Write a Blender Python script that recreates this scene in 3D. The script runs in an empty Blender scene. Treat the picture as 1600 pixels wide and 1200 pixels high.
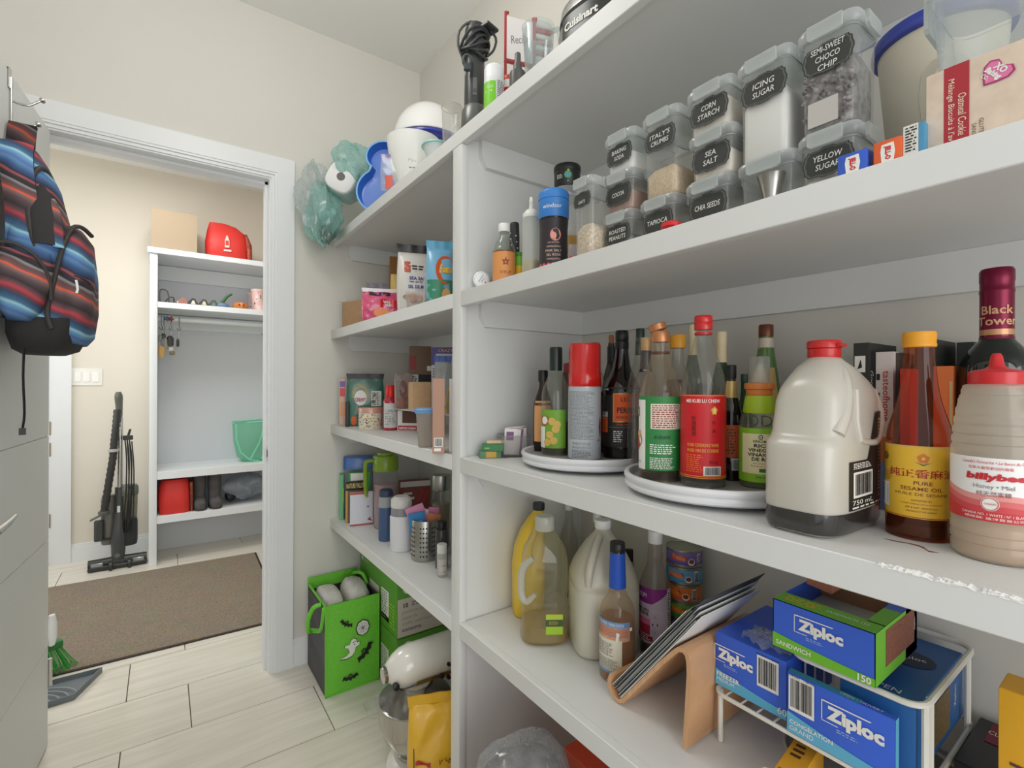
import bpy, math, random
from math import sin, cos, tan, atan, atan2, pi, radians, sqrt, hypot, exp
from mathutils import Vector as V, Matrix
random.seed(7)
SC = bpy.context.scene
COL = SC.collection

# ------------------------------------------------------------------ camera
CZ = 1.213                       # eye height; the camera stands at x=0, y=0
FPX = 760.0                      # focal length in pixels of a 1600 px wide frame
TH = atan(546.15 / 760.0); ROLL = radians(0.225); HOR = 599.25
FW = V((sin(TH), cos(TH), 0)); RT0 = V((cos(TH), -sin(TH), 0)); UP0 = V((0, 0, 1))
RT = RT0 * cos(ROLL) + UP0 * sin(ROLL); UP = -RT0 * sin(ROLL) + UP0 * cos(ROLL)
cd = bpy.data.cameras.new('camera'); cam = bpy.data.objects.new('camera', cd); COL.objects.link(cam)
cd.sensor_fit = 'HORIZONTAL'; cd.sensor_width = 36; cd.lens = FPX / 1600 * 36; cd.clip_start = 0.02
cd.shift_y = (HOR - 600) / 1600
cam.matrix_world = Matrix(((RT.x, UP.x, -FW.x, 0), (RT.y, UP.y, -FW.y, 0), (RT.z, UP.z, -FW.z, CZ), (0, 0, 0, 1)))
SC.camera = cam
# ------------------------------------------------------------------ light, exposure
SC.view_settings.view_transform = 'Standard'; SC.view_settings.look = 'None'
SC.view_settings.exposure = 0.45; SC.view_settings.gamma = 1.0
SC.view_settings.use_curve_mapping = False
try:
    SC.cycles.use_denoising = True
    SC.cycles.max_bounces = 10; SC.cycles.transparent_max_bounces = 24
    SC.cycles.diffuse_bounces = 5; SC.cycles.glossy_bounces = 4
    SC.cycles.sample_clamp_indirect = 6
except Exception: pass
W = bpy.data.worlds.new('world'); SC.world = W; W.use_nodes = True
W.node_tree.nodes['Background'].inputs[0].default_value = (0.93, 0.96, 1.0, 1)
W.node_tree.nodes['Background'].inputs[1].default_value = 0.75
def area(name, loc, size, power, col=(1, 1, 1), rot=(0, 0, 0), sy=None):
    l = bpy.data.lights.new(name, 'AREA'); l.energy = power; l.color = col; l.shape = 'RECTANGLE'
    l.size = size; l.size_y = sy or size
    o = bpy.data.objects.new(name, l); COL.objects.link(o); o.location = loc; o.rotation_euler = rot
    return o
pl_ = bpy.data.lights.new('pantry_ceiling_light', 'POINT'); pl_.energy = 7.2; pl_.color = (1, .975, .94); pl_.shadow_soft_size = .16
po_ = bpy.data.objects.new('pantry_ceiling_light', pl_); COL.objects.link(po_); po_.location = (.14, 1.12, 2.44)
area('rear_fill_light', (0.0, -1.5, 1.5), 1.5, 18, (1, .985, .96), (radians(100), 0, radians(-4)), 2.0)  # added fill lamp behind the camera, tilted up to lift ceiling and shelf undersides
area('mudroom_ceiling_light', (-0.1, 3.3, 2.70), 0.5, 14, (1, .98, .95))
area('mudroom_side_lamp', (-1.45, 3.2, 1.5), 1.2, 12, (.9, .95, 1), (0, radians(-90), 0), 1.8)  # cool area lamp just inside the windowless left wall, facing across the mudroom

# ------------------------------------------------------------------ from a photograph pixel to the room
CR, SR = cos(ROLL), sin(ROLL)
def ray(u, v):
    x = u - 800; y = HOR - v
    return FW + RT0 * ((x * CR - y * SR) / FPX) + UP0 * ((x * SR + y * CR) / FPX)
def onz(u, v, z):
    r = ray(u, v); k = (z - CZ) / r.z; return V((r.x * k, r.y * k, z))
def onx(u, v, X):
    r = ray(u, v); k = X / r.x; return V((X, r.y * k, CZ + r.z * k))
def ony(u, v, Y):
    r = ray(u, v); k = Y / r.y; return V((r.x * k, Y, CZ + r.z * k))
def dep(x, y): return x * FW.x + y * FW.y
def zat(u, v, x, y):
    r = ray(u, v); k = dep(x, y); return CZ + r.z * k
def cphi(u): return cos(atan((u - 800) / FPX))
def face(x, y): return atan2(-x, y)          # turns local -Y towards the eye
def bot(u, vb, vt, w, z):                    # round thing: visible front foot pixel, top pixel, width -> x, y, r, h
    p = onz(u, vb, z); d = hypot(p.x, p.y); r = w / 2 * dep(p.x, p.y) / FPX * cphi(u)
    x, y = p.x * (1 + r / d), p.y * (1 + r / d)
    r = w / 2 * dep(x, y) / FPX * cphi(u)
    return x, y, r, zat(u, vt, x, y) - z
def botx(u, X, vt, w, z):                    # the foot is hidden: its distance behind the shelf edge is given
    r_ = ray(u, 600); y = r_.y * X / r_.x
    return X, y, w / 2 * dep(X, y) / FPX * cphi(u), zat(u, vt, X, y) - z

# ------------------------------------------------------------------ materials
def c(r, g, b):
    def f(x):
        x = max(0, min(255, x)) / 255
        return x / 12.92 if x <= .04045 else ((x + .055) / 1.055) ** 2.4
    return (f(r), f(g), f(b), 1)
_mt = {}
def mt(rgb, rough=.5, metal=0, spec=.5, noise=0, nscale=30, bump=0, bscale=200, stretch=None, coat=0, sss=0):
    key = (rgb, rough, metal, spec, noise, nscale, bump, bscale, stretch, coat, sss)
    if key in _mt: return _mt[key]
    m = bpy.data.materials.new('paint_%d_%d_%d' % rgb); m.use_nodes = True
    n = m.node_tree.nodes; l = m.node_tree.links; b = n['Principled BSDF']
    b.inputs['Base Color'].default_value = c(*rgb); b.inputs['Roughness'].default_value = rough
    b.inputs['Metallic'].default_value = metal; b.inputs['Specular IOR Level'].default_value = spec
    if coat: b.inputs['Coat Weight'].default_value = coat; b.inputs['Coat Roughness'].default_value = .08
    if sss:
        b.inputs['Subsurface Weight'].default_value = sss; b.inputs['Subsurface Scale'].default_value = .01
    if noise or bump:
        tc = n.new('ShaderNodeTexCoord'); mp = n.new('ShaderNodeMapping'); l.new(tc.outputs['Object'], mp.inputs[0])
        if stretch: mp.inputs['Scale'].default_value = stretch
    if noise:
        t = n.new('ShaderNodeTexNoise'); t.inputs['Scale'].default_value = nscale; t.inputs['Detail'].default_value = 5
        l.new(mp.outputs[0], t.inputs['Vector'])
        mx = n.new('ShaderNodeMix'); mx.data_type = 'RGBA'
        d = noise * 255
        mx.inputs[6].default_value = c(*(k - d for k in rgb)); mx.inputs[7].default_value = c(*(k + d for k in rgb))
        rp = n.new('ShaderNodeMapRange'); rp.inputs[1].default_value = .3; rp.inputs[2].default_value = .7
        l.new(t.outputs[0], rp.inputs[0]); l.new(rp.outputs[0], mx.inputs[0]); l.new(mx.outputs[2], b.inputs['Base Color'])
    if bump:
        t2 = n.new('ShaderNodeTexNoise'); t2.inputs['Scale'].default_value = bscale
        l.new(mp.outputs[0], t2.inputs['Vector'])
        bp = n.new('ShaderNodeBump'); bp.inputs['Strength'].default_value = bump; bp.inputs['Distance'].default_value = .002
        l.new(t2.outputs[0], bp.inputs['Height']); l.new(bp.outputs[0], b.inputs['Normal'])
    _mt[key] = m; return m
def cl(tint, body=(230, 230, 230), dens=.08, rough=.05, refl=.7, noise=0):
    """thin clear glass, plastic or film: lets light straight through, tinted, with a share of milky body and a sheen"""
    key = ('cl', tint, body, dens, rough, refl, noise)
    if key in _mt: return _mt[key]
    m = bpy.data.materials.new('clear_%d_%d_%d' % tint); m.use_nodes = True
    n = m.node_tree.nodes; l = m.node_tree.links; n.remove(n['Principled BSDF']); out = n['Material Output']
    tr = n.new('ShaderNodeBsdfTransparent'); tr.inputs[0].default_value = c(*tint)
    df = n.new('ShaderNodeBsdfDiffuse'); df.inputs[0].default_value = c(*body)
    tl = n.new('ShaderNodeBsdfTranslucent'); tl.inputs[0].default_value = c(*body)
    m0 = n.new('ShaderNodeMixShader'); m0.inputs[0].default_value = .4; l.new(df.outputs[0], m0.inputs[1]); l.new(tl.outputs[0], m0.inputs[2])
    m1 = n.new('ShaderNodeMixShader'); l.new(tr.outputs[0], m1.inputs[1]); l.new(m0.outputs[0], m1.inputs[2])
    lw = n.new('ShaderNodeLayerWeight'); lw.inputs[0].default_value = .5
    pw = n.new('ShaderNodeMath'); pw.operation = 'POWER'; l.new(lw.outputs['Facing'], pw.inputs[0]); pw.inputs[1].default_value = 3
    ad = n.new('ShaderNodeMath'); ad.operation = 'MULTIPLY_ADD'; l.new(pw.outputs[0], ad.inputs[0])
    ad.inputs[1].default_value = refl * .6; ad.inputs[2].default_value = .05 * refl
    d2 = n.new('ShaderNodeMath'); d2.operation = 'MULTIPLY_ADD'; l.new(pw.outputs[0], d2.inputs[0])
    d2.inputs[1].default_value = min(.5, dens * 1.5); d2.inputs[2].default_value = dens; d2.use_clamp = True
    if noise:
        t = n.new('ShaderNodeTexNoise'); t.inputs['Scale'].default_value = 25; t.inputs['Detail'].default_value = 6
        a3 = n.new('ShaderNodeMath'); a3.operation = 'MULTIPLY_ADD'; l.new(t.outputs[0], a3.inputs[0]); a3.inputs[1].default_value = noise
        l.new(d2.outputs[0], a3.inputs[2]); a4 = n.new('ShaderNodeMath'); a4.operation = 'SUBTRACT'; a4.use_clamp = True
        l.new(a3.outputs[0], a4.inputs[0]); a4.inputs[1].default_value = noise * .5; l.new(a4.outputs[0], m1.inputs[0])
    else: l.new(d2.outputs[0], m1.inputs[0])
    gl = n.new('ShaderNodeBsdfGlossy'); gl.inputs['Roughness'].default_value = rough
    m2 = n.new('ShaderNodeMixShader'); l.new(ad.outputs[0], m2.inputs[0]); l.new(m1.outputs[0], m2.inputs[1]); l.new(gl.outputs[0], m2.inputs[2])
    l.new(m2.outputs[0], out.inputs[0]); _mt[key] = m; return m
WHITE = mt((232, 232, 228), .45, noise=.004, nscale=6)
PAINTW = mt((222, 223, 221), .4, noise=.006, nscale=3, bump=.03, bscale=60)
BLACK = mt((22, 22, 22), .4); INK = mt((28, 28, 30), .6); PAPER = mt((236, 235, 228), .6)
CHROME = mt((200, 200, 198), .14, 1); STEEL = mt((176, 174, 168), .3, 1); CARD = mt((176, 140, 104), .75, noise=.02, nscale=40)
GLASS = cl((236, 240, 236), dens=.03, rough=.03)
FILM = cl((238, 240, 242), (235, 238, 240), .22, .18, .8, .35)

# ------------------------------------------------------------------ mesh builder
def rot(ax, a): return Matrix.Rotation(a, 4, ax)
def mv(x, y, z): return Matrix.Translation((x, y, z))
class M:
    def __init__(s): s.v = []; s.f = []; s.mi = []; s.mats = []
    def slot(s, m):
        if m not in s.mats: s.mats.append(m)
        return s.mats.index(m)
    def add(s, vs, fs, mat, T=None):
        o = len(s.v); k = s.slot(mat)
        if T is not None: vs = [tuple(T @ V(p)) for p in vs]
        s.v += [tuple(p) for p in vs]; s.f += [tuple(i + o for i in f) for f in fs]; s.mi += [k] * len(fs)
        return s
    def box(s, x0, y0, z0, x1, y1, z1, mat, T=None, b=0):
        if b: return s.rl([(z0, b), (z0 + b, 0), (z1 - b, 0), (z1, b)], (x1 - x0) / 2, (y1 - y0) / 2, b * 1.0, mat, T=(T or Matrix()) @ mv((x0 + x1) / 2, (y0 + y1) / 2, 0), k=2)
        vs = [(x0, y0, z0), (x1, y0, z0), (x1, y1, z0), (x0, y1, z0), (x0, y0, z1), (x1, y0, z1), (x1, y1, z1), (x0, y1, z1)]
        return s.add(vs, [(3, 2, 1, 0), (4, 5, 6, 7), (0, 1, 5, 4), (1, 2, 6, 5), (2, 3, 7, 6), (3, 0, 4, 7)], mat, T)
    def loops(s, L, mat, T=None, caps=(1, 1), closed=True):
        n = len(L[0]); vs = [p for lp in L for p in lp]; fs = []
        for i in range(len(L) - 1):
            for j in range(n if closed else n - 1):
                k = (j + 1) % n; fs.append((i * n + j, i * n + k, (i + 1) * n + k, (i + 1) * n + j))
        if caps[0]: fs.append(tuple(range(n - 1, -1, -1)))
        if caps[1]: fs.append(tuple((len(L) - 1) * n + j for j in range(n)))
        return s.add(vs, fs, mat, T)
    def lathe(s, prof, mat, n=28, T=None, caps=(1, 1)):
        return s.loops([[(r * cos(2 * pi * j / n), r * sin(2 * pi * j / n), z) for j in range(n)] for r, z in prof], mat, T, caps)
    def rl(s, secs, hx, hy, r, mat, T=None, k=4, caps=(1, 1)):
        """rounded-rectangle loft; secs = (z, inset[, shift x, shift y])"""
        L = []
        for q in secs:
            z, ins = q[0], q[1]; dx, dy = (q[2], q[3]) if len(q) > 3 else (0, 0)
            a, b_ = hx - ins, hy - ins; rr = max(1e-4, min(r - ins * .5, a, b_)); lp = []
            for (cx, cy, a0) in ((a - rr, b_ - rr, 0), (-a + rr, b_ - rr, pi / 2), (-a + rr, -b_ + rr, pi), (a - rr, -b_ + rr, 3 * pi / 2)):
                for i in range(k + 1):
                    t = a0 + pi / 2 * i / k; lp.append((cx + rr * cos(t) + dx, cy + rr * sin(t) + dy, z))
            L.append(lp)
        return s.loops(L, mat, T, caps)
    def se(s, secs, mat, n=32, T=None, caps=(1, 1), jit=0, seed=0):
        """superellipse loft; secs = (z, a, b, p[, cx, cy])"""
        rnd = random.Random(seed); L = []
        for q in secs:
            z, a, b_, p = q[:4]; cx, cy = (q[4], q[5]) if len(q) > 4 else (0, 0); lp = []
            for j in range(n):
                t = 2 * pi * j / n; ct, st = cos(t), sin(t)
                k = (1 + rnd.uniform(-jit, jit)) if jit else 1
                lp.append((cx + k * a * math.copysign(abs(ct) ** (2 / p), ct), cy + k * b_ * math.copysign(abs(st) ** (2 / p), st), z + (rnd.uniform(-jit, jit) * a * .5 if jit and q is not secs[0] else 0)))
            L.append(lp)
        return s.loops(L, mat, T, caps)
    def tube(s, pts, r, mat, n=8, closed=False, T=None):
        if not closed and 4 <= len(pts) <= 12:
            rs = list(r) if isinstance(r, (list, tuple)) else [r] * len(pts); Q = [tuple(p) + (k,) for p, k in zip(pts, rs)]; O = []; e_ = len(Q) - 1
            for i in range(e_):
                a, b_, c_, d = Q[max(0, i - 1)], Q[i], Q[i + 1], Q[min(e_, i + 2)]
                for k in range(3):
                    t = k / 3; O.append(tuple(.5 * (2 * y + (z - x) * t + (2 * x - 5 * y + 4 * z - w) * t * t + (3 * y - x - 3 * z + w) * t ** 3) for x, y, z, w in zip(a, b_, c_, d)))
            O.append(Q[-1]); pts = [o[:3] for o in O]; r = [max(o[3], .0004) for o in O]
        P = [V(p) for p in pts]; L = []; up = None; m = len(P)
        for i, p in enumerate(P):
            a = P[(i - 1) % m] if (closed or i) else p; b_ = P[(i + 1) % m] if (closed or i < m - 1) else p
            t = (b_ - a).normalized()
            if up is None: up = t.orthogonal().normalized()
            up = (up - t * up.dot(t)); up = up.normalized() if up.length > 1e-6 else t.orthogonal().normalized()
            w = t.cross(up); ri = r[i] if isinstance(r, (list, tuple)) else r
            L.append([tuple(p + up * (ri * cos(2 * pi * j / n)) + w * (ri * sin(2 * pi * j / n))) for j in range(n)])
        if closed: L.append(L[0])
        return s.loops(L, mat, T, (not closed, not closed))
    def prism(s, poly, y0, y1, mat, T=None):
        """polygon given in x, z pulled along y"""
        n = len(poly)
        return s.loops([[(x, y0, z) for x, z in poly], [(x, y1, z) for x, z in poly]], mat, T)
    def strip(s, pts, y0, y1, th, mat, T=None):
        """bent sheet of thickness th: pts is an x, z centre line pulled along y"""
        P = [V((x, 0, z)) for x, z in pts]; A = []; B = []
        for i, p in enumerate(P):
            t = (P[min(i + 1, len(P) - 1)] - P[max(i - 1, 0)]).normalized(); nn = V((-t.z, 0, t.x))
            A.append(p + nn * th / 2); B.append(p - nn * th / 2)
        lp = [(q.x, q.z) for q in A] + [(q.x, q.z) for q in reversed(B)]; n = len(P)
        vs = [(x, y0, z) for x, z in lp] + [(x, y1, z) for x, z in lp]; N = 2 * n; fs = []
        for i in range(N): k = (i + 1) % N; fs.append((i, k, N + k, N + i))
        for i in range(n - 1):
            j = N - 1 - i; fs.append((i, j, j - 1, i + 1)); fs.append((N + i, N + i + 1, N + j - 1, N + j))
        return s.add(vs, fs, mat, T)
    def grid(s, f, nu, nv, mat, T=None, th=0):
        vs = [f(i / nu, j / nv) for j in range(nv + 1) for i in range(nu + 1)]
        fs = [(j * (nu + 1) + i, j * (nu + 1) + i + 1, (j + 1) * (nu + 1) + i + 1, (j + 1) * (nu + 1) + i) for j in range(nv) for i in range(nu)]
        return s.add(vs, fs, mat, T)
    def mesh(s, name, ang=38):
        me = bpy.data.meshes.new(name); me.from_pydata(s.v, [], s.f)
        for m in s.mats: me.materials.append(m)
        me.polygons.foreach_set('material_index', s.mi)
        me.polygons.foreach_set('use_smooth', [True] * len(s.f)); me.update()
        try: me.set_sharp_from_angle(angle=radians(ang))
        except Exception: pass
        return me
def props(o, label=None, cat=None, group=None, kind=None):
    if label: o['label'] = label
    if cat: o['category'] = cat
    if group: o['group'] = group
    if kind: o['kind'] = kind
    return o
def thing(name, label, cat, x, y, z, rz=0, group=None):
    o = bpy.data.objects.new(name, None); COL.objects.link(o); o.empty_display_size = .05
    o.location = (x, y, z + (.0006 if name != 'shelving_unit' else 0)); o.rotation_euler = (0, 0, rz); return props(o, label, cat, group)
def part(m, name, par, label=None, loc=None, ang=38, me=None):
    me = me or m.mesh(name, ang); o = bpy.data.objects.new(name, me); COL.objects.link(o); o.parent = par
    if loc: o.location = loc
    if label: o['label'] = label
    return o
def solo(m, name, label, cat, x=0, y=0, z=0, rz=0, group=None, ang=38, kind=None):
    o = bpy.data.objects.new(name, m.mesh(name, ang)); COL.objects.link(o)
    o.location = (x, y, z + .0006); o.rotation_euler = (0, 0, rz); return props(o, label, cat, group, kind)
def struct(m, name, par=None):
    o = bpy.data.objects.new(name, m.mesh(name)); COL.objects.link(o)
    if par: o.parent = par
    else: o['kind'] = 'structure'
    return o
def copy_tree(o, parent=None):
    k = o.copy(); COL.objects.link(k)
    if parent: k.parent = parent
    for ch in list(o.children): copy_tree(ch, k)
    return k

# ------------------------------------------------------------------ flat print: decals laid on a surface
_tx = {}
def textmesh(t, bold=0, shear=0):
    key = (t, bold, shear)
    if key not in _tx:
        cu = bpy.data.curves.new('t', 'FONT'); cu.body = t; cu.size = 1; cu.resolution_u = 2; cu.offset = bold; cu.shear = shear
        cu.align_x = 'LEFT'; cu.fill_mode = 'FRONT'; cu.space_line = .95
        o = bpy.data.objects.new('t', cu); me = bpy.data.meshes.new_from_object(o)
        vs = [(q.co.x, q.co.y) for q in me.vertices]; fs = [tuple(p.vertices) for p in me.polygons]
        bpy.data.objects.remove(o); bpy.data.curves.remove(cu); bpy.data.meshes.remove(me)
        if not vs: vs = [(0, 0), (.1, 0), (0, .1)]; fs = []
        _tx[key] = (vs, fs)
    return _tx[key]
class D:
    def __init__(s): s.it = []
    def rect(s, x0, y0, x1, y1, mat, l=0, nx=None):
        nx = nx or max(1, min(40, int(abs(x1 - x0) / .004))); ny = 1
        vs = [(x0 + (x1 - x0) * i / nx, y) for y in (y0, y1) for i in range(nx + 1)]
        s.it.append((vs, [(i, i + 1, nx + 2 + i, nx + 1 + i) for i in range(nx)], mat, l)); return s
    def rows(s, x0, y0, x1, y1, mat, l=0, ny=8):
        for i in range(ny): s.rect(x0, y0 + (y1 - y0) * i / ny, x1, y0 + (y1 - y0) * (i + 1) / ny, mat, l)
        return s
    def poly(s, pts, mat, l=0):
        s.it.append((list(pts), [tuple(range(len(pts)))], mat, l)); return s
    def band(s, x0, x1, f0, f1, mat, l=0, n=24):
        X = [x0 + (x1 - x0) * i / n for i in range(n + 1)]; vs = [(x, f0(x)) for x in X] + [(x, f1(x)) for x in X]
        s.it.append((vs, [(i, i + 1, n + 2 + i, n + 1 + i) for i in range(n)], mat, l)); return s
    def circ(s, cx, cy, rx, ry, mat, l=0, n=20):
        return s.poly([(cx + rx * cos(2 * pi * i / n), cy + ry * sin(2 * pi * i / n)) for i in range(n)], mat, l)
    def ring(s, cx, cy, rx, ry, w, mat, l=0, n=24):
        a = [(cx + rx * cos(2 * pi * i / n), cy + ry * sin(2 * pi * i / n)) for i in range(n)]
        b = [(cx + (rx - w) * cos(2 * pi * i / n), cy + (ry - w) * sin(2 * pi * i / n)) for i in range(n)]
        s.it.append((a + b, [(i, (i + 1) % n, n + (i + 1) % n, n + i) for i in range(n)], mat, l)); return s
    def text(s, t, cx, cy, h, mat, l=1, w=None, bold=.0, shear=0, rz=0, al='c'):
        vs, fs = textmesh(t, bold, shear)
        x0 = min(p[0] for p in vs); x1 = max(p[0] for p in vs); y0 = min(p[1] for p in vs); y1 = max(p[1] for p in vs)
        sy = h / max(1e-6, y1 - y0); sx = (w / (x1 - x0)) if w else sy
        ox = {'c': (x0 + x1) / 2, 'l': x0, 'r': x1}[al]; oy = (y0 + y1) / 2; k, q = cos(rz), sin(rz); o = []
        for x, y in vs:
            X = (x - ox) * sx; Y = (y - oy) * sy; o.append((cx + X * k - Y * q, cy + X * q + Y * k))
        s.it.append((o, fs, mat, l)); return s
    def fine(s, x0, y0, x1, y1, n, mat, l=1, seed=0, fill=.5):
        """lines of print too small to read: short bars for words"""
        rnd = random.Random(seed); vs = []; fs = []; dy = (y1 - y0) / n
        for i in range(n):
            x = x0; y = y1 - dy * (i + .5); e = x1 - rnd.random() * (x1 - x0) * .25
            while x < e:
                w = min(e - x, rnd.uniform(.6, 2.2) * dy); k = len(vs)
                vs += [(x, y - dy * fill / 2), (x + w, y - dy * fill / 2), (x + w, y + dy * fill / 2), (x, y + dy * fill / 2)]; fs.append((k, k + 1, k + 2, k + 3))
                x += w + dy * .45
        s.it.append((vs, fs, mat, l)); return s
    def bars(s, x0, y0, x1, y1, l=1, seed=0, back=True, vert=True):
        if back: s.rect(x0 - (x1 - x0) * .1, y0 - (y1 - y0) * .12, x1 + (x1 - x0) * .1, y1 + (y1 - y0) * .1, PAPER, l)
        rnd = random.Random(seed); vs = []; fs = []; x = x0; L_ = (x1 - x0) if vert else (y1 - y0); x = 0
        while x < L_:
            w = min(L_ - x, rnd.choice((1, 1, 2, 3)) * L_ / 60); k = len(vs)
            if vert: vs += [(x0 + x, y0), (x0 + x + w, y0), (x0 + x + w, y1), (x0 + x, y1)]
            else: vs += [(x0, y0 + x), (x1, y0 + x), (x1, y0 + x + w), (x0, y0 + x + w)]
            fs.append((k, k + 1, k + 2, k + 3)); x += w + rnd.choice((1, 1, 2)) * L_ / 60
        s.it.append((vs, fs, INK, l + 1)); return s
    def into(s, m, f, step=.00035):
        for vs, fs, mat, l in s.it: m.add([tuple(f(x, y, (l + 1) * step)) for x, y in vs], fs, mat)
        return m
def cylmap(r, z0=0):
    rf = r if callable(r) else (lambda t: r)
    def f(s_, t, o):
        R = rf(t); a = s_ / R; return V(((R + o) * sin(a), -(R + o) * cos(a), z0 + t))
    return f
def plane(org, ux, uy):
    O, X, Y = V(org), V(ux).normalized(), V(uy).normalized(); N = X.cross(Y)
    return lambda s_, t, o: O + X * s_ + Y * t + N * o
# ================================================================== the room
XS = .610; XW = 1.036; YW = 2.239; YW2 = 2.365; YB = 4.385; CEIL = 2.752
ZT, ZA, ZC, ZD = 1.858, 1.446, 1.026, .608
WALLM = mt((213, 211, 203), .7, bump=.04, bscale=90, noise=.006, nscale=2)
WALLR = mt((212, 209, 201), .7, bump=.04, bscale=90, noise=.006, nscale=2)
HALL = mt((220, 213, 199), .7, bump=.04, bscale=90, noise=.006, nscale=2)
CEILM = mt((238, 238, 234), .8, bump=.08, bscale=250)
TRIM = mt((226, 228, 229), .35)
# floor: tiles laid as bricks on dark grout
m = M(); m.box(-1.6, -1.7, -.03, 1.7, 4.5, -.003, mt((96, 84, 66), .85)); floor = struct(m, 'floor')
tl = bpy.data.materials.new('veined_tile'); tl.use_nodes = True
n = tl.node_tree.nodes; l = tl.node_tree.links; b = n['Principled BSDF']; b.inputs['Roughness'].default_value = .16
b.inputs['Specular IOR Level'].default_value = .45
tc = n.new('ShaderNodeTexCoord'); oi = n.new('ShaderNodeObjectInfo'); va = n.new('ShaderNodeVectorMath'); va.operation = 'ADD'
l.new(tc.outputs['Object'], va.inputs[0])
sc_ = n.new('ShaderNodeVectorMath'); sc_.operation = 'SCALE'; cb = n.new('ShaderNodeCombineXYZ')
l.new(oi.outputs['Random'], cb.inputs[0]); l.new(oi.outputs['Random'], cb.inputs[1]); l.new(cb.outputs[0], sc_.inputs[0]); sc_.inputs['Scale'].default_value = 37
l.new(sc_.outputs[0], va.inputs[1])
mp = n.new('ShaderNodeMapping'); mp.inputs['Scale'].default_value = (1.1, 14, 1); mp.inputs['Rotation'].default_value = (0, 0, radians(6)); l.new(va.outputs[0], mp.inputs[0])
t = n.new('ShaderNodeTexNoise'); t.inputs['Scale'].default_value = 2.2; t.inputs['Detail'].default_value = 6; t.inputs['Distortion'].default_value = .6
l.new(mp.outputs[0], t.inputs['Vector']); cr = n.new('ShaderNodeValToRGB'); l.new(t.outputs[0], cr.inputs[0])
cr.color_ramp.elements[0].position = .25; cr.color_ramp.elements[0].color = c(208, 201, 186)
cr.color_ramp.elements[1].position = .7; cr.color_ramp.elements[1].color = c(224, 219, 208)
l.new(cr.outputs[0], b.inputs['Base Color'])
TW, TL_ = .305, .602; g = .0016
m = M(); m.box(-TL_ / 2 + g, -TW / 2 + g, -.009, TL_ / 2 - g, TW / 2 - g, 0, tl, b=.0007); tile_me = m.mesh('tile')
for r in range(-6, 8):
    y0 = 2.0435 + TW * r                       # a joint of the photograph lies at y = 2.0435
    off = -.111 if r % 2 else .0885
    off = {0: .0875, 1: -.108}[r % 2]
    k = -3
    while off + k * TL_ < 1.6:
        x0 = off + k * TL_
        if x0 + TL_ > -1.5 and not (y0 > 4.4):
            o = bpy.data.objects.new('tile', tile_me); COL.objects.link(o); o.parent = floor
            o.location = (x0 + TL_ / 2, y0 + TW / 2, 0)
        k += 1
def wallbox(name, *b_, mat=WALLM):
    m = M(); m.box(*b_, mat); return struct(m, name)
wallbox('wall_right', XW, -1.7, 0, XW + .1, YW, CEIL, mat=WALLR)
m = M()
XD0, XD1, ZH = -.362, .385, 2.085             # rough opening behind the casing
m.box(-.9, YW, 0, XD0, YW2, CEIL, WALLM); m.box(XD1, YW, 0, XW + .1, YW2, CEIL, WALLM); m.box(XD0, YW, ZH, XD1, YW2, CEIL, WALLM)
struct(m, 'wall_end')
wallbox('wall_left', -.9, .1, 0, -.78, YW, CEIL)
wallbox('ceiling', -.9, -1.7, CEIL, XW + .1, YW2, CEIL + .08, mat=CEILM)
wallbox('ceiling_mudroom', -1.6, YW2, CEIL, 1.7, YB + .1, CEIL + .08, mat=CEILM)
m = M(); m.box(-.585, YB, 0, 1.7, YB + .1, CEIL, HALL); m.box(-1.6, YB, 2.12, -.585, YB + .1, CEIL, HALL); struct(m, 'wall_back')
wallbox('wall_mudroom_right', 1.6, YW2, 0, 1.7, YB, CEIL, mat=HALL)
wallbox('wall_mudroom_left', -1.6, YW2, 0, -1.5, YB, CEIL, mat=HALL)
m = M(); m.box(-.9, YW2, 0, XD0 - .02, YW2 + .002, CEIL, HALL); m.box(XD1 + .02, YW2, 0, 1.6, YW2 + .002, CEIL, HALL); struct(m, 'wall_front_mudroom')
# door casing: flat board with a stepped inner bead, jamb and stop
def casing(m, yf, s_):
    for (a, b_, th) in ((0, .012, .010), (.012, .021, .016), (.021, .088, .019)):
        y0, y1 = sorted((yf, yf + s_ * th))
        m.box(.366 + a, y0, 0, .366 + b_, y1, 2.067 + b_, TRIM)
        m.box(-.343 - b_, y0, 0, -.343 - a, y1, 2.067 + b_, TRIM)
        m.box(-.343 - a, y0, 2.067 + a, .366 + a, y1, 2.067 + b_, TRIM)
m = M(); casing(m, YW, -1); struct(m, 'trim_1')
m = M(); casing(m, YW2 + .002, 1); struct(m, 'trim_2')
m = M()                                        # jamb and door stop
m.box(.360, YW - .004, 0, XD1, YW2 + .004, ZH, TRIM); m.box(XD0, YW - .004, 0, -.337, YW2 + .004, ZH, TRIM); m.box(-.337, YW - .004, 2.061, .360, YW2 + .004, ZH, TRIM)
m.box(.349, YW + .040, 0, .361, YW + .078, 2.061, TRIM); m.box(-.338, YW + .040, 0, -.326, YW + .078, 2.061, TRIM); m.box(-.337, YW + .040, 2.050, .360, YW + .078, 2.062, TRIM)
jamb = struct(m, 'trim_3')
m = M(); m.box(.3585, YW + .008, .885, .3605, YW + .034, .945, CHROME); m.box(.3575, YW + .015, .9, .359, YW + .03, .93, mt((60, 60, 60), .4)); part(m, 'strike_plate', jamb)
def base(m, x0, x1, yf, s_=-1):
    y0, y1 = sorted((yf, yf + s_ * .014)); m.box(x0, y0, 0, x1, y1, .095, TRIM)
    y0, y1 = sorted((yf, yf + s_ * .010)); m.box(x0, y0, .095, x1, y1, .118, TRIM)
m = M(); base(m, .454, XW, YW); struct(m, 'baseboard_end')
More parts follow.
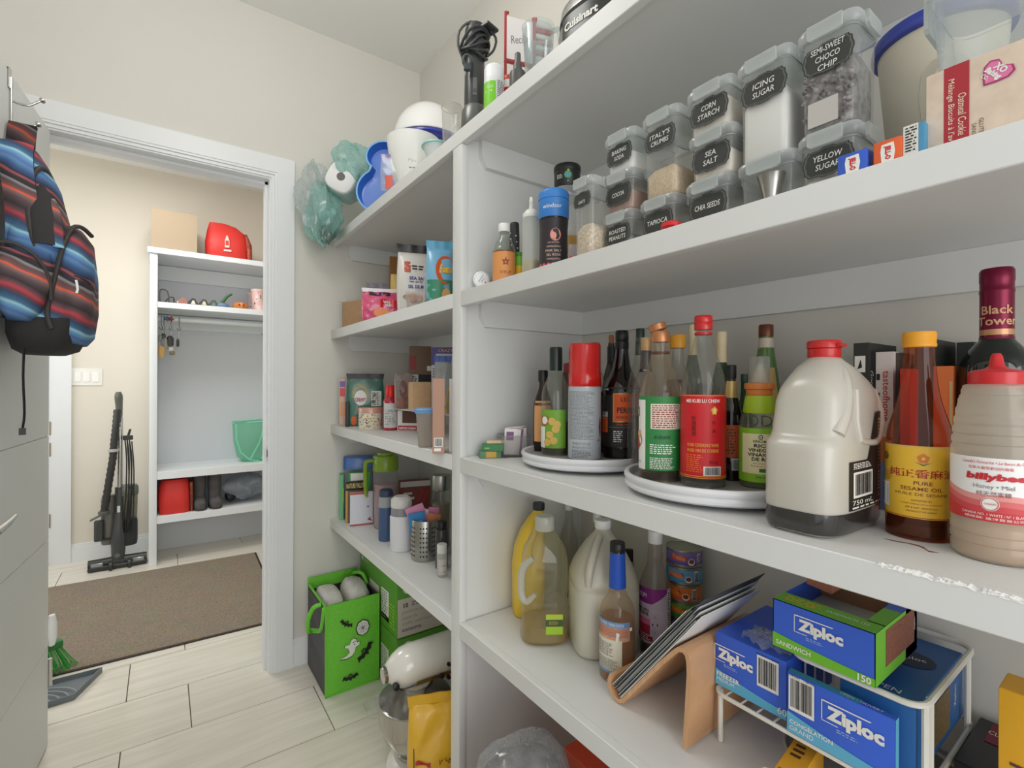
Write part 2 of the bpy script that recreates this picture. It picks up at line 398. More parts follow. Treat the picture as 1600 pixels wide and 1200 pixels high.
m = M(); base(m, -.495, -.04, YB); base(m, .70, 1.6, YB); struct(m, 'baseboard_back')
m = M(); m.box(-.588, YB - .02, 0, -.495, YB, 2.09, TRIM); m.box(-.588, YB - .02, 2.09, -.495, YB, 2.18, TRIM); m.box(-1.5, YB - .02, 2.09, -.588, YB, 2.18, TRIM)
m.box(-.60, YB - .008, 0, -.588, YB + .09, 2.09, TRIM); dt = struct(m, 'trim_4')
for z in (.25, .72, .86, 1.75):
    m = M(); m.box(-.603, YB - .012, z, -.597, YB - .002, z + .09, mt((140, 120, 90), .4, .8)); part(m, 'hinge', dt)
m = M(); m.box(-1.4, YB + .04, 0, -.60, YB + .08, 2.09, TRIM); struct(m, 'door_2')
# pantry door, open towards the camera, hinged at the left jamb
DA = radians(4.6)
door = bpy.data.objects.new('door_1', None); COL.objects.link(door); door.location = (-.306, YW - .030, 0); door.rotation_euler = (0, 0, -DA); door['kind'] = 'structure'
DOORM = mt((226, 228, 226), .5, bump=.05, bscale=120, stretch=(1, 1, .15))
GAP = mt((236, 236, 234), .5)
# groove heights are measured where they meet the hinge edge
zs = [.008, .332, .688, 1.033, 1.38, 1.727, 2.045]
m = M(); m.box(-.034, -.76, .008, -.004, 0, 2.045, GAP); part(m, 'door_core', door)
for a, b_ in zip(zs, zs[1:]):
    m = M(); m.box(-.004, -.76, a + (.0015 if a > .01 else 0), 0, 0, b_ - .0015, DOORM); part(m, 'panel', door)
m = M(); m.lathe([(.026, 0), (.026, .004), (.022, .007)], CHROME, T=mv(0, -.66, .875) @ rot('Y', pi / 2))
m.lathe([(.010, 0), (.010, .055)], CHROME, T=mv(.004, -.66, .875) @ rot('Y', pi / 2))
m.tube([(.056, -.665, .875), (.058, -.64, .876), (.058, -.58, .879), (.056, -.525, .883)], [.009, .009, .007, .005], CHROME); part(m, 'door_handle', door)
for z in (.2, 1.8):
    m = M(); m.lathe([(.006, 0), (.006, .09)], CHROME, T=mv(.004, .006, z)); part(m, 'hinge', door)

# ------------------------------------------------------------------ built-in pantry shelving
sh = thing('shelving_unit', 'built-in white painted pantry shelving with a divider post, along the right wall', 'shelving', XS, 1.094, 0)
def shp(m, name): 
    for i, p in enumerate(m.v): m.v[i] = (p[0] - XS, p[1] - 1.094, p[2])
    return part(m, name, sh)
YP0, YP1 = 1.072, 1.116; YE = -.62
for z, segs in ((ZT, [(YE, YW)]), (ZA, [(YE, YP0), (YP1, YW)]), (ZC, [(YE, YP0), (YP1, YW)]), (ZD, [(YE, YP0), (YP1, YW)])):
    for a, b_ in segs:
        m = M(); m.box(XS + .018, a + .0004, z - .0195, XW - .0004, b_ - .0004, z, PAINTW)
        m.box(XS, a + .0004, z - .0385, XS + .018, b_ - .0004, z, PAINTW, b=.0012); shp(m, 'shelf')
m = M(); m.box(XS + .0006, YP0, 0, XS + .020, YP1, ZT - .039, PAINTW, b=.001); shp(m, 'divider_post')
m = M(); m.box(XS + .020, YP0 + .004, 0, XW - .0004, YP1 - .004, ZT - .0197, PAINTW); shp(m, 'divider_panel')
def ledger(poly_axis, a, b_, q0, q1, z1, cham):
    m = M(); h = .067; z0 = z1 - h
    if poly_axis == 'x':      # runs along x between a and b_, thickness q0..q1 in y, chamfered at the front end a
        m.prism([(a, z1), (a, z0 + .025), (a + .016, z0), (b_, z0), (b_, z1)], q0, q1, PAINTW)
    else: m.box(q0, a, z0, q1, b_, z1, PAINTW)
    shp(m, 'ledger')
for z in (ZT, ZA, ZC, ZD):
    zt = z - .0198
    ledger('x', XS + .055, XW - .0164, YP0 - .012, YP0 + .0035, zt, 1); ledger('x', XS + .055, XW - .0164, YP1 - .0035, YP1 + .012, zt, 1)
    ledger('x', XS + .075, XW - .0164, YW - .016, YW - .0004, zt, 1)
    ledger('y', YE, YP0 + .0035, XW - .016, XW - .0004, zt, 0); ledger('y', YP1 - .0035, YW - .0004, XW - .016, XW - .0004, zt, 0)

# ------------------------------------------------------------------ mudroom bench with shelves
YU = 3.98; UX0, UX1 = -.070, 1.30
bu = thing('hall_tree_bench', 'tall white mudroom bench unit with top shelves, seen through the doorway', 'bench unit', UX0, YU, 0)
def up_(m, name):
    for i, p in enumerate(m.v): m.v[i] = (p[0] - UX0, p[1] - YU, p[2])
    return part(m, name, bu)
UM = mt((222, 226, 228), .45); UMD = mt((206, 210, 216), .5)
for x in (UX0, UX1 - .042):
    m = M(); m.box(x, YU, 0, x + .042, YB - .001, 2.062, UM, b=.001); up_(m, 'side_panel')
m = M(); m.box(UX0 - .012, YU - .012, 2.063, UX1 + .012, YB - .001, 2.10, UM, b=.002); up_(m, 'top')
for z, t_ in ((1.746, .038), (.617, .052), (.320, .048)):
    m = M(); m.box(UX0 + .0425, YU + .002, z - t_, UX1 - .0425, YB - .011, z, UM, b=.001); up_(m, 'shelf')
m = M(); m.box(UX0 + .043, YB - .010, .08, UX1 - .043, YB - .001, 2.06, UMD); up_(m, 'back_panel')
m = M(); m.box(UX0 + .0425, YB - .030, 1.955, UX1 - .0425, YB - .0105, 2.06, UM); up_(m, 'back_rail')
m = M(); m.box(UX0 + .0425, YB - .030, 1.60, UX1 - .0425, YB - .0105, 1.70, UM); up_(m, 'back_rail')
m = M(); m.box(UX0 + .0425, YB - .05, .0, UX1 - .0425, YB - .012, .19, UMD); m.box(UX0 + .0425, YB - .05, .194, UX1 - .0425, YB - .012, .268, UMD); up_(m, 'kick_board')
m = M(); m.lathe([(.016, 0), (.016, UX1 - UX0 - .086)], UM, T=mv(UX0 + .043, YU + .17, 1.652) @ rot('Y', pi / 2), n=20); up_(m, 'hanging_rod')
# ================================================================== builders for groceries
def profr(prof, r, h):
    P = [(a * r, b * h) for a, b in prof]
    def f(t):
        for (r0, z0), (r1, z1) in zip(P, P[1:]):
            if z0 <= t <= z1 and z1 > z0: return max(.002, r0 + (r1 - r0) * (t - z0) / (z1 - z0))
        return P[0][0] if t < P[0][1] else P[-1][0]
    return f
def smoothp(prof, n=3):
    """Catmull-Rom through the profile points for a softer outline"""
    out = []; m = len(prof)
    for i in range(m - 1):
        p0 = prof[max(0, i - 1)]; p1 = prof[i]; p2 = prof[i + 1]; p3 = prof[min(m - 1, i + 2)]
        for k in range(n):
            t = k / n
            out.append(tuple(max(0, .5 * (2 * b + (c_ - a) * t + (2 * a - 5 * b + 4 * c_ - d) * t * t + (3 * b - a - 3 * c_ + d) * t ** 3)) for a, b, c_, d in zip(p0, p1, p2, p3)))
    out.append(prof[-1]); return out
LONG = [(.82, 0), (.96, .012), (1, .03), (1, .45), (.99, .54), (.9, .61), (.68, .69), (.5, .75), (.42, .80), (.38, .88), (.37, .93)]
def bottle(name, label, P, prof, glass, liq=None, caps=(), labs=(), group=None, turn=0, cat='bottle', z=0, smooth=1):
    x, y, r, h = P; pr = smoothp(prof) if smooth else prof
    t_ = thing(name, label, cat, x, y, z, face(x, y) + turn, group)
    if liq:
        lv, lm = liq; f = profr(pr, r, h); zs = [.012 + (lv - .012) * i / 10 for i in range(11)]
        m = M(); m.lathe([(f(q * h) * .93, q * h) for q in zs], lm); part(m, 'contents', t_)
    m = M(); m.lathe([(a * r, b * h) for a, b in pr], glass, caps=(1, 0)); part(m, 'glass_body' if glass.name.startswith('clear') else 'body', t_)
    for nm, cp, cm in caps:
        m = M(); m.lathe([(a * r, b * h) for a, b in cp], cm, n=24); part(m, nm, t_)
    f = profr(pr, r, h)
    for (h0, h1, ang, bg, fn) in labs:
        R = f((h0 + h1) / 2 * h); w = 2 * R * radians(ang); H = (h1 - h0) * h; d = D()
        if bg: d.rows(-w / 2, 0, w / 2, H, bg, 0, 6)
        if fn: fn(d, w, H)
        m = M(); z0 = h0 * h
        def mp_(s_, t, o, z0=z0): q = f(z0 + t); a = s_ / R; return V(((q + o) * sin(a), -(q + o) * cos(a), z0 + t))
        d.into(m, mp_); part(m, 'label', t_, ang=60)
    return t_
def screwcap(r0, h0, h1): return [(r0, h0), (r0 * 1.02, h0 + (h1 - h0) * .1), (r0 * 1.02, h1 - (h1 - h0) * .1), (r0 * .93, h1)]
def bxp(u, vb, vt, w, z, turn=0):             # box: centre of the front foot, top, width
    p = onz(u, vb, z); W_ = w * dep(p.x, p.y) / FPX * cphi(u); return p.x, p.y, face(p.x, p.y) + turn, W_, zat(u, vt, p.x, p.y) - z
def bxx(u, X, vt, w, z, turn=0):
    r_ = ray(u, 600); y = r_.y * X / r_.x
    return X, y, face(X, y) + turn, w * dep(X, y) / FPX * cphi(u), zat(u, vt, X, y) - z
def carton(name, label, P, d_, mat, fn=None, side=None, top=None, z=0, cat='box', group=None, b=.0012, side_mat=None):
    """a box standing at P with prints on its front, right side (+x) and top"""
    x, y, rz, w, h = P; t_ = thing(name, label, cat, x, y, z, rz, group)
    m = M(); m.box(-w / 2, 0, 0, w / 2, d_, h, mat, b=b); part(m, 'body', t_)
    m = M(); k = 0
    if fn: q = D(); fn(q, w, h); q.into(m, plane((0, 0, 0), (1, 0, 0), (0, 0, 1))); k = 1
    if side: q = D(); side(q, d_, h); q.into(m, plane((w / 2, d_ / 2, 0), (0, 1, 0), (0, 0, 1))); k = 1
    if top: q = D(); top(q, w, d_); q.into(m, plane((0, 0, h), (1, 0, 0), (0, 1, 0))); k = 1
    if k: part(m, 'printing', t_, ang=60)
    return t_
def pouch(name, label, P, d_, mat, seal=None, fn=None, z=0, cat='bag', group=None, sag=.0, seed=1, sealh=.1, bot=.75, crumple=.02):
    """soft bag: flat-bottomed pouch closing to a crimped seal"""
    x, y, rz, w, h = P; a = w / 2; t_ = thing(name, label, cat, x, y, z, rz, group)
    rnd = random.Random(seed); S = []; N_ = 12; hs = 1 - sealh
    for i in range(N_ + 1):
        q = i / N_; zz = q * h * hs; bb = d_ / 2 * (bot + (1 - bot) * sin(min(1, q * 2) * pi / 2)) * (1 - .9 * max(0, (q - .45) / .55) ** 1.6)
        S.append((zz, a * (.93 + .07 * sin(q * pi)) , max(.002, bb), 3.2, 0, d_ / 2 + sag * q * q))
    def fr(t):
        q = min(1, max(0, t / (h * hs))) * N_; i = min(N_ - 1, int(q)); k = q - i
        return [S[i][j] * (1 - k) + S[i + 1][j] * k for j in range(6)]
    m = M(); m.se(S, mat, n=36)
    for i, v in enumerate(m.v):
        k = sin(v[0] * 90 + v[2] * 60 + seed) * cos(v[2] * 110 + v[0] * 35 + seed * 2); m.v[i] = (v[0], v[1] + k * d_ * crumple, v[2])
    part(m, 'body', t_, ang=70)
    if seal:
        m = M(); yy = d_ / 2 + sag; n_ = 14
        m.grid(lambda i, j: (a * (2 * i - 1) * (.95 + .05 * j), yy + .0015 + sin(i * 17 + seed) * .0015 * j, h * hs * .985 + j * h * (1 - hs * .985)), n_, 3, seal)
        m.grid(lambda i, j: (a * (2 * i - 1) * (.95 + .05 * j), yy - .0015 + sin(i * 17 + seed) * .0015 * j, h * hs * .985 + j * h * (1 - hs * .985)), n_, 3, seal); part(m, 'seal', t_, ang=70)
    if fn:
        q = D(); fn(q, w, h * hs)
        def mp_(s_, t, o):
            zz, aa, bb, p, cx, cy = fr(t); e = min(.995, abs(s_) / aa)
            k = sin(s_ * 90 + t * 60 + seed) * cos(t * 110 + s_ * 35 + seed * 2)
            return V((s_, cy - bb * (1 - e ** p) ** (1 / p) - o - .0012 + k * d_ * crumple, t))
        m = M(); q.into(m, mp_); part(m, 'printing', t_, ang=70)
    return t_
YELLOW = mt((240, 190, 40), .45); RED = mt((206, 30, 34), .35); GREEN = mt((60, 140, 64), .45); BLUE = mt((36, 84, 190), .4)
DKBLUE = mt((28, 54, 140), .4); ORANGE = mt((232, 104, 44), .45); LIME = mt((150, 198, 40), .45); GOLD = mt((196, 160, 84), .3, .8)
PINKM = mt((222, 120, 160), .5); GREYT = mt((120, 120, 118), .6); CREAM = mt((232, 222, 196), .5); WP = mt((240, 240, 238), .35, coat=.3)
DKGREEN = mt((24, 74, 50), .45); BROWN = mt((96, 58, 40), .5); MAROON = mt((120, 18, 50), .3, .5)
DARKLIQ = mt((30, 20, 16), .15, coat=.5)

# ------------------------------------------------------------------ shelf C, right bay: two turntables of bottles
def turntable(label, cx, cy, R):
    t_ = thing('turntable', label, 'turntable', cx, cy, ZC, 0, 'white turntables holding bottles')
    G_ = mt((218, 219, 221), .35, coat=.2)
    m = M(); m.lathe([(R * .6, 0), (R * .6, .006)], mt((120, 120, 120), .6), n=40); part(m, 'foot', t_)
    m = M(); m.lathe([(R * .9, .006), (R * .955, .0075), (R * .985, .011), (R * .99, .015), (R * .975, .0185), (R * .975, .020), (R * .99, .022), (R, .026), (R, .029), (R * .985, .0325), (R * .96, .033), (R * .94, .031), (R * .93, .0205)], G_, n=72, caps=(1, 0)); part(m, 'rim', t_)
    m = M(); m.lathe([(R * .931, .018), (R * .931, .0205)], mt((150, 150, 148), .5, bump=.1, bscale=150), n=60); part(m, 'tray', t_)
    return t_
turntable('white round turntable nearer the divider post, with a red-capped spray can at front', .795, .812, .15)
turntable('white round turntable in the middle of the shelf, with the red-labelled cooking wine', .775, .481, .15)
ZTT = ZC + .0207
def foot(u, vb, vt, w): return bot(u, vb, vt, w, ZTT)
# turntable 1
P = foot(868, 713, 543, 45)
def l1(d, w, h):
    d.circ(-w * .22, h * .72, w * .17, h * .15, mt((190, 50, 40), .5), 1); d.circ(-w * .22, h * .72, w * .12, h * .1, PAPER, 2); d.rect(-w / 2, 0, -w * .2, h * .55, PAPER, 1)
    for i, (a, b_) in enumerate(((.05, .7), (.16, .5), (-.02, .35), (.1, .2), (.2, .62), (-.1, .15))):
        d.circ(w * a, h * b_, w * .12, h * .1, mt((214, 180, 90), .6), 3 + i % 3)
bottle('glass_bottle', 'tall clear bottle with ribbed black cap and green nut label', P, LONG, cl((240, 244, 234), dens=.07), (.3, cl((120, 108, 70), (110, 96, 60), .5)),
       [('cap', screwcap(.44, .78, 1.0), mt((26, 42, 34), .35))], [(.07, .42, 62, mt((116, 168, 52), .5), l1)], z=ZTT, turn=-.35)
P = foot(848, 706, 579, 30)
bottle('sauce_bottle', 'small dark bottle with black cap and orange label, behind the tall clear one', P, LONG, cl((190, 150, 120), (60, 34, 20), .3), (.72, DARKLIQ),
       [('cap', screwcap(.5, .86, 1.0), BLACK)], [(.12, .62, 60, mt((228, 168, 110), .5), None)], z=ZTT)
P = foot(913, 720, 538, 51); 
def l3(d, w, h):
    TX = mt((110, 112, 114), .6); d.fine(-w * .27, h * .27, w * .15, h * .95, 40, TX, 1, 5, .45)
    d.text('PRODUCT OF USA', -w * .05, h * .215, h * .035, TX, 1, w=w * .26); d.text('PRODUIT DES É.-U.', -w * .05, h * .165, h * .035, TX, 1, w=w * .28)
    d.fine(-w * .2, h * .01, w * .1, h * .13, 6, TX, 1, 6); d.text('482', w * .23, h * .26, h * .03, mt((150, 30, 40), .5), 1)
    d.poly([(w * .27, h * .3), (w * .24, h * .45), (w * .27, h * .6), (w * .31, h * .5), (w * .3, h * .35)], mt((150, 40, 40), .5), 1); d.ring(w * .27, h * .1, w * .035, h * .05, w * .005, INK, 1)
bottle('spray_can', 'grey cooking spray can with a bright red cap', P, [(.95, 0), (1, .01), (1, .6), (1, .63)], mt((186, 192, 198), .35, .3), None,
       [('cap', [(1.0, .628), (1.01, .63), (1.01, .745), (.985, .75), (.985, .98), (.95, 1.0)], mt((214, 26, 22), .22, coat=.4))], [(.01, .62, 120, mt((190, 196, 202), .4), l3)], z=ZTT, cat='spray can', smooth=0)
def l4(d, w, h):
    O = mt((232, 92, 28), .5); T_ = mt((214, 120, 60), .5)
    d.rect(-w * .42, h * .5, -w * .22, h * .98, mt((196, 192, 184), .6), 1); d.fine(-w * .41, h * .52, -w * .23, h * .97, 16, INK, 2, 2)
    d.rect(-w * .42, h * .24, -w * .22, h * .49, O, 1); d.fine(-w * .41, h * .26, -w * .23, h * .46, 8, BROWN, 2, 8)
    d.rect(-w * .13, h * .42, w * .3, h * .9, GOLD, 1); d.rect(-w * .11, h * .435, w * .28, h * .885, O, 2)
    d.text('LEA &', w * .1, h * .8, h * .07, INK, 3); d.text('PERRINS', w * .1, h * .62, h * .095, INK, 3, w=w * .33, bold=.02); d.text('WORCESTERSHIRE', w * .1, h * .5, h * .045, INK, 3, w=w * .35)
    d.text('Brings food alive', w * .06, h * .38, h * .04, O, 1, shear=.3); d.rect(-w * .2, h * .33, w * .3, h * .335, mt((150, 140, 120), .5), 1)
    d.fine(-w * .12, h * .08, w * .02, h * .28, 6, PAPER, 1, 3)
P = foot(971, 718, 517, 60)
bottle('worcestershire_bottle', 'dark brown sauce bottle with black label, orange panel and black cap', P, [(.85, 0), (.98, .01), (1, .03), (1, .46), (.97, .53), (.82, .60), (.6, .66), (.46, .72), (.36, .82), (.33, .9)],
       mt((20, 13, 11), .08, coat=.5), None, [('cap', [(.35, .85), (.36, .87), (.36, .91), (.33, .915), (.35, .92), (.35, .985), (.3, 1.0)], BLACK)], [(.09, .55, 100, mt((44, 40, 38), .5), l4)], z=ZTT)
def back(u, X, vt, w): return botx(u, X, vt, w, ZTT)
P = back(955, .925, 524, 28)
bottle('cork_bottle', 'black-sleeved bottle with a cork stopper at the back of the turntable', P, LONG, cl((180, 170, 160), (60, 50, 40), .25), (.5, DARKLIQ),
       [('sleeve', [(.46, .74), (.46, .90)], BLACK), ('cork', [(.30, .90), (.30, .985), (.26, 1.0)], mt((170, 110, 76), .8, noise=.03, nscale=300))], z=ZTT)
P = back(929, .86, 536, 40)
bottle('glass_bottle', 'clear bottle with a brass cap half hidden behind the spray can', P, LONG, GLASS, (.55, cl((200, 90, 70), (170, 60, 50), .4)),
       [('cap', screwcap(.36, .93, 1.0), mt((150, 120, 80), .35, .6))], [(.1, .45, 60, mt((170, 40, 36), .5), None)], z=ZTT)
P = back(895, .90, 568, 34)
bottle('spice_jar', 'dark jar with red and teal label tucked left of the spray can', P, [(.95, 0), (1, .02), (1, .82), (.8, .86)], mt((60, 26, 24), .3), None, [('cap', screwcap(.85, .86, 1.0), mt((150, 20, 30), .4))],
       [(.2, .45, 80, mt((40, 90, 100), .5), None)], z=ZTT, cat='jar')
# turntable 2, back row
P = back(1000, .83, 514, 40)
bottle('wine_bottle', 'green-capped clear bottle behind the beige screw cap', P, LONG, cl((236, 240, 232), dens=.07), None,
       [('cap', screwcap(.34, .9, 1.0), mt((30, 44, 36), .4)), ('sleeve', [(.39, .80), (.38, .899)], mt((36, 60, 46), .3))], z=ZTT)
P = back(1009, .775, 528, 44)
bottle('wine_bottle', 'bottle with a ribbed beige screw cap and dark neck sleeve', P, LONG, cl((238, 230, 224), dens=.08), (.4, DARKLIQ),
       [('cap', [(.37, .9), (.38, .905), (.37, .92), (.38, .93), (.37, .94), (.38, .95), (.37, .96), (.38, .97), (.37, .985), (.34, 1)], mt((196, 160, 112), .4, .3)), ('sleeve', [(.42, .76), (.36, .899)], mt((46, 46, 50), .4))],
       [(.735, .76, 60, BLACK, lambda d, w, h: d.text('VIN', 0, h * .5, h * .7, PAPER, 1))], z=ZTT)
P = back(1059, .845, 524, 45)
bottle('oil_bottle', 'clear bottle with a yellow screw cap behind the bronze-capped one', P, LONG, cl((244, 244, 240), dens=.07), (.66, cl((180, 120, 60), (150, 100, 60), .4)),
       [('cap', screwcap(.55, .90, 1.0), mt((226, 158, 32), .4))], z=ZTT)
for u, X, vt, w, lb in ((1082, .905, 508, 32, 'bottle with a cream capsule, left of the red screw cap'), (1127, .87, 519, 38, 'bottle with a long cream capsule, right of the red screw cap')):
    bottle('wine_bottle', lb, back(u, X, vt, w), LONG, cl((96, 150, 70), (30, 80, 30), .35), (.5, cl((120, 130, 60), (60, 90, 30), .6)),
           [('capsule', [(.46, .70), (.42, .9), (.44, .905), (.44, .99), (.4, 1)], mt((222, 206, 168), .45))], z=ZTT, group='cream-capped bottles')
P = foot(1031, 754, 505, 66)
def l5(d, w, h):
    G_ = mt((44, 130, 66), .5); d.rect(-w * .5, 0, -w * .2, h * .95, PAPER, 1)
    d.rect(-w * .42, h * .72, -w * .33, h * .85, G_, 2); d.text('喜', -w * .375, h * .785, h * .07, PAPER, 3)
    d.circ(-w * .35, h * .4, w * .09, h * .1, mt((206, 90, 50), .5), 2); d.circ(-w * .40, h * .33, w * .08, h * .08, mt((190, 60, 40), .5), 3); d.circ(-w * .33, h * .48, w * .05, h * .05, mt((226, 180, 110), .5), 4)
    d.text('640 mL', -w * .34, h * .1, h * .03, INK, 2); d.rect(-w * .12, h * .56, w * .3, h * .9, mt((230, 216, 200), .6), 1)
    d.fine(-w * .1, h * .57, w * .28, h * .89, 11, mt((150, 70, 60), .6), 2, 4)
    d.text('料酒調味', w * .03, h * .45, h * .05, INK, 1); d.fine(-w * .13, h * .22, w * .25, h * .36, 5, PAPER, 1, 2); d.fine(-w * .13, h * .02, w * .2, h * .18, 7, PAPER, 1, 9)
bottle('cooking_wine_bottle', 'clear bottle with bronze flip cap and green label', P, [(.85, 0), (.98, .01), (1, .03), (1, .50), (.97, .56), (.86, .62), (.66, .70), (.5, .77), (.44, .82), (.42, .9)], cl((246, 238, 224), (215, 205, 188), .09), (.12, DARKLIQ),
       [('cap', [(.44, .875), (.45, .88), (.45, .935), (.41, .945)], mt((190, 128, 84), .35, .5)), ('neck_residue', [(.462, .80), (.44, .815)], mt((96, 52, 34), .7))],
       [(.07, .53, 105, mt((44, 130, 66), .5), l5)], z=ZTT)
m = M(); m.lathe([(.40, 0), (.43, .1), (.43, .9), (.38, 1)], mt((190, 128, 84), .35, .5), n=24)
for i, v in enumerate(m.v): m.v[i] = (v[0] * P[2], v[1] * P[2], v[2] * .045 * P[3])
part(m, 'flip_lid', SC.objects['cooking_wine_bottle']).matrix_local = mv(-.003, 0, P[3] * .95) @ rot('Y', radians(-17))
P = foot(1098, 764, 494, 71)
def l6(d, w, h):
    Y_ = mt((226, 170, 60), .5); K = mt((60, 14, 14), .6)
    for y_ in (.004, .985, .025): d.rect(-w / 2, h * y_, w / 2, h * (y_ + .007), Y_, 1)
    d.text('MEI KUEI LU CHIEW', 0, h * .925, h * .042, PAPER, 1, w=w * .50, bold=.015)
    d.circ(w * .16, h * .81, w * .022, h * .036, mt((240, 214, 120), .5), 2)
    for k in range(5): a = 2 * pi * k / 5 + .3; d.circ(w * (.16 + .03 * cos(a)), h * (.81 + .03 * sin(a)), w * .02, h * .022, Y_, 1, 10)
    for i, ch in enumerate('玫瑰露酒'): d.text(ch, -w * .13, h * (.72 - i * .062), h * .055, K, 1)
    for i, ch in enumerate('料酒'): d.text(ch, w * .15, h * (.67 - i * .1), h * .04, K, 1)
    d.text('ROSE COOKING WINE', 0, h * .40, h * .038, Y_, 1, w=w * .46, bold=.015); d.text('ROSE VIN DE CUISINE', 0, h * .335, h * .038, Y_, 1, w=w * .46, bold=.015)
    d.fine(-w * .25, h * .07, w * .0, h * .29, 9, mt((230, 110, 40), .5), 1, 3); d.text('500 mL', w * .15, h * .2, h * .045, K, 1, w=w * .13); d.bars(w * .03, h * .05, w * .25, h * .14, 1, 4)
bottle('cooking_wine_bottle', 'clear bottle with bright red screw cap and red rice wine label', P, [(.86, 0), (.98, .01), (1, .03), (1, .52), (.98, .58), (.88, .66), (.66, .75), (.47, .83), (.38, .88), (.34, .93)], cl((246, 247, 243), (225, 226, 220), .07), None,
       [('cap', [(.40, .915), (.41, .92), (.41, .955), (.40, .957), (.41, .96), (.41, .99), (.37, 1.0)], mt((206, 26, 26), .3, coat=.3)), ('cap_ring', [(.37, .885), (.40, .888), (.40, .897), (.37, .9)], mt((206, 26, 26), .3)), ('glass_base', [(.95, .008), (.97, .03), (.9, .032)], cl((190, 200, 190), (150, 160, 150), .35))],
       [(.055, .535, 88, mt((204, 26, 34), .45), l6)], z=ZTT)
P = foot(1142, 752, 571, 36)
bottle('soy_sauce_bottle', 'small dark sauce bottle with gold neck foil and orange label, behind the red label', P, LONG, mt((26, 17, 12), .08, coat=.4), None,
       [('cap', screwcap(.44, .88, 1.0), BLACK), ('neck_foil', [(.62, .70), (.46, .86)], mt((206, 176, 110), .35, .4))], [(.2, .48, 70, mt((200, 90, 44), .5), lambda d, w, h: (d.fine(-w * .3, h * .1, w * .2, h * .9, 9, BROWN, 1), d.bars(w * .05, -h * .35, w * .3, -h * .05, 1, 3)))], z=ZTT)
P = back(1163, .85, 585, 28)
bottle('wine_bottle', 'green glass bottle between the soy sauce and the rice vinegar', P, LONG, cl((80, 160, 90), (30, 100, 50), .4), None, [('cap', screwcap(.4, .93, 1), mt((30, 60, 40), .4))], z=ZTT)
P = foot(1196, 736, 508, 52)
bottle('juice_bottle', 'green bottle with a brown screw cap behind the rice vinegar', P, [(.85, 0), (1, .02), (1, .42), (.94, .5), (.78, .62), (.6, .76), (.47, .86), (.43, .93)], mt((78, 120, 50), .1, coat=.5), None,
       [('cap', screwcap(.45, .915, 1.0), mt((112, 62, 42), .35, .4)), ('neck_band', [(.50, .83), (.46, .905)], mt((210, 200, 180), .3)), ('neck_label', [(.585, .74), (.50, .83)], mt((54, 140, 46), .4))],
       [(.18, .44, 70, mt((214, 208, 190), .5), lambda d, w, h: (d.text('SODA', -w * .1, h * .6, h * .3, DKGREEN, 1), d.rect(w * .2, h * .4, w * .3, h * .8, RED, 1))), (.45, .7, 50, mt((200, 170, 110), .5), None)], z=ZTT)
P = foot(1186, 765, 558, 64)
def l7(d, w, h):
    d.rect(-w * .26, h * .16, w * .3, h * .9, mt((236, 230, 180), .5), 1)
    d.circ(w * .02, h * .84, w * .03, h * .045, INK, 3); d.circ(w * .02, h * .84, w * .02, h * .03, PAPER, 4); d.circ(w * .02, h * .84, w * .008, h * .012, DKBLUE, 5)
    d.text('KIKKOMAN', w * .04, h * .76, h * .045, INK, 2, w=w * .24, bold=.02)
    for i, s_ in enumerate(('RICE', 'VINEGAR', 'VINAIGRE', 'DE RIZ')): d.text(s_, w * .03, h * (.68 - i * .083), h * .066, INK, 2, w=w * (.2, .36, .38, .26)[i], bold=.03)
    d.text('Bring Salad to life', w * .03, h * .35, h * .035, mt((150, 30, 30), .5), 2); d.text('Relevez vos salades', w * .03, h * .305, h * .03, mt((150, 30, 30), .5), 2)
    d.rect(w * .0, h * .19, w * .1, h * .26, mt((60, 120, 60), .5), 2); d.text('296 mL', w * .03, h * .1, h * .045, DKGREEN, 1)
v_ = bottle('rice_vinegar_bottle', 'squat clear bottle with orange flip cap, milky spout cover and lime label', P, [(.88, 0), (1, .015), (1, .43), (.97, .45), (.99, .47), (.95, .52), (.8, .56), (.72, .6), (.68, .62)], cl((244, 247, 236), (220, 226, 205), .09), (.25, cl((190, 200, 150), (180, 190, 140), .3)),
       [('neck_wrap', [(.80, .565), (.83, .58), (.78, .64), (.70, .70)], mt((172, 204, 40), .4)), ('cap', [(.62, .70), (.66, .71), (.66, .745), (.74, .75), (.76, .775), (.74, .795), (.5, .80)], mt((222, 132, 62), .4)),
        ('spout', [(.42, .80), (.34, .84), (.26, .88), (.14, .93), (.05, .95)], mt((232, 226, 210), .4)), ('spout_cover', [(.52, .80), (.50, .99), (.47, 1.0)], cl((225, 225, 215), (230, 230, 225), .3, .15))],
       [(.05, .455, 100, mt((140, 196, 40), .45), l7), (.575, .66, 70, None, lambda d, w, h: (d.text('SUGAR', -w * .18, h * .6, h * .35, DKGREEN, 1, shear=.2), d.text('VINEGAR', w * .22, h * .6, h * .3, DKGREEN, 1)))], z=ZTT)
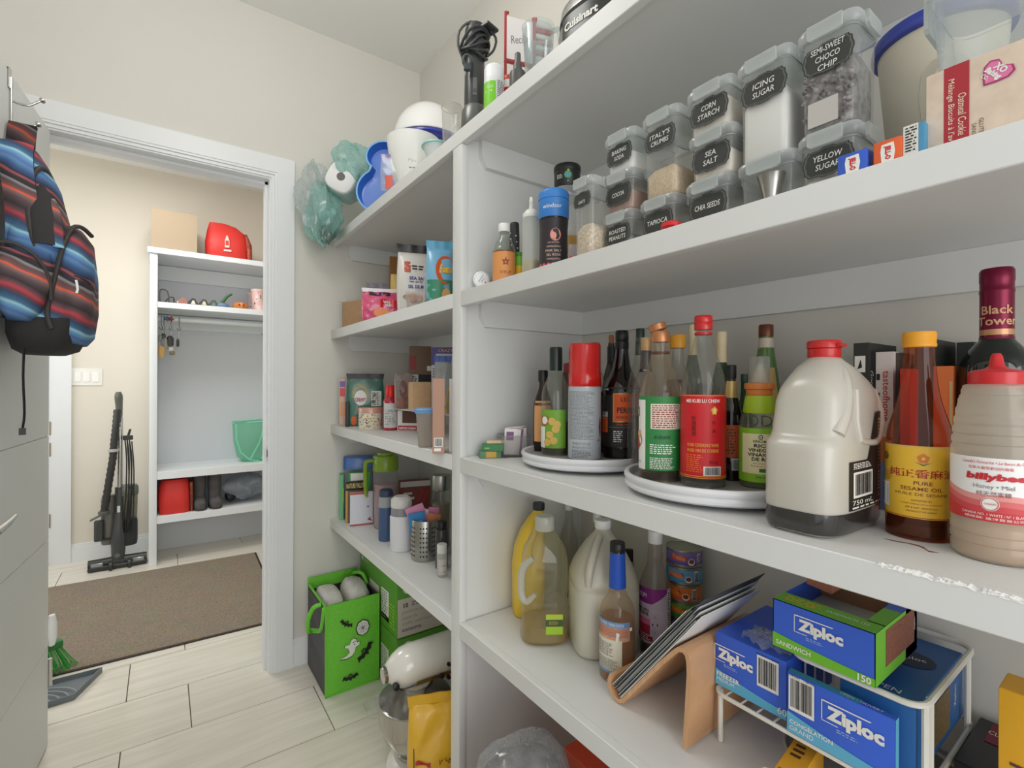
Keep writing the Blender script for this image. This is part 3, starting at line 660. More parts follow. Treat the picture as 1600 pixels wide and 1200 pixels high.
# ------------------------------------------------------------------ shelf C: big containers at the near end
JUG = mt((196, 192, 180), .25, spec=.6, sss=.15, noise=.008, nscale=20)
jx, jy = .722, .287
j = thing('syrup_jug', 'large translucent white syrup jug with a red flip cap', 'jug', jx, jy, ZC, radians(-1) , None)
m = M(); JH = .235
HX, HY = .083, .048
def js(z, l_, r_, b_, p=4): return (z, (r_ - l_) / 2, b_, p, (r_ + l_) / 2, 0)
m.se([js(0, -.074, .074, .040), js(.006, -.080, .080, .045), js(.012, -.083, .083, .048), js(.105, -.083, .083, .048), js(.113, -.081, .083, .048), js(.119, -.072, .083, .047), js(.126, -.067, .083, .047), js(.165, -.060, .082, .045, 4), js(.180, -.056, .080, .043, 3.6), js(.190, -.051, .073, .039, 3.2), js(.200, -.043, .058, .035, 2.8),
      js(.210, -.034, .043, .030, 2.4), js(.219, -.022, .026, .022, 2), js(.224, -.016, .020, .017, 2)], JUG, n=44); part(m, 'body', j, ang=50)
m = M(); m.se([js(.004, -.081, .081, .0459), js(.012, -.0838, .0838, .0488), js(.030, -.0838, .0838, .0488)], mt((52, 50, 48), .2, coat=.5), n=44, caps=(0, 0)); part(m, 'syrup_left', j, 'dark band of syrup left in the bottom')
m = M(); m.tube([(-.052, -.036, .126), (-.034, -.038, .155), (-.02, -.033, .190), (-.004, -.020, .212)], [.010, .009, .008, .006], JUG, n=12)
m.tube([(-.01, -.046, .116), (.03, -.048, .112), (.052, -.046, .12), (.062, -.044, .15), (.06, -.036, .18)], .0045, JUG, n=8); m.tube([(-.01, -.046, .116), (-.018, -.045, .14), (-.012, -.042, .18)], .0045, JUG, n=8); part(m, 'grip', j, ang=70)
m = M(); RC = mt((196, 30, 30), .35, coat=.2); m.lathe([(.0185, .222), (.0195, .224), (.0195, .234), (.0185, .235), (.0205, .2355), (.0205, .2435), (.019, .2455)], RC, n=28, T=mv(.002, 0, 0)); m.box(-.008, -.024, .2365, .010, -.019, .241, RC); part(m, 'cap', j)
q = D(); q.band(0, .0525, lambda x: 0, lambda x: .060 if x < .022 else (.060 + (x - .022) * 5 if x < .034 else .120), mt((36, 36, 34), .4), 0, 42)
q.fine(.004, .050, .028, .058, 4, PAPER, 1, 2); q.fine(.036, .008, .046, .112, 24, mt((170, 170, 160), .6), 1, 3); q.bars(.006, .018, .026, .044, 1, 4); q.text('750 mL', .016, .009, .006, PAPER, 1); q.fine(.003, .001, .05, .005, 1, PAPER, 1)
m = M()
def jm(s_, t, o):                                # the label lies on the long near side of the jug
    X_ = -.044 + s_ * 2.36
    return V((X_, -.0482 * (1 - min(.97, abs(X_) / .0832) ** 4) ** .25 - o - .0002, .032 + t))
q.into(m, jm, .0004); part(m, 'label', j, ang=60)
P = bot(1435, 846, 520, 108, ZC)
def l8(d, w, h):
    R_ = mt((170, 40, 24), .5); B_ = mt((120, 60, 24), .5)
    d.rect(-w / 2, h * .01, w / 2, h * .02, R_, 1); d.rect(-w / 2, h * .98, w / 2, h * .99, mt((200, 180, 120), .4), 1)
    d.circ(-w * .27, h * .82, w * .05, h * .06, mt((120, 104, 50), .5), 1); d.text('純正香麻油', w * .05, h * .62, h * .12, R_, 1, w=w * .50, bold=.01)
    for k in range(5): a = 2 * pi * k / 5 + .3; d.circ(w * (.06 + .022 * cos(a)), h * (.83 + .035 * sin(a)), w * .022, h * .035, mt((206, 120, 50), .5), 1, 10)
    d.circ(w * .06, h * .83, w * .012, h * .02, YELLOW, 2); d.poly([(w * -.0, h * .78), (w * .06, h * .73), (w * .12, h * .78), (w * .06, h * .75)], mt((40, 110, 60), .5), 1)
    d.text('PURE', w * .06, h * .49, h * .05, B_, 1, w=w * .13, bold=.01); d.text('SESAME OIL', w * .05, h * .41, h * .05, B_, 1, w=w * .30, bold=.01); d.text('HUILE DE SESAME', w * .05, h * .335, h * .038, B_, 1, w=w * .38)
    for i, s_ in enumerate(('EXPORTED BY', 'TIANJIN CEREALS, OILS & FOODSTUFFS', 'IMP & EXP. GROUP CO.', 'PRODUCT OF CHINA')): d.text(s_, w * .05, h * (.25 - i * .05), h * .024, B_, 1)
    d.bars(-w * .33, h * .14, -w * .22, h * .42, 1, 2, vert=False); d.fine(-w * .34, h * .48, -w * .16, h * .62, 6, mt((170, 120, 40), .6), 1)
bottle('sesame_oil_bottle', 'amber bottle with yellow cap and yellow sesame oil label', P, [(.82, 0), (.95, .008), (1, .03), (1, .42), (.99, .48), (.92, .54), (.74, .62), (.6, .70), (.52, .79), (.47, .88), (.45, .94)],
       cl((240, 190, 160), (170, 90, 60), .12, .04), (.42, cl((190, 120, 60), (90, 46, 20), .7)), [('cap', [(.50, .925), (.52, .93), (.52, .94), (.50, .945), (.52, .99), (.49, 1.0)], mt((240, 166, 40), .4)), ('thick_base', [(.86, .008), (.97, .02), (.97, .07)], mt((60, 52, 30), .2, coat=.4))], [(.105, .45, 118, mt((226, 180, 50), .45), l8)], z=ZC, turn=-.12)
P = bot(1556, 884, 553, 152, ZC)
def ridge():
    o = [(.86, 0), (.94, .01), (.99, .025)]
    for z0, k in ((.04, .99), (.085, 1.0), (.13, 1.0)): o += [(k, z0), (k * 1.0, z0 + .022), (k * .975, z0 + .034), (k * .975, z0 + .040)]
    o += [(.985, .185), (.99, .19), (.99, .50)]
    rr = 1.0
    for i in range(7):
        z0 = .515 + i * .047; rr = [1.0, .985, .965, .935, .895, .84, .77][i]; o += [(rr, z0), (rr * .995, z0 + .022), (rr * .955, z0 + .034), (rr * .955, z0 + .042)]
    o += [(.70, .845), (.6, .85)]; return o
def l9(d, w, h):
    R_ = mt((196, 34, 44), .5)
    [d.band(-w / 2, w / 2, lambda x: 0, lambda x, k=k: h * (.42 - k * .09 - .10 * x / w * 2 + .03 * sin(x * 90)), mt(((226, 150, 146), (214, 104, 104), (206, 70, 74), (200, 48, 56))[k], .5), .2 + k * .2, 40) for k in range(4)]
    d.text("Canada's Favourite • Le favori du Canada", w * .02, h * .93, h * .05, R_, 2, w=w * .44, shear=.2); d.text('加拿大最受歡迎的蜂蜜', -w * .02, h * .84, h * .05, R_, 2)
    d.text('billybee', w * .01, h * .69, h * .14, R_, 2, w=w * .36, bold=.05, shear=.1); d.text('Honey • Miel', w * .0, h * .54, h * .085, GREYT, 2, w=w * .24); d.text('純天然蜜糖', w * .0, h * .44, h * .075, mt((130, 60, 60), .5), 2)
    d.circ(-w * .02, h * .28, w * .055, h * .11, PAPER, 2); d.ring(-w * .02, h * .28, w * .05, h * .1, w * .005, R_, 3); d.text('CANADIAN', -w * .02, h * .28, h * .03, R_, 3, w=w * .07)
    d.text('CANADA NO. 1 WHITE / Nº 1 BLANC', 0, h * .11, h * .04, PAPER, 2, w=w * .4); d.text('總經銷: 遠洋貿易公司', 0, h * .05, h * .04, PAPER, 2, w=w * .36)
bottle('honey_jar', 'ribbed beehive honey jar with a red spout lid and red and white label', P, ridge(), cl((240, 230, 214), (232, 226, 212), .5, .15), (.47, mt((190, 152, 116), .4)),
       [('lid', [(.60, .83), (.62, .84), (.62, .905), (.55, .915), (.26, .925), (.17, .94), (.13, .985), (.08, 1.0)], mt((206, 34, 40), .35, coat=.2))], [(.20, .50, 100, mt((238, 236, 234), .45), l9)], z=ZC, turn=-.05, smooth=0, cat='jar')
P = botx(1557, .918, 421, 128, ZC)
bottle('wine_bottle', 'big dark wine bottle with a crimson capsule at the right edge', P, [(.85, 0), (.98, .01), (1, .03), (1, .52), (.98, .58), (.9, .645), (.66, .69), (.46, .72), (.442, .735)],
       mt((10, 22, 16), .06, coat=.6), None, [('capsule', [(.455, .722), (.438, .735), (.438, .90), (.452, .905), (.452, .915), (.438, .92), (.438, .945), (.452, .95), (.452, .99), (.41, 1.0)], mt((122, 18, 54), .3, .5)), ('foil_band', [(.441, .738), (.441, .76)], mt((214, 160, 120), .35, .5))],
       [(.765, .90, 62, None, lambda d, w, h: (d.text('Black', w * .02, h * .52, h * .25, mt((226, 170, 130), .4), 1, bold=.02), d.text('Tower', w * .02, h * .2, h * .25, mt((226, 170, 130), .4), 1, bold=.02))), (.1, .5, 70, mt((18, 26, 22), .4), None)], z=ZC)
# books leaning along the back wall
def book(label, u, X, vt, w, d_, mat, fn=None, pages=None, group='cookbooks along the back wall', u_is_left=True):
    az = TH + atan((u - 800) / FPX); y = X / tan(az); az2 = TH + atan((u + w - 800) / FPX); y2 = X / tan(az2); th = y - y2
    z1 = zat(u, vt, X, y); H = z1 - ZC
    t_ = thing('cookbook', label, 'book', X, (y + y2) / 2, ZC, -pi / 2, group); e = .0003
    m = M(); cov = mat
    m.box(-th / 2 + e, 0, 0, th / 2 - e, .0022, H, cov); m.box(-th / 2 + e, .0022, 0, -th / 2 + .002 + e, d_, H, cov); m.box(th / 2 - .002 - e, .0022, 0, th / 2 - e, d_, H, cov); part(m, 'cover', t_)
    m = M(); m.box(-th / 2 + .0022 + e, .0024, .003, th / 2 - .0022 - e, d_ - .003, H - .003, PAPER); part(m, 'pages', t_)
    if fn: q = D(); fn(q, th, H); m = M(); q.into(m, plane((0, 0, 0), (1, 0, 0), (0, 0, 1))); part(m, 'spine_print', t_, ang=60)
    return t_
book('thick black book with a white mark on its spine, left end of the row', 1333, .868, 537, 24, .12, mt((44, 46, 44), .5), lambda d, w, h: (d.rect(-w * .4, h * .82, w * .3, h * .92, PAPER, 0, 1), d.poly([(-w * .2, h * .84), (0, h * .9), (w * .1, h * .85)], INK, 1)))
book('narrow black book with white script on its spine', 1357.4, .88, 550, 10, .11, mt((38, 40, 40), .5), lambda d, w, h: d.text('Good Food', 0, h * .75, w * .5, PAPER, 1, rz=-pi / 2, w=h * .25, shear=.2))
book('spiral cookbook with white spine and red lettering', 1368, .88, 551, 28, .12, mt((216, 208, 202), .5), lambda d, w, h: (d.text('tasteofhome', w * .12, h * .72, w * .4, mt((190, 60, 50), .5), 1, rz=-pi / 2, w=h * .32, bold=.01), d.rect(-w * .48, h * .30, w * .48, h * .46, mt((200, 120, 60), .5), 0, 1), d.rect(-w * .48, 0, w * .48, h * .30, mt((120, 140, 190), .5), 0, 1), [d.rect(-w * .44, h * (.82 - k * .12), -w * .24, h * (.86 - k * .12), INK, 1, 1) for k in range(4)]))
book('dark brown book right of the spiral cookbook', 1396.5, .89, 552, 9, .12, mt((70, 60, 50), .6))
book('bright red book behind the sesame oil', 1406, .865, 577, 17, .12, mt((206, 40, 40), .5))
book('tall black binder behind the sesame oil cap', 1429, .90, 531, 28, .12, mt((48, 52, 48), .5))
book('orange book between the oil bottle and the wine bottle', 1458, .893, 573, 32, .11, mt((214, 116, 60), .5), lambda d, w, h: d.rect(w * .3, h * .4, w * .45, h * .9, mt((190, 170, 120), .5), 0, 1))
book('large dark green book leaning behind the wine bottle', 1494, .965, 536, 28, .065, mt((50, 60, 54), .5))
# left end: tea boxes, sweetener tub
P = onz(736, 714, ZC)
def teabox(label, x, y, rz, z, mat, fn):
    t_ = thing('tea_box', label, 'box', x, y, z, rz, 'little green boxes by the post'); m = M(); m.box(-.027, -.016, 0, .027, .016, .017, mat, b=.0008); part(m, 'body', t_)
    q = D(); fn(q); m = M(); q.into(m, plane((0, -.016, 0), (1, 0, 0), (0, 0, 1))); part(m, 'printing', t_)
teabox('green box with an orange panel, lower of two little boxes', .672, 1.030, -.42, ZC, mt((92, 132, 96), .5), lambda q: q.rect(-.012, .001, .014, .016, mt((200, 160, 70), .5)))
teabox('plain dark green box on top of the orange-panelled one', .678, 1.026, -.6, ZC + .0172, mt((60, 124, 78), .5), lambda q: q.rect(-.02, .006, -.008, .009, mt((150, 190, 120), .5)))
m = M(); m.box(-.022, -.012, 0, .022, .012, .007, mt((220, 196, 160), .6), b=.001); solo(m, 'tissue_packet', 'thin beige packet lying on the two small green boxes', 'packet', .688, 1.03, ZC + .0344, -.5)
P = bxp(805, 715, 684, 48, ZC, .1)
t_ = thing('sweetener_tub', 'clear square tub filled with sugar and sweetener packets', 'tub', P[0], P[1], ZC, P[2]); w = P[3]
m = M(); m.rl([(.001, .006), (.002, .004), (.052, 0), (.053, -.002), (.055, -.002), (.055, .001)], w / 2, .036, .008, cl((226, 226, 226), (222, 218, 220), .22, .1), T=mv(0, .036, 0), caps=(1, 0)); part(m, 'tub', t_)
m = M(); m.box(-w * .4, .003, 0, w * .4, .069, .003, mt((60, 60, 60), .5)); part(m, 'base', t_)
rnd = random.Random(5)
for k in range(9):
    x0 = -w * .36 + k * w * .085; col = ((236, 230, 226), (236, 230, 226), (128, 84, 130), (240, 236, 230), (224, 214, 208))[k % 5]
    m = M(); m.box(0, 0, 0, w * .42, .0012, .066, mt(col, .6)); q = D(); ic = ((128, 80, 128), (190, 40, 40))[k % 2]
    q.rect(w * .06, .036, w * .3, .058, mt(ic, .5), 0, 1) if k % 3 == 0 else q.text('Sugar', w * .2, .05, .006, mt(ic, .5), 0); q.into(m, plane((0, 0, 0), (1, 0, 0), (0, 0, 1)))
    m2 = part(m, 'sweetener_packet', t_); m2.location = (x0 + (-.0 if k < 5 else -w * .25), .012 + k * .0055, .006); m2.rotation_euler = (rnd.uniform(-.12, .08), rnd.uniform(-.15, .1), 0)
P = bxp(834, 698, 617, 24, ZC, 0)
carton('salt_box', 'blue carton standing behind the sweetener tub', P, .02, mt((40, 70, 150), .5), lambda d, w, h: (d.circ(0, h * .68, w * .25, w * .25, PAPER), d.fine(-w * .3, h * .4, w * .3, h * .5, 3, PAPER, 1)), z=ZC)

# wear on the shelf: a dried syrup trickle and chipped paint along the front edge near the honey
rnd = random.Random(21); q = []
pts = [onz(u, v, ZC) for u, v in ((1383, 842), (1400, 846), (1418, 849), (1436, 853), (1446, 857), (1452, 862), (1466, 864))]
m = M(); n_ = len(pts); ws = (.0006, .0012, .0008, .0016, .0022, .0014, .0006)
m.loops([[(p.x - w * 1.6, p.y, ZC + .0004), (p.x + w * 1.6, p.y + w, ZC + .0004)] for p, w in zip(pts, ws)], mt((150, 92, 70), .3), caps=(0, 0), closed=False); shp(m, 'syrup_stain')
m = M(); CHP = mt((244, 244, 240), .7)
for k in range(46):
    p = onz(1470 + 130 * rnd.random() ** .8, 900, ZC); y = rnd.uniform(.085, .19); a = rnd.uniform(.0015, .005); z = rnd.uniform(0, .0012)
    m.add([(XS - .0006, y - a, ZC - rnd.uniform(.001, .004)), (XS - .0006, y + a, ZC - rnd.uniform(.001, .003)), (XS - .0002, y + a * .7, ZC + .0006), (XS + rnd.uniform(.002, .006), y + a * .3, ZC + .0007 + z), (XS + .001, y - a, ZC + .0006)], [(4, 3, 2, 1, 0)], CHP)
for i, v in enumerate(m.v): m.v[i] = (v[0] - XS, v[1] - 1.094, v[2])
o = part(m, 'chipped_paint', sh); o['kind'] = 'stuff'
# ================================================================== shelf A, right bay: clip-lid boxes with chalk labels
LID = cl((248, 250, 250), (240, 243, 243), .34, .14, .8); BODYC = cl((250, 251, 250), (235, 236, 234), .16, .08, .7)
CLIP = cl((235, 238, 238), (236, 240, 238), .5, .15, .9)
CHALK = mt((50, 53, 50), .6); CHW = mt((225, 225, 218), .8)
def plaque(w, h):
    a, b = w / 2, h / 2; k = w * .09; P = [(-a + k, b - k * .4), (-a * .35, b - k * .4), (-a * .22, b), (a * .22, b), (a * .35, b - k * .4), (a - k, b - k * .4), (a - k * .8, b - k * .9), (a - k * .2, b - k * 1.3), (a - k * .1, b * .35), (a + k * .25, b * .12), (a + k * .25, 0)]
    Q = [(-x, y) for x, y in reversed(P)]; T_ = Q[:1] + [p for p in P]                  # upper outline from the left middle to the right middle
    up = [(-x, y) for x, y in reversed(P)][:0]
    top = [(-a - k * .25, 0), (-a - k * .25, b * .12), (-a + k * .1, b * .35), (-a + k * .2, b - k * 1.3), (-a + k * .8, b - k * .9)] + P
    return top + [(x, -y) for x, y in reversed(top[1:-1])]
def clipbox(label, text, yl, w, z, h, d_=.15, X0=.78, fill=None, dark=None, group='clip-lid storage boxes with chalk labels', lw=None, K=.65 / .78):
    """yl = far edge of the front face; the front looks at the room (-x)"""
    yl *= K; w *= K; d_ *= K; X0 *= K; x, y = X0, yl - w / 2; t_ = thing('storage_box', label, 'container', x, y, z, -pi / 2, group)
    r = .011; hb = h - .0145
    m = M(); m.rl([(.0005, .005), (.003, .003), (hb * .97, .0015), (hb, .0015)], w / 2, d_ / 2, r, BODYC, T=mv(0, d_ / 2, 0), k=5, caps=(1, 0)); part(m, 'body', t_)
    if fill:
        fh, fm = fill; m = M(); m.rl([(.0015, .006), (.004, .0045), (fh * h * .8, .0045), (fh * h, .012)], w / 2, d_ / 2, r, fm, T=mv(0, d_ / 2, 0), k=4); part(m, 'contents', t_, ang=60)
    m = M(); m.rl([(hb - .001, -.0015), (hb + .002, -.0035), (h - .004, -.0035), (h, -.001)], w / 2, d_ / 2, r, LID, T=mv(0, d_ / 2, 0), k=5)
    m.rl([(h - .001, .012), (h + .0005, .013)], w / 2, d_ / 2, r, CLIP, T=mv(0, d_ / 2, 0), k=5); m.rl([(hb - .003, .0005), (hb - .001, .0005)], w / 2, d_ / 2, r, mt((150, 154, 154), .4), T=mv(0, d_ / 2, 0), k=5, caps=(0, 0)); part(m, 'lid', t_)
    for sx in (0, 1, 2):
        m = M(); T_ = (Matrix(), mv(w / 2, d_ / 2, 0) @ rot('Z', pi / 2), mv(-w / 2, d_ / 2, 0) @ rot('Z', -pi / 2))[sx]; ww = w * .30 if sx == 0 else d_ * .28
        m.prism([(-ww, h - .002), (-ww, h - .017), (-ww + .004, h - .020), (ww - .004, h - .020), (ww, h - .017), (ww, h - .002)], -.0075, -.0035, CLIP, T=T_); m.box(-ww, -.007, h - .004, ww, .006, h - .0015, CLIP, T=T_); part(m, 'clip', t_)
    if text:
        lw_ = lw or w * .86; lh = lw_ * .66; q = D(); P = plaque(lw_, lh); q.poly(P, CHALK, 0)
        for k, kk in ((.93, .008), (.89, .005)):
            A = [(a * k, b * k) for a, b in P]; B = [(a * (k - kk * 1.6), b * (k - kk * 1.6)) for a, b in P]; n_ = len(A)
            q.it.append((A + B, [(i, (i + 1) % n_, n_ + (i + 1) % n_, n_ + i) for i in range(n_)], mt((150, 150, 146), .8), 1))
        L_ = text.split('\n'); H = lh * .20
        for i, s_ in enumerate(L_): q.text(s_, -lw_ * .0, lh * ((len(L_) - 1) / 2 - i) * .30, H, CHW, 2, w=min(lw_ * .68, len(s_) * lw_ * .098), shear=.12, bold=.008)
        m = M(); q.into(m, plane((w * .03, -.0008, h - (.021 if h < .1 else .026) - lh / 2), (1, 0, 0), (0, 0, 1))); part(m, 'chalk_label', t_, ang=60)
    return t_
FLOUR = mt((238, 236, 232), .8, sss=.1); OATS = mt((214, 196, 172), .9, noise=.12, nscale=220, bump=.6, bscale=250); COCOA = mt((176, 140, 124), .85, noise=.04, nscale=60)
CRUMB = mt((214, 190, 158), .85, noise=.06, nscale=300); SALT = mt((228, 218, 206), .8, noise=.02, nscale=200); NUTS = mt((190, 150, 110), .8, noise=.12, nscale=160)
CHIPSM = mt((112, 106, 104), .6, noise=.22, nscale=90, bump=.8, bscale=110); SEEDS = mt((150, 142, 132), .85, noise=.1, nscale=300)
S1, S2 = .0690, .1375; e = .0008
ZA_ = ZA
clipbox('tall clip-lid box of pale oats, farthest left of the labelled boxes', 'QUICK\nOATS', .672, .050, ZA_, .1415, X0=.62, d_=.10, K=1, fill=(.42, OATS))
for i, (tx, lb, fl_) in enumerate((('ROASTED\nPEANUTS', 'short clip-lid box with the peanut label, at the bottom of the left stack', (.25, NUTS)), ('COCOA', 'short clip-lid box of cocoa in the middle of the left stack', (.55, COCOA)), ('BAKING\nSODA', 'short clip-lid box of white baking soda topping the left stack', (.5, FLOUR)))):
    clipbox(lb, tx, .742 + (.004, .002, .0)[i], .078, ZA_ + i * (S1 + e), S1, fill=fl_)
clipbox('short clip-lid box under the tall crumbs box, a red lid before it', 'TAPIOCA', .645, .080, ZA_, S1, fill=(.3, NUTS))
clipbox('tall clip-lid box of beige bread crumbs', "ITALY'S\nCRUMBS", .640, .080, ZA_ + S1 + e, S2, fill=(.36, CRUMB))
for i, (tx, lb, fl_) in enumerate((('CHIA SEEDS', 'short clip-lid box of seeds at the bottom of the middle stack', (.25, SEEDS)), ('SEA\nSALT', 'short clip-lid box of sea salt in the middle of the middle stack', (.6, SALT)), ('CORN\nSTARCH', 'short clip-lid box of corn starch topping the middle stack', (.7, SALT)))):
    clipbox(lb, tx, .540 - (0, .006, .002)[i], .083, ZA_ + i * (S1 + e), S1, fill=fl_)
clipbox('short clip-lid box without a label behind the metal cup', None, .440, .088, ZA_, S1, fill=(.2, FLOUR))
clipbox('tall clip-lid box full of bright white icing sugar', 'ICING\nSUGAR', .4415, .082, ZA_ + S1 + e, S2, fill=(.68, FLOUR))
clipbox('short clip-lid box of yellow sugar under the chocolate chips', 'YELLOW\nSUGAR', .345, .0755, ZA_, S1 + .006, d_=.085, fill=(.3, SALT))
cc = clipbox('clip-lid box of dark chocolate chips, high on the right', 'SEMI-SWEET\nCHOCO\nCHIP', .346, .076, ZA_ + S1 + .006 + e, S2 - .007, d_=.085, fill=(.72, CHIPSM))
m = M(); m.box(-.021, .0016, .008, .012, .0028, .038, mt((190, 186, 180), .8)); part(m, 'inner_packet', cc)
# chocolate chips as relief against the front wall
rnd = random.Random(3); m = M()
for k in range(120):
    x0, z0 = rnd.uniform(-.027, .027), rnd.uniform(.008, .094); s_ = rnd.uniform(.003, .0042)
    if -.023 < x0 < .014 and z0 < .041: continue
    m.lathe([(s_, 0), (s_ * .8, s_ * .5), (s_ * .3, s_ * 1.0)], CHIPSM, n=7, T=mv(x0, .0048, z0) @ rot('X', pi / 2 + rnd.uniform(-.5, .5)), caps=(0, 1))
o = part(m, 'chocolate_chips', cc); o['kind'] = 'stuff'
# two big round tubs with blue lids
for z0, h, r0, lb, rr in ((ZA_, .078, .058, 'short cream tub with a blue lid, under the tall one', .068), (ZA_ + .0795, .165, .058, 'tall cream plastic tub with a dark blue rim at its top', .072)):
    t_ = thing('plastic_tub', lb, 'tub', .855, .198, z0, face(.855, .198), 'cream tubs with blue lids')
    CT = mt((224, 216, 196), .35, coat=.2)
    m = M(); m.lathe([(r0 * .92, 0), (r0 * .97, .004), (rr * .95, h * .9)], CT, n=44); part(m, 'body', t_)
    m = M(); m.lathe([(rr * .96, h * .88), (rr * 1.03, h * .885), (rr * 1.05, h * .90), (rr * 1.05, h * .94), (rr * 1.02, h - .001)], mt((52, 70, 170), .35, coat=.3), n=48); part(m, 'lid', t_)
    if h > .1:
        q = D(); q.poly([(-.018, .0), (-.021, .03), (-.018, .055), (-.008, .068), (.006, .071), (.006, .066), (-.004, .055), (-.008, .03), (-.006, .006)], mt((206, 198, 178), .4), 0)
        m = M(); q.into(m, cylmap(lambda t: r0 * .97 + (rr * .95 - r0 * .97) * (t + .03) / (h * .9), .03)); part(m, 'scoop_mark', t_)
# cookie mix box lying on its side, clear container on top
def rt_(az_u, X): return X / tan(TH + atan((az_u - 800) / FPX))
bx_, by_ = .625, rt_(1445, .625)
t_ = thing('cookie_mix_box', 'cream and red cookie mix carton lying on its side at the right', 'box', bx_, by_ - .0975, ZA_, -pi / 2)
BW, BH = .195, .0776
m = M(); m.box(-BW / 2, 0, 0, BW / 2, .10, BH, mt((224, 204, 184), .6, noise=.03, nscale=60), b=.001); part(m, 'carton', t_)
q = D(); rr_ = mt((170, 40, 52), .5); L0 = 0
q.rect(L0 + .018, 0, L0 + .042, BH / .776, rr_, 0)
q.text('Mélange Biscuits à l’av', L0 + .0245, .045, .0078, CREAM, 1, w=.078, rz=-pi / 2, shear=.15); q.text('Oatmeal Cookie', L0 + .0355, .036, .0078, CREAM, 1, w=.052, rz=-pi / 2, shear=.15)
q.text('GLUTEN', L0 + .053, .012, .0042, BROWN, 1, rz=-pi / 2); q.text('SANS GL', L0 + .0465, .008, .0042, BROWN, 1, rz=-pi / 2)
H_ = [(.0, -.019), (-.010, -.010), (-.018, .0), (-.018, .009), (-.010, .014), (-.003, .011), (0, .006), (.003, .011), (.010, .014), (.018, .009), (.018, 0), (.010, -.010)]
hc = (L0 + .066, .072)
q.poly([(hc[0] + (x + y) * .6, hc[1] + (y - x) * .6) for x, y in H_], mt((176, 50, 110), .5), 1); q.poly([(hc[0] + (x + y) * .52, hc[1] + (y - x) * .52) for x, y in H_], mt((222, 120, 166), .5), 2)
q.text('XO', hc[0] + .004, hc[1] + .003, .007, PAPER, 3, bold=.04, rz=-.9); q.text('Baking', hc[0] - .003, hc[1] - .001, .0075, PAPER, 3, bold=.05, rz=-.9, shear=.2); q.text('co.', hc[0] - .0095, hc[1] - .002, .004, PAPER, 3, rz=-.9)
q.it = [([(x * .776 - BW / 2, y * .776) for x, y in vs], fs, mt_, l_) for vs, fs, mt_, l_ in q.it]
m = M(); q.into(m, plane((0, 0, 0), (1, 0, 0), (0, 0, 1))); part(m, 'printing', t_, ang=60)
t_ = thing('storage_box', 'large empty clear clip-lid container resting on the cookie mix box', 'container', .636, by_ - .082, ZA_ + BH + .001, -pi / 2)
BIG = cl((248, 251, 252), (232, 238, 241), .2, .06, .9)
m = M(); m.rl([(0, .012), (.004, .008), (.012, .006), (.085, 0), (.088, -.003), (.092, -.003)], .085, .0585, .02, BIG, T=mv(0, .0585, 0), k=6, caps=(1, 0)); m.rl([(.003, .012), (.0045, .011)], .085, .0585, .02, BIG, T=mv(0, .0585, 0), k=6); part(m, 'body', t_)
m = M(); m.rl([(.092, -.004), (.104, -.004), (.107, 0)], .085, .0585, .02, LID, T=mv(0, .0585, 0), k=6); part(m, 'lid', t_)
for T_ in (Matrix(), mv(-.085, .0585, 0) @ rot('Z', -pi / 2)):
    m = M(); m.prism([(-.03, .104), (-.03, .070), (-.026, .066), (.026, .066), (.03, .070), (.03, .104)], -.009, -.005, CLIP, T=T_); part(m, 'clip', t_)
# small gelatin boxes and odds at the front edge
def gel(label, u0, u1, X, vt, col, txt, d_=.025, sidec=None, txcol=RED):
    y0, y1 = rt_(u0, X), rt_(u1, X); w = y0 - y1; h = zat(u0, vt, X, y0) - ZA_
    def fn(q, W_, H_):
        if txt: q.poly([(-W_ * .2, 0), (-W_ * .24, H_ * .5), (-W_ * .2, H_ * .8), (W_ * .22, H_ * .82), (W_ * .27, H_ * .4), (W_ * .22, 0)], PAPER, 0); q.text(txt, 0, H_ * .40, W_ * .26, txcol, 1, w=H_ * .62, rz=-pi / 2, bold=.05)
        else: q.rect(-W_ / 2, 0, W_ * .2, H_, mt((224, 222, 214), .6), 0); q.fine(-W_ * .4, H_ * .1, W_ * .15, H_ * .95, 9, INK, 1, 4)
    return carton('gelatin_box', label, (X, (y0 + y1) / 2, -pi / 2, w, h), d_, mt(col, .5), fn, z=ZA_, group='small gelatin boxes')
gel('small blue gelatin box with red letters at the shelf edge', 1307, 1354, .614, 246, (52, 92, 196), 'JELL-O')
gel('small orange gelatin box with red letters at the shelf edge', 1363, 1408, .614, 226, (226, 96, 44), 'JELL-O')
gel('little pale blue carton with fine print, right of the orange box', 1410, 1444, .616, 200, (74, 140, 176), None)
x, y = .6315, rt_(1204, .6315)
m = M(); m.lathe([(.009, 0), (.010, .012), (.0165, .052), (.017, .053), (.0157, .052), (.009, .012), (.008, .002)], STEEL, n=24); solo(m, 'metal_cup', 'small flared steel measuring cup at the shelf edge', 'cup', x, y, ZA_ - .018 + .0186)
SC.objects['metal_cup'].scale = (1, 1, .62)
y = rt_(1048, .632); m = M(); m.lathe([(.014, 0), (.0165, .001), (.0165, .007), (.014, .009)], RED, n=28); o = solo(m, 'jar_lid', 'loose red plastic lid at the shelf edge', 'lid', .633, y, ZA_ + .003); o.rotation_euler = (0, radians(8), 0)
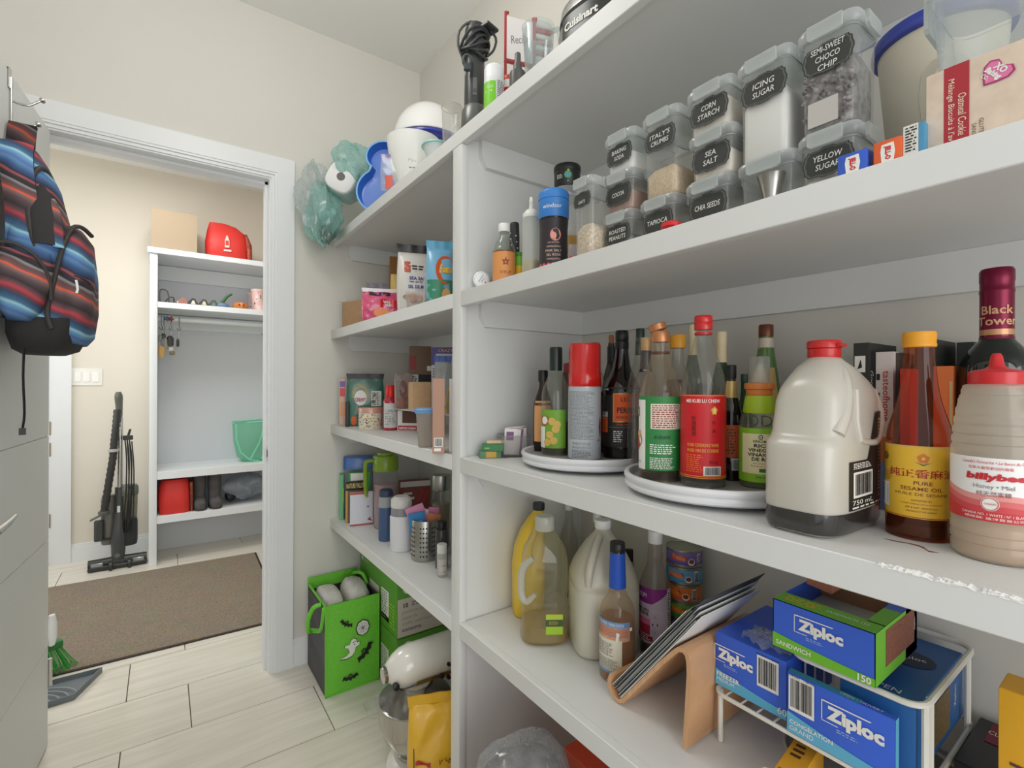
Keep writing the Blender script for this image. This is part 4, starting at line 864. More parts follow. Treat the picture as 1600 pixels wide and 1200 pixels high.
# left end of shelf A
P = botx(787, .665, 351, 36, ZA_)
bottle('syrup_bottle', 'small clear bottle with white cap and orange maple leaf label', P, [(.9, 0), (1, .03), (1, .52), (.92, .6), (.68, .72), (.45, .80), (.4, .88)], GLASS, (.55, cl((226, 160, 90), (206, 140, 70), .55)),
       [('cap', screwcap(.5, .87, 1.0), WP)], [(.06, .52, 75, mt((220, 150, 84), .5), lambda d, w, h: ([d.poly([(w * .05 + a * w * .14, h * .62 + b * h * .2) for a, b in ((0, 1), (.25, .4), (.9, .5), (.55, 0), (.6, -.5), (0, -.3), (-.6, -.5), (-.55, 0), (-.9, .5), (-.25, .4))], mt((150, 60, 40), .5), 1)], d.text('SYRUP', w * .05, h * .28, h * .1, mt((150, 60, 40), .5), 1)))], z=ZA_)
P = botx(803, .735, 349, 15, ZA_); P = (P[0], P[1], .013, P[3])
bottle('spice_grinder', 'slim black and white patterned grinder behind the syrup bottle', P, [(.95, 0), (1, .02), (1, .8), (.9, .98), (.8, 1)], mt((40, 40, 40), .4), None, [], [(.3, .95, 80, None, lambda d, w, h: [d.circ(w * ((k * .37) % .8 - .4), h * (.1 + .8 * k / 12), w * .05, w * .05, PAPER, 1, 8) for k in range(12)])], z=ZA_, cat='grinder', smooth=0)
P = botx(811, .70, 396, 14, ZA_)
bottle('spice_tin', 'little lime green tin between the syrup and squeeze bottles', (P[0], P[1], .0125, P[3]), [(.95, 0), (1, .02), (1, .8), (.9, .98), (.8, 1)], mt((120, 190, 60), .4), None, [('cap', screwcap(1.0, .88, 1), mt((70, 150, 60), .4))], [(.1, .6, 80, YELLOW, None)], z=ZA_, cat='tin', smooth=0)
P = botx(829, .660, 309, 28, ZA_)
bottle('squeeze_bottle', 'white plastic squeeze bottle with pointed nozzle and a little oil', P, [(.94, 0), (1, .02), (1, .70), (.95, .73), (.6, .735)], cl((244, 246, 244), (232, 234, 232), .55, .2), (.2, mt((196, 170, 80), .3)),
       [('nozzle_cap', [(.93, .735), (.95, .74), (.93, .79), (.55, .84), (.25, .855), (.22, .94), (.25, .945), (.16, 1.0)], mt((236, 236, 228), .35))], [], z=ZA_, smooth=0)
P = botx(864, .662, 300, 47, ZA_)
def lsalt(d, w, h):
    PK = mt((226, 140, 128), .5); d.circ(w * .04, h * .66, w * .11, h * .13, PK, 1); d.circ(w * .0, h * .64, w * .06, h * .07, mt((232, 158, 144), .5), 2)
    for i, s_ in enumerate(('HIMALAYAN', 'PINK SALT', 'SEL ROSE', 'HIMALAYEN')): d.text(s_, 0, h * (.42 - i * .085), h * (.035, .05, .05, .035)[i], mt((226, 190, 170), .5), 1)
    for k in range(9): d.circ(-w * .4 + k * w * .1, h * .04, w * .042, h * .05, mt((220, 90, 100), .5), 1)
    d.text('100% NATURAL', 0, h * .5, h * .025, mt((226, 190, 170), .5), 1)
bottle('salt_grinder', 'pink salt grinder with a bright blue lid and black label', P, [(.92, 0), (.95, .02), (.93, .25), (.92, .5), (.98, .66), (1, .68)], cl((190, 150, 140), (60, 46, 46), .5), (.5, mt((90, 60, 58), .6)),
       [('lid', [(.99, .64), (1.02, .65), (1.02, .86), (.99, .865), (.99, .87), (1.03, .875), (1.03, .95), (1.0, .97), (.9, .99), (.6, 1.0)], mt((58, 130, 206), .4)), ], [(.02, .62, 100, mt((44, 38, 42), .45), lsalt), (.68, .85, 60, None, lambda d, w, h: d.text('windsor', -w * .05, h * .5, h * .3, PAPER, 1))], z=ZA_, cat='grinder', smooth=0)
x, y, r_, h = botx(885, .80, 298, 44, ZA_)
bottle('storage_jar', 'clear jar with orange label behind the salt grinder', (x, y, r_, h), [(.92, 0), (1, .03), (1, .9), (.95, .93)], BODYC, (.5, mt((214, 170, 110), .6)), [('lid', [(1.03, .9), (1.05, .91), (1.05, .97), (1, 1)], LID)], [(.12, .5, 70, mt((206, 160, 84), .5), lambda d, w, h: (d.circ(0, h * .4, w * .18, w * .18, mt((60, 110, 70), .5), 1), d.circ(0, h * .4, w * .12, w * .12, PAPER, 2)))], z=ZA_, cat='jar', smooth=0)
zj = ZA_ + h + .001; hj = zat(887, 262, x, y) - zj
bottle('spice_jar', 'black jar with a green logo standing on the clear jar', (x, y, r_ * .93, hj), [(.95, 0), (1, .04), (1, .74)], mt((34, 36, 34), .35), None, [('lid', [(1.02, .74), (1.03, .76), (1.03, .96), (.98, 1)], mt((30, 34, 32), .4))],
       [(.05, .70, 80, None, lambda d, w, h: (d.circ(w * .02, h * .62, w * .1, h * .24, mt((90, 176, 120), .5), 1), d.circ(w * .02, h * .6, w * .05, h * .12, mt((110, 170, 214), .5), 2), d.rect(w * .0, h * .8, w * .06, h * .98, mt((160, 190, 60), .5), 1), d.fine(-w * .3, h * .4, -w * .12, h * .7, 3, PAPER, 1), d.text('JA', w * .02, h * .2, h * .1, PAPER, 1)))], z=zj, cat='jar', smooth=0)
P = bxx(908, .668, 378, 44, ZA_)
pouch('plastic_bag', 'crumpled greyish plastic bag lying in front of the oats box', P, .032, cl((225, 220, 222), (206, 196, 198), .55, .2, .9, .3), None, lambda d, w, h: (d.circ(-w * .38, h * .35, .003, .003, RED, 1), d.poly([(w * .25, h * .5), (w * .3, h * .8), (w * .36, h * .55), (w * .42, h * .7), (w * .38, h * .3)], LIME, 1)), z=ZA_, crumple=.08, sealh=.02, seed=4)
t_ = thing('dip_tub', 'round white tub tipped on its side, lid with blue script', 'tub', .655, rt_(752, .655), ZA_ + .029, -.45)
m = M(); m.lathe([(.019, 0), (.0215, .002), (.0215, .005), (.019, .006), (.0165, .028), (.015, .03)], WP, n=28, T=rot('X', -pi / 2) ); part(m, 'tub', t_)
q = D(); q.ring(0, 0, .0185, .0185, .0006, mt((150, 170, 200), .5), 0); q.text('Mary Jane’s', -.002, .003, .0045, DKBLUE, 1, w=.022, rz=1.0, shear=.2); q.text('Dairy', .003, -.001, .004, DKBLUE, 1, w=.012, rz=1.0, shear=.2); q.circ(.009, -.007, .0015, .0022, RED, 1); m = M(); q.into(m, plane((0, -.0001, 0), (1, 0, 0), (0, 0, 1))); part(m, 'lid_print', t_)
rnd = random.Random(9); t_ = thing('herb_packet', 'clear packet of dried green herbs between the tub and the syrup bottle', 'packet', .70, rt_(768, .70), ZA_, -.5)
m = M(); m.se([(0, .013, .008, 3), (.02, .014, .009, 3), (.04, .013, .004, 3), (.046, .013, .001, 3)], FILM, n=20); part(m, 'film', t_)
m = M()
for k in range(26): a = rnd.uniform(0, 6.3); x0 = rnd.uniform(-.009, .009); m.box(-.004, -.0004, 0, .004, .0004, .0018, mt((104, 116, 88), .8), T=mv(x0, rnd.uniform(-.004, .004), rnd.uniform(.004, .036)) @ rot('Y', a))
o = part(m, 'herbs', t_); o['kind'] = 'stuff'

# ================================================================== shelf D, right bay
P = bot(816, 967, 784, 66, ZD)
t_ = thing('oil_jug', 'opaque yellow jug with a black cap, farthest left', 'jug', P[0] + .004, P[1] - .018, ZD, face(P[0], P[1]) + .15)
h = P[3]; YJ = mt((234, 198, 52), .35, coat=.15)
m = M(); m.se([(0, .036, .038, 4), (.006, .041, .043, 4), (h * .45, .042, .044, 4, .001, 0), (h * .6, .039, .042, 3.6, .004, 0), (h * .75, .031, .036, 3, .012, 0), (h * .86, .021, .026, 2.6, .022, 0), (h * .92, .014, .015, 2, .029, 0), (h * .945, .0135, .0135, 2, .029, 0)], YJ, n=36); part(m, 'body', t_, ang=60)
m = M(); m.tube([(.026, -.03, h * .88), (.01, -.046, h * .76), (-.004, -.049, h * .62), (.002, -.045, h * .5)], .008, YJ, n=10); part(m, 'handle', t_)
m = M(); m.lathe([(.0155, h * .935), (.016, h * .94), (.016, h * .99), (.0145, h)], mt((40, 48, 48), .5), T=mv(.029, 0, 0)); part(m, 'cap', t_)
P = bot(850, 1013, 806, 72, ZD); x, y, r_, h = P
t_ = thing('oil_jug', 'clear plastic oil jug with an inset side handle and green label', 'jug', x, y, ZD, face(x, y) + .1)
OG = cl((248, 247, 232), (226, 222, 190), .13, .05, .9)
def waist(z): return r_ * (1 + .03 * sin(z * 180))
secs = [(0, r_ * .86, r_ * .8, 3)] + [(z, waist(z), waist(z) * .92, 3.4) for z in [h * k for k in (.03, .06, .12, .2, .28, .34)]] + [(h * .38, r_ * .96, r_ * .88, 3.2), (h * .42, r_, r_ * .92, 3.4), (h * .66, r_ * .98, r_ * .9, 3.2), (h * .74, r_ * .9, r_ * .84, 2.8), (h * .83, r_ * .62, r_ * .6, 2.3), (h * .88, r_ * .42, r_ * .42, 2), (h * .9, r_ * .38, r_ * .38, 2)]
m = M(); m.se(secs, OG, n=40); part(m, 'body', t_, ang=60)
m = M(); m.se([(z * 1.0, a * .94, b * .94, p) for z, a, b, p in [(.004, r_ * .84, r_ * .78, 3)] + secs[1:3]] + [(h * .14, r_ * .93, r_ * .86, 3.3)], cl((236, 218, 160), (214, 190, 120), .4), n=36); part(m, 'oil', t_)
m = M(); HW = cl((240, 240, 232), (230, 230, 222), .6, .2)
m.tube([(-r_ * .55, -r_ * .75, h * .70), (-r_ * .9, -r_ * .70, h * .64), (-r_ * 1.02, -r_ * .60, h * .56), (-r_ * 1.02, -r_ * .60, h * .40), (-r_ * .8, -r_ * .72, h * .35), (-r_ * .45, -r_ * .85, h * .42)], [.007, .009, .009, .009, .008, .005], HW, n=10); part(m, 'handle', t_)
m = M(); m.lathe([(r_ * .40, h * .885), (r_ * .42, h * .89), (r_ * .42, h * .985), (r_ * .38, h)], cl((244, 244, 240), (236, 236, 230), .75, .2)); part(m, 'cap', t_)
q = D(); q.rect(-.005, 0, .034, .018, mt((160, 196, 44), .5)); q.rect(-.005, .018, .034, .034, mt((56, 84, 46), .5)); q.fine(.002, .022, .026, .031, 3, GOLD, 1); q.rect(-.005, .034, .034, .046, mt((176, 200, 60), .5)); m = M(); q.into(m, plane((.004, -r_ * .93, .03), (1, 0, 0), (0, 0, 1))); part(m, 'label', t_)
P = bot(941, 1036, 812, 108, ZD); x, y, r_, h = P; h = min(h, .345)
t_ = thing('vinegar_jug', 'large translucent white gallon jug with rounded shoulders', 'jug', x, y, ZD, face(x, y) + .25)
WJ = mt((198, 194, 176), .3, sss=.1); K = r_
secs = [(0, K * .80, K * .78, 4), (.005, K * .88, K * .86, 4), (.014, K * .93, K * .92, 4.2), (h * .50, K * .94, K * .94, 4.2), (h * .515, K * .91, K * .91, 4.2), (h * .53, K * .94, K * .94, 4), (h * .57, K * .93, K * .93, 3.6), (h * .65, K * .84, K * .86, 3.0), (h * .74, K * .68, K * .72, 2.6), (h * .82, K * .50, K * .54, 2.3), (h * .89, K * .28, K * .3, 2), (h * .93, K * .21, K * .21, 2), (h * .95, K * .2, K * .2, 2)]
m = M(); m.se(secs, WJ, n=40); part(m, 'body', t_, ang=60)
m = M(); m.tube([(-K * .16, -K * .3, h * .90), (-K * .42, -K * .62, h * .78), (-K * .58, -K * .82, h * .66), (-K * .60, -K * .84, h * .56)], [.008, .009, .009, .007], WJ, n=10); part(m, 'handle', t_)
m = M(); m.lathe([(K * .23, h * .935), (K * .24, h * .94), (K * .24, h * .99), (K * .22, h)], WP); part(m, 'cap', t_)
P = bot(964, 1071, 847, 55, ZD)
def l10(d, w, h):
    C_ = mt((226, 220, 200), .6); LB = mt((110, 150, 196), .5)
    d.rect(-w * .42, h * .86, w * .26, h * .96, LB, 1); d.text('SUGAR FREE • SANS SUCRE', -w * .1, h * .91, h * .05, PAPER, 2, w=w * .5)
    for i in range(7): d.poly([(-w * .42 + k * w * .016, h * (.70 + i * .022) + h * .006 * sin(k * 1.1)) for k in range(42)] + [(-w * .42 + k * w * .016, h * (.707 + i * .022) + h * .006 * sin(k * 1.1)) for k in range(41, -1, -1)], mt((170, 90, 70), .5), 2)
    d.rect(-w * .42, h * .62, w * .26, h * .86, mt((214, 160, 130), .5), 1); d.rect(-w * .42, h * .09, w * .12, h * .64, C_, 2); d.fine(-w * .38, h * .1, w * .1, h * .3, 10, GREYT, 3, 2); d.ring(-w * .16, h * .45, w * .2, h * .14, .0004, GREYT, 3, 4); d.fine(-w * .34, h * .34, w * .0, h * .58, 8, GREYT, 3, 7)
    d.rect(-w * .42, h * .04, w * .12, h * .085, LB, 1); d.poly([(w * .02, h * .62), (w * .03, h * .78), (w * .3, h * .86), (w * .3, h * .8), (w * .08, h * .76), (w * .06, h * .62)], PAPER, 4)
bottle('syrup_bottle', 'flavoured syrup bottle with a blue neck sleeve and black cap', P, [(.86, 0), (.98, .015), (1, .04), (1, .44), (.98, .50), (.84, .555), (.6, .60), (.47, .64), (.45, .7), (.42, .9)], cl((248, 242, 234), (222, 200, 178), .10), (.44, cl((240, 208, 174), (214, 164, 120), .5)),
       [('cap', screwcap(.43, .93, 1.0), BLACK), ('neck_sleeve', [(.50, .665), (.44, .925)], mt((32, 84, 190), .4)), ('neck_ring', [(.46, .925), (.45, .935)], GLASS)], [(.06, .47, 100, None, l10)], z=ZD, turn=-.15)
P = bot(1023, 1031, 829, 48, ZD)
def l11(d, w, h):
    PU = mt((136, 40, 130), .45); d.rect(-w * .5, h * .05, w * .3, h * .62, mt((206, 190, 206), .5), 1)
    d.band(-w * .5, w * .3, lambda x: h * (.72 + max(0, x / w) * .66), lambda x: h, PU, 1); d.rect(-w * .5, h * .62, w * .3, h * .8, mt((206, 190, 206), .5), 0)
    d.text('PREMIUM', -w * .28, h * .86, h * .09, PAPER, 2, w=w * .36); d.text('UNICORN', -w * .2, h * .60, h * .06, INK, 2, w=w * .28, bold=.03); d.text('LICORNE', -w * .2, h * .53, h * .06, INK, 2, w=w * .28, bold=.03)
    for i, s_ in enumerate(('0', '', '0')): d.ring(w * .06, h * (.5 - i * .14), w * .055, h * .05, .0004, GREYT, 2); d.text(s_ or '-', w * .06, h * (.5 - i * .14), h * .04, INK, 2)
    d.rect(-w * .28, h * .16, -w * .03, h * .42, mt((176, 40, 70), .4), 2); d.rect(-w * .28, h * .34, -w * .03, h * .45, mt((220, 120, 160), .4), 3); d.rect(-w * .5, h * .05, w * .02, h * .14, mt((150, 30, 50), .5), 3); d.fine(-w * .25, h * .06, 0, h * .13, 2, PAPER, 4)
    d.rect(w * .3, h * .1, w * .45, h * .95, PAPER, 1); d.fine(w * .31, h * .12, w * .44, h * .94, 20, INK, 2, 3)
bottle('syrup_bottle', 'clear syrup bottle with white cap and purple and lilac label', P, [(.86, 0), (.98, .015), (1, .04), (1, .52), (.96, .58), (.78, .65), (.56, .71), (.48, .76), (.5, .8), (.45, .84), (.43, .92)], cl((248, 243, 240), (214, 206, 202), .11), (.1, DARKLIQ),
       [('cap', screwcap(.47, .9, 1.0), WP)], [(.12, .56, 100, mt((190, 176, 190), .5), l11)], z=ZD, turn=-.2)
x, y, r_, h = botx(1070, .976, 838, 60, ZD); ch = h / 6 if h / 6 < .05 else .034; n_ = 7
cols = [((78, 150, 160), (70, 130, 200)), ((110, 90, 150), (90, 70, 140)), ((104, 160, 60), (60, 130, 60)), ((210, 110, 50), (200, 90, 40)), ((90, 150, 190), (70, 140, 180)), ((120, 96, 160), (90, 70, 150))]
nm = ('teal can at the bottom', 'purple can second from the bottom', 'green can third from the bottom', 'orange can fourth from the bottom', 'sky blue can fifth from the bottom', 'violet can on top')
chh = .0385
for k in range(6):
    t_ = thing('pet_food_can', nm[k] + ' of the pet food stack', 'can', x, y, ZD + k * (chh + .0006), face(x, y) + (k % 3 - 1) * .15, 'stack of small pet food cans')
    m = M(); m.lathe([(r_ * .93, 0), (r_ * .95, .002), (r_ * .95, .004), (r_ * .95, chh - .004), (r_ * .98, chh - .003), (r_ * .98, chh - .001), (r_ * .9, chh), (r_ * .88, chh - .002)], mt((176, 178, 160), .3, .9), n=32); part(m, 'can', t_)
    q = D(); A, B = cols[k]; w_ = 2 * r_ * 1.3; hh = chh - .010; q.rect(-w_ / 2, 0, w_ / 2, hh, mt(A, .4), 0, 24); q.rect(-w_ / 2, 0, w_ / 2, hh * .25, mt(B, .4), 1, 24)
    q.text('Friskies', -w_ * .16, hh * .60, hh * .42, mt((240, 130, 40), .5), 3, w=w_ * .26, bold=.05, rz=-.1); q.poly([(-w_ * .3, hh * .35), (-w_ * .32, hh * .6), (-w_ * .2, hh * .85), (-w_ * .04, hh * .8), (0, hh * .6), (-w_ * .05, hh * .35), (-w_ * .2, hh * .3)], mt((176, 60, 30), .5), 2)
    q.circ(w_ * .09, hh * .3, w_ * .07, hh * .26, PAPER, 2); q.circ(w_ * .09, hh * .34, w_ * .055, hh * .18, mt((130, 60, 40), .6), 3); q.bars(w_ * .22, hh * .12, w_ * .30, hh * .85, 1, k)
    m = M(); q.into(m, cylmap(r_ * .951, .005)); part(m, 'label', t_)
m = M(); m.box(-.012, -.008, 0, .012, .008, .17, mt((150, 148, 138), .5), b=.002); m.box(-.010, -.006, .17, .010, .006, .20, BLACK, b=.002); solo(m, 'spice_box', 'slim grey box with a black top behind the purple syrup bottle', 'box', .93, .80, ZD, -.8)
for i, (u, v, w_, hh, lb) in enumerate(((900, 880, 40, .27, 'pale clear bottle standing behind the oil jug'), (925, 885, 34, .26, 'clear bottle with slanted white neck behind the gallon jug'))):
    pp = onx(u, 840, .95)
    bottle('glass_bottle', lb, (pp.x, pp.y + (.03 if i == 0 else -.02), .026, hh), LONG, cl((244, 244, 240), (210, 208, 200), .2), None, [('cap', screwcap(.45, .9, 1), WP)], z=ZD, group=None)
# bent plywood stand with a sheaf of papers: lip, slope, fold, leg
WOOD = mt((206, 160, 118), .45, noise=.035, nscale=14, stretch=(12, 1, 1))
t_ = thing('tablet_stand', 'bent light plywood stand holding a sheaf of papers', 'stand', .700, .488, ZD, pi / 2)
# local x runs from the leg towards the lip (+y of the room), local y goes to -x of the room
prof = [(.158, .046), (.163, .032), (.160, .018), (.150, .008), (.138, .006), (.128, .012), (.118, .026)]
prof += [(.118 - k * .1, .026 + k * .128) for k in (.25, .5, .75)] + [(.016, .154), (.008, .162), (-.001, .164), (-.008, .159), (-.011, .148), (-.012, .13), (-.008, .06), (-.004, .0045)]
m = M(); m.strip(prof, -.21, 0, .0075, WOOD); part(m, 'bent_ply', t_, ang=50)
rnd = random.Random(11); sl = atan2(.128, -.100)
for k in range(13):
    L_ = rnd.uniform(.255, .30); o0 = .010 + k * .0021; cc_ = ((236, 236, 232), (226, 228, 230), (70, 72, 74), (240, 240, 236), (46, 48, 50), (214, 214, 210))[k % 6]
    bend = [(s_, rnd.uniform(-.0004, .0004) + (.004 * (s_ / L_) ** 2) * (.5 - k / 13)) for s_ in [L_ * i / 6 for i in range(7)]]
    ux, uz = -.6157, .788; nx, nz = .788, .6157
    pts = [(.128 + ux * s_ + nx * (o0 - .004 + q_), .0115 + uz * s_ + nz * (o0 - .004 + q_)) for s_, q_ in bend]
    m = M(); m.strip(pts, -.185 + rnd.uniform(-.01, .01), -.004 + rnd.uniform(-.002, .006), .0009, mt(cc_, .6))
    solo(m, 'sheet_of_paper' if cc_[0] > 100 else 'folder', ('white sheet' if cc_[0] > 230 else 'pale grey sheet' if cc_[0] > 100 else 'dark grey folder' if cc_[0] > 60 else 'black folder') + ' in the sheaf leaning on the plywood stand', 'paper', .700, .488, ZD, pi / 2, 'sheaf of papers on the plywood stand')
# grey turntable with a white wire rack, boxes of zip bags
m = M(); cx, cy = 1.0, 0
tx, ty, tr = .905, .285, .125
t_ = thing('turntable', 'flat grey turntable under the wire rack on the lower shelf', 'turntable', tx, ty, ZD)
m = M(); m.lathe([(tr * .8, 0), (tr * .98, .002), (tr, .006), (tr, .013), (tr * .985, .014), (tr * .97, .013), (tr * .965, .009)], mt((206, 204, 196), .5), n=64, caps=(1, 0)); part(m, 'rim', t_)
m = M(); m.lathe([(tr * .964, .007), (tr * .964, .0095)], mt((150, 146, 134), .7, noise=.03, nscale=200), n=60); part(m, 'mat', t_)
RK = mt((226, 224, 212), .35, coat=.2); zr0, zr1, zr2 = ZD + .0105, .696, .808
t_ = thing('wire_rack', 'white coated wire rack crammed with bag boxes', 'rack', 0, 0, 0)
def loopxy(x0, y0, x1, y1, z, r=.022, k=4):
    o = []
    for cx, cy, a0 in ((x1 - r, y1 - r, 0), (x0 + r, y1 - r, pi / 2), (x0 + r, y0 + r, pi), (x1 - r, y0 + r, 3 * pi / 2)):
        for i in range(k + 1): a = a0 + pi / 2 * i / k; o.append((cx + r * cos(a), cy + r * sin(a), z))
    return o
rx0, rx1, ry0, ry1 = .770, 1.018, .192, .395
ry1 = .350
m = M(); m.tube(loopxy(rx0, ry0, rx1, ry1, zr2), .0042, RK, closed=True); part(m, 'upper_rim', t_)
m = M(); m.tube(loopxy(.756, ry0, rx1, .468, zr1), .0035, RK, closed=True); part(m, 'tray_rim', t_)
m = M()
for i in range(10): yy = ry0 + .02 + i * .026; m.tube([(.756, yy, zr1 + .0015), (rx1, yy, zr1 + .0015)], .0016, RK, n=6)
part(m, 'wires', t_)
for i in range(6): xx = rx0 + .05 + i * .034; m = M(); m.tube([(xx, ry1, zr2), (xx, ry1, zr1)], .0016, RK, n=6); part(m, 'wire', t_)
for (x0, y0, z1_) in ((rx0 + .016, ry0 + .002, zr2), (rx0 + .036, ry0 + .002, zr2), (rx1 - .03, ry0 + .002, zr2), (.77, .462, zr1), (rx1 - .03, .462, zr1)):
    m = M(); m.tube([(x0, y0, ZD + .001 if y0 > .4 else zr0 + .0065), (x0, y0, z1_)], .0042, RK); part(m, 'leg', t_)
ZB, ZB2 = mt((56, 100, 212), .4), mt((96, 178, 212), .4); ZG = mt((112, 190, 44), .45)
def zlogo(q, cx, cy, h, L=1):
    q.text('Ziploc', cx, cy, h, PAPER, L + 1, w=h * 2.75, bold=.055, shear=.0)
    a, b = h * 1.6, h * .62; q.it.append(([(cx - a, cy + b), (cx + a * .45, cy + b), (cx + a * .5, cy + b * 1.12), (cx - a * 1.03, cy + b * 1.12)], [(0, 1, 2, 3)], PAPER, L)); q.rect(cx - a * 1.03, cy - b * .8, cx - a, cy + b * 1.1, PAPER, L, 1); q.rect(cx - a * 1.03, cy - b * .82, cx - a * .5, cy - b * .75, PAPER, L, 1)
    q.fine(cx - a * .55, cy - b * 1.35, cx + a * .1, cy - b * .95, 2, mt((150, 180, 226), .5), L, 3)
def zipbox(name, label, x, y0, y1, z0, z1, d_, fn, rz=0, side=None, top=None, open_=0, body=ZB):
    w = y0 - y1; h = z1 - z0; t_ = thing(name, label, 'box', x, (y0 + y1) / 2, z0, -pi / 2 + rz, 'boxes of zip bags')
    m = M(); f_ = .0012
    if open_:
        for a in ((-w / 2, 0, 0, w / 2, .001, h), (-w / 2, d_ - .001, 0, w / 2, d_, h), (-w / 2, 0, 0, -w / 2 + .001, d_, h), (w / 2 - .001, 0, 0, w / 2, d_, h), (-w / 2, 0, 0, w / 2, d_, .001)): m.box(*a, body)
        m.box(-w / 2, 0, h - .001, w / 2, d_ * .22, h, body); m.box(w * .34, 0, h - .001, w / 2, d_, h, body); part(m, 'carton', t_)
        m = M(); m.box(-w / 2 + .002, .003, .003, w / 2 - .002, d_ - .002, h * .5, mt((190, 190, 180), .7)); part(m, 'bags_inside', t_)
        m = M(); m.box(-w / 2 + .0012, d_ - .003, .002, w / 2 - .0012, d_ - .0012, h - .002, mt((160, 120, 90), .8)); m.box(-w / 2, d_ * .55, h - .004, -w * .22, d_ * .98, h + .010, mt((170, 110, 84), .8), T=rot('Y', .12)); part(m, 'torn_flap', t_)
    else: m.box(-w / 2, 0, 0, w / 2, d_, h, body, b=.001); part(m, 'carton', t_)
    q = D(); fn(q, w, h); m = M(); q.into(m, plane((0, 0, 0), (1, 0, 0), (0, 0, 1)))
    if side: q = D(); side(q, d_, h); q.into(m, plane((w / 2, d_ / 2, 0), (0, 1, 0), (0, 0, 1)))
    if top: q = D(); top(q, w, d_); q.into(m, plane((0, 0, h), (1, 0, 0), (0, 1, 0)))
    part(m, 'printing', t_, ang=60); return t_
def curve_band(q, w, h, y0, y1, mat, l=1):
    n = 14; q.poly([(-w / 2, 0), (w / 2, 0)] + [(w / 2 - w * i / n, y1 + (y0 - y1) * (i / n) ** 1.6) for i in range(n + 1)], mat, l)
def fA(q, w, h): curve_band(q, w, h, h * .30, h * .16, ZG); zlogo(q, w * .0, h * .62, h * .30, 2); q.text('SANDWICH', -w * .46, h * .12, h * .095, PAPER, 3, al='l', bold=.02); q.text('150', w * .47, h * .09, h * .13, PAPER, 3, al='r', bold=.03)
def sA(q, w, h): q.rect(-w / 2, 0, w / 2, h, ZG, 0); q.rect(-w * .28, h * .22, w * .42, h * .92, mt((132, 80, 60), .6, noise=.05, nscale=200), 1); q.rect(w * .2, h * .0, w * .5, h, ZB, 0); q.text('Ziploc', w * .42, h * .6, h * .10, PAPER, 2, rz=pi / 2)
def tA(q, w, d_): q.rect(-w / 2, 0, w / 2, d_ * .22, ZG, 0); q.fine(-w * .42, d_ * .05, -w * .05, d_ * .18, 3, YELLOW, 1, 3); q.text('SANDWICH 150', w * .2, d_ * .12, d_ * .05, PAPER, 1, w=w * .4); q.rect(w * .34, d_ * .2, w / 2, d_ * .6, ZG, 0); q.rect(w * .34, d_ * .6, w / 2, d_, ZB, 0)
zipbox('zip_bag_box', 'blue and green sandwich bag carton with torn open top, resting on the rack', .757, .369, .238, .8165, .887, .165, fA, side=sA, top=tA, open_=1)
def fB(q, w, h): curve_band(q, w, h, h * .34, h * .14, ZB2); q.bars(-w * .46, h * .44, -w * .24, h * .92, 2, 5); q.text('ITM./ART.: 1789709', -w * .35, h * .96, h * .035, INK, 4); zlogo(q, w * .16, h * .62, h * .28, 2); q.text('CONGÉLATION', -w * .47, h * .20, h * .085, PAPER, 3, al='l', bold=.02); q.text('GRAND', -w * .47, h * .09, h * .075, PAPER, 3, al='l')
zipbox('zip_bag_box', 'large freezer bag carton hanging lowest at the front, French lettering', .752, .3455, .215, .702, .789, .012, fB, rz=0, side=lambda q, w, h: q.rect(-w / 2, 0, w / 2, h, ZB2, 0), top=lambda q, w, d_: (q.rect(-w / 2, 0, w * .2, d_, mt((60, 150, 170), .5), 0), q.text('OPEN • OUVERT', w * .2, d_ * .5, d_ * .4, PAPER, 1)))
def fC(q, w, h): curve_band(q, w, h, h * .30, h * .14, ZB2); zlogo(q, -w * .20, h * .60, h * .25, 2); q.text('FREEZER', -w * .47, h * .22, h * .085, PAPER, 3, al='l', bold=.02); q.text('MEDIUM', -w * .47, h * .12, h * .065, PAPER, 3, al='l'); q.bars(w * .14, h * .42, w * .38, h * .88, 2, 7); q.text('ITM./ART.: 1789729', w * .26, h * .94, h * .035, INK, 4); q.text('60', w * .45, h * .12, h * .12, PAPER, 3)
zipbox('zip_bag_box', 'medium freezer bag carton at the left of the rack, next to the plywood stand', .771, .472, .3555, .702, .790, .17, fC, rz=0, top=lambda q, w, d_: q.text('Ziploc', 0, d_ * .3, d_ * .12, PAPER, 1, shear=.2))
def tE(q, w, d_): q.circ(w * .0, d_ * .62, w * .36, d_ * .12, mt((20, 40, 70), .5), 1); q.text('Ziploc', 0, d_ * .62, d_ * .06, PAPER, 2, rz=.3); q.text('OPEN', 0, d_ * .12, d_ * .05, PAPER, 1)
def sE(q, w, h): q.rect(-w * .30, h * .12, w * .18, h * .75, mt((116, 96, 60), .6, noise=.05, nscale=200), 1); q.text('Ziploc', w * .30, h * .5, h * .12, PAPER, 1, rz=pi / 2)
t_ = zipbox('zip_bag_box', 'deep blue bag carton standing inside the right end of the rack', .782, .288, .203, .702, .798, .225, lambda q, w, h: None, side=sE, top=tE, body=mt((36, 96, 160), .45))
m = M(); rnd = random.Random(2)
m.grid(lambda i, j: (.775 + j * .05 + .006 * sin(i * 9), .355 + i * .075 + .004 * sin(j * 8), .797 + .016 * sin(i * 3.1) * sin(j * 3.1) + .004 * sin(i * 23 + j * 17)), 14, 8, FILM); solo(m, 'plastic_film', 'loose clear plastic bag on the freezer bag box', 'bag', 0, 0, 0)
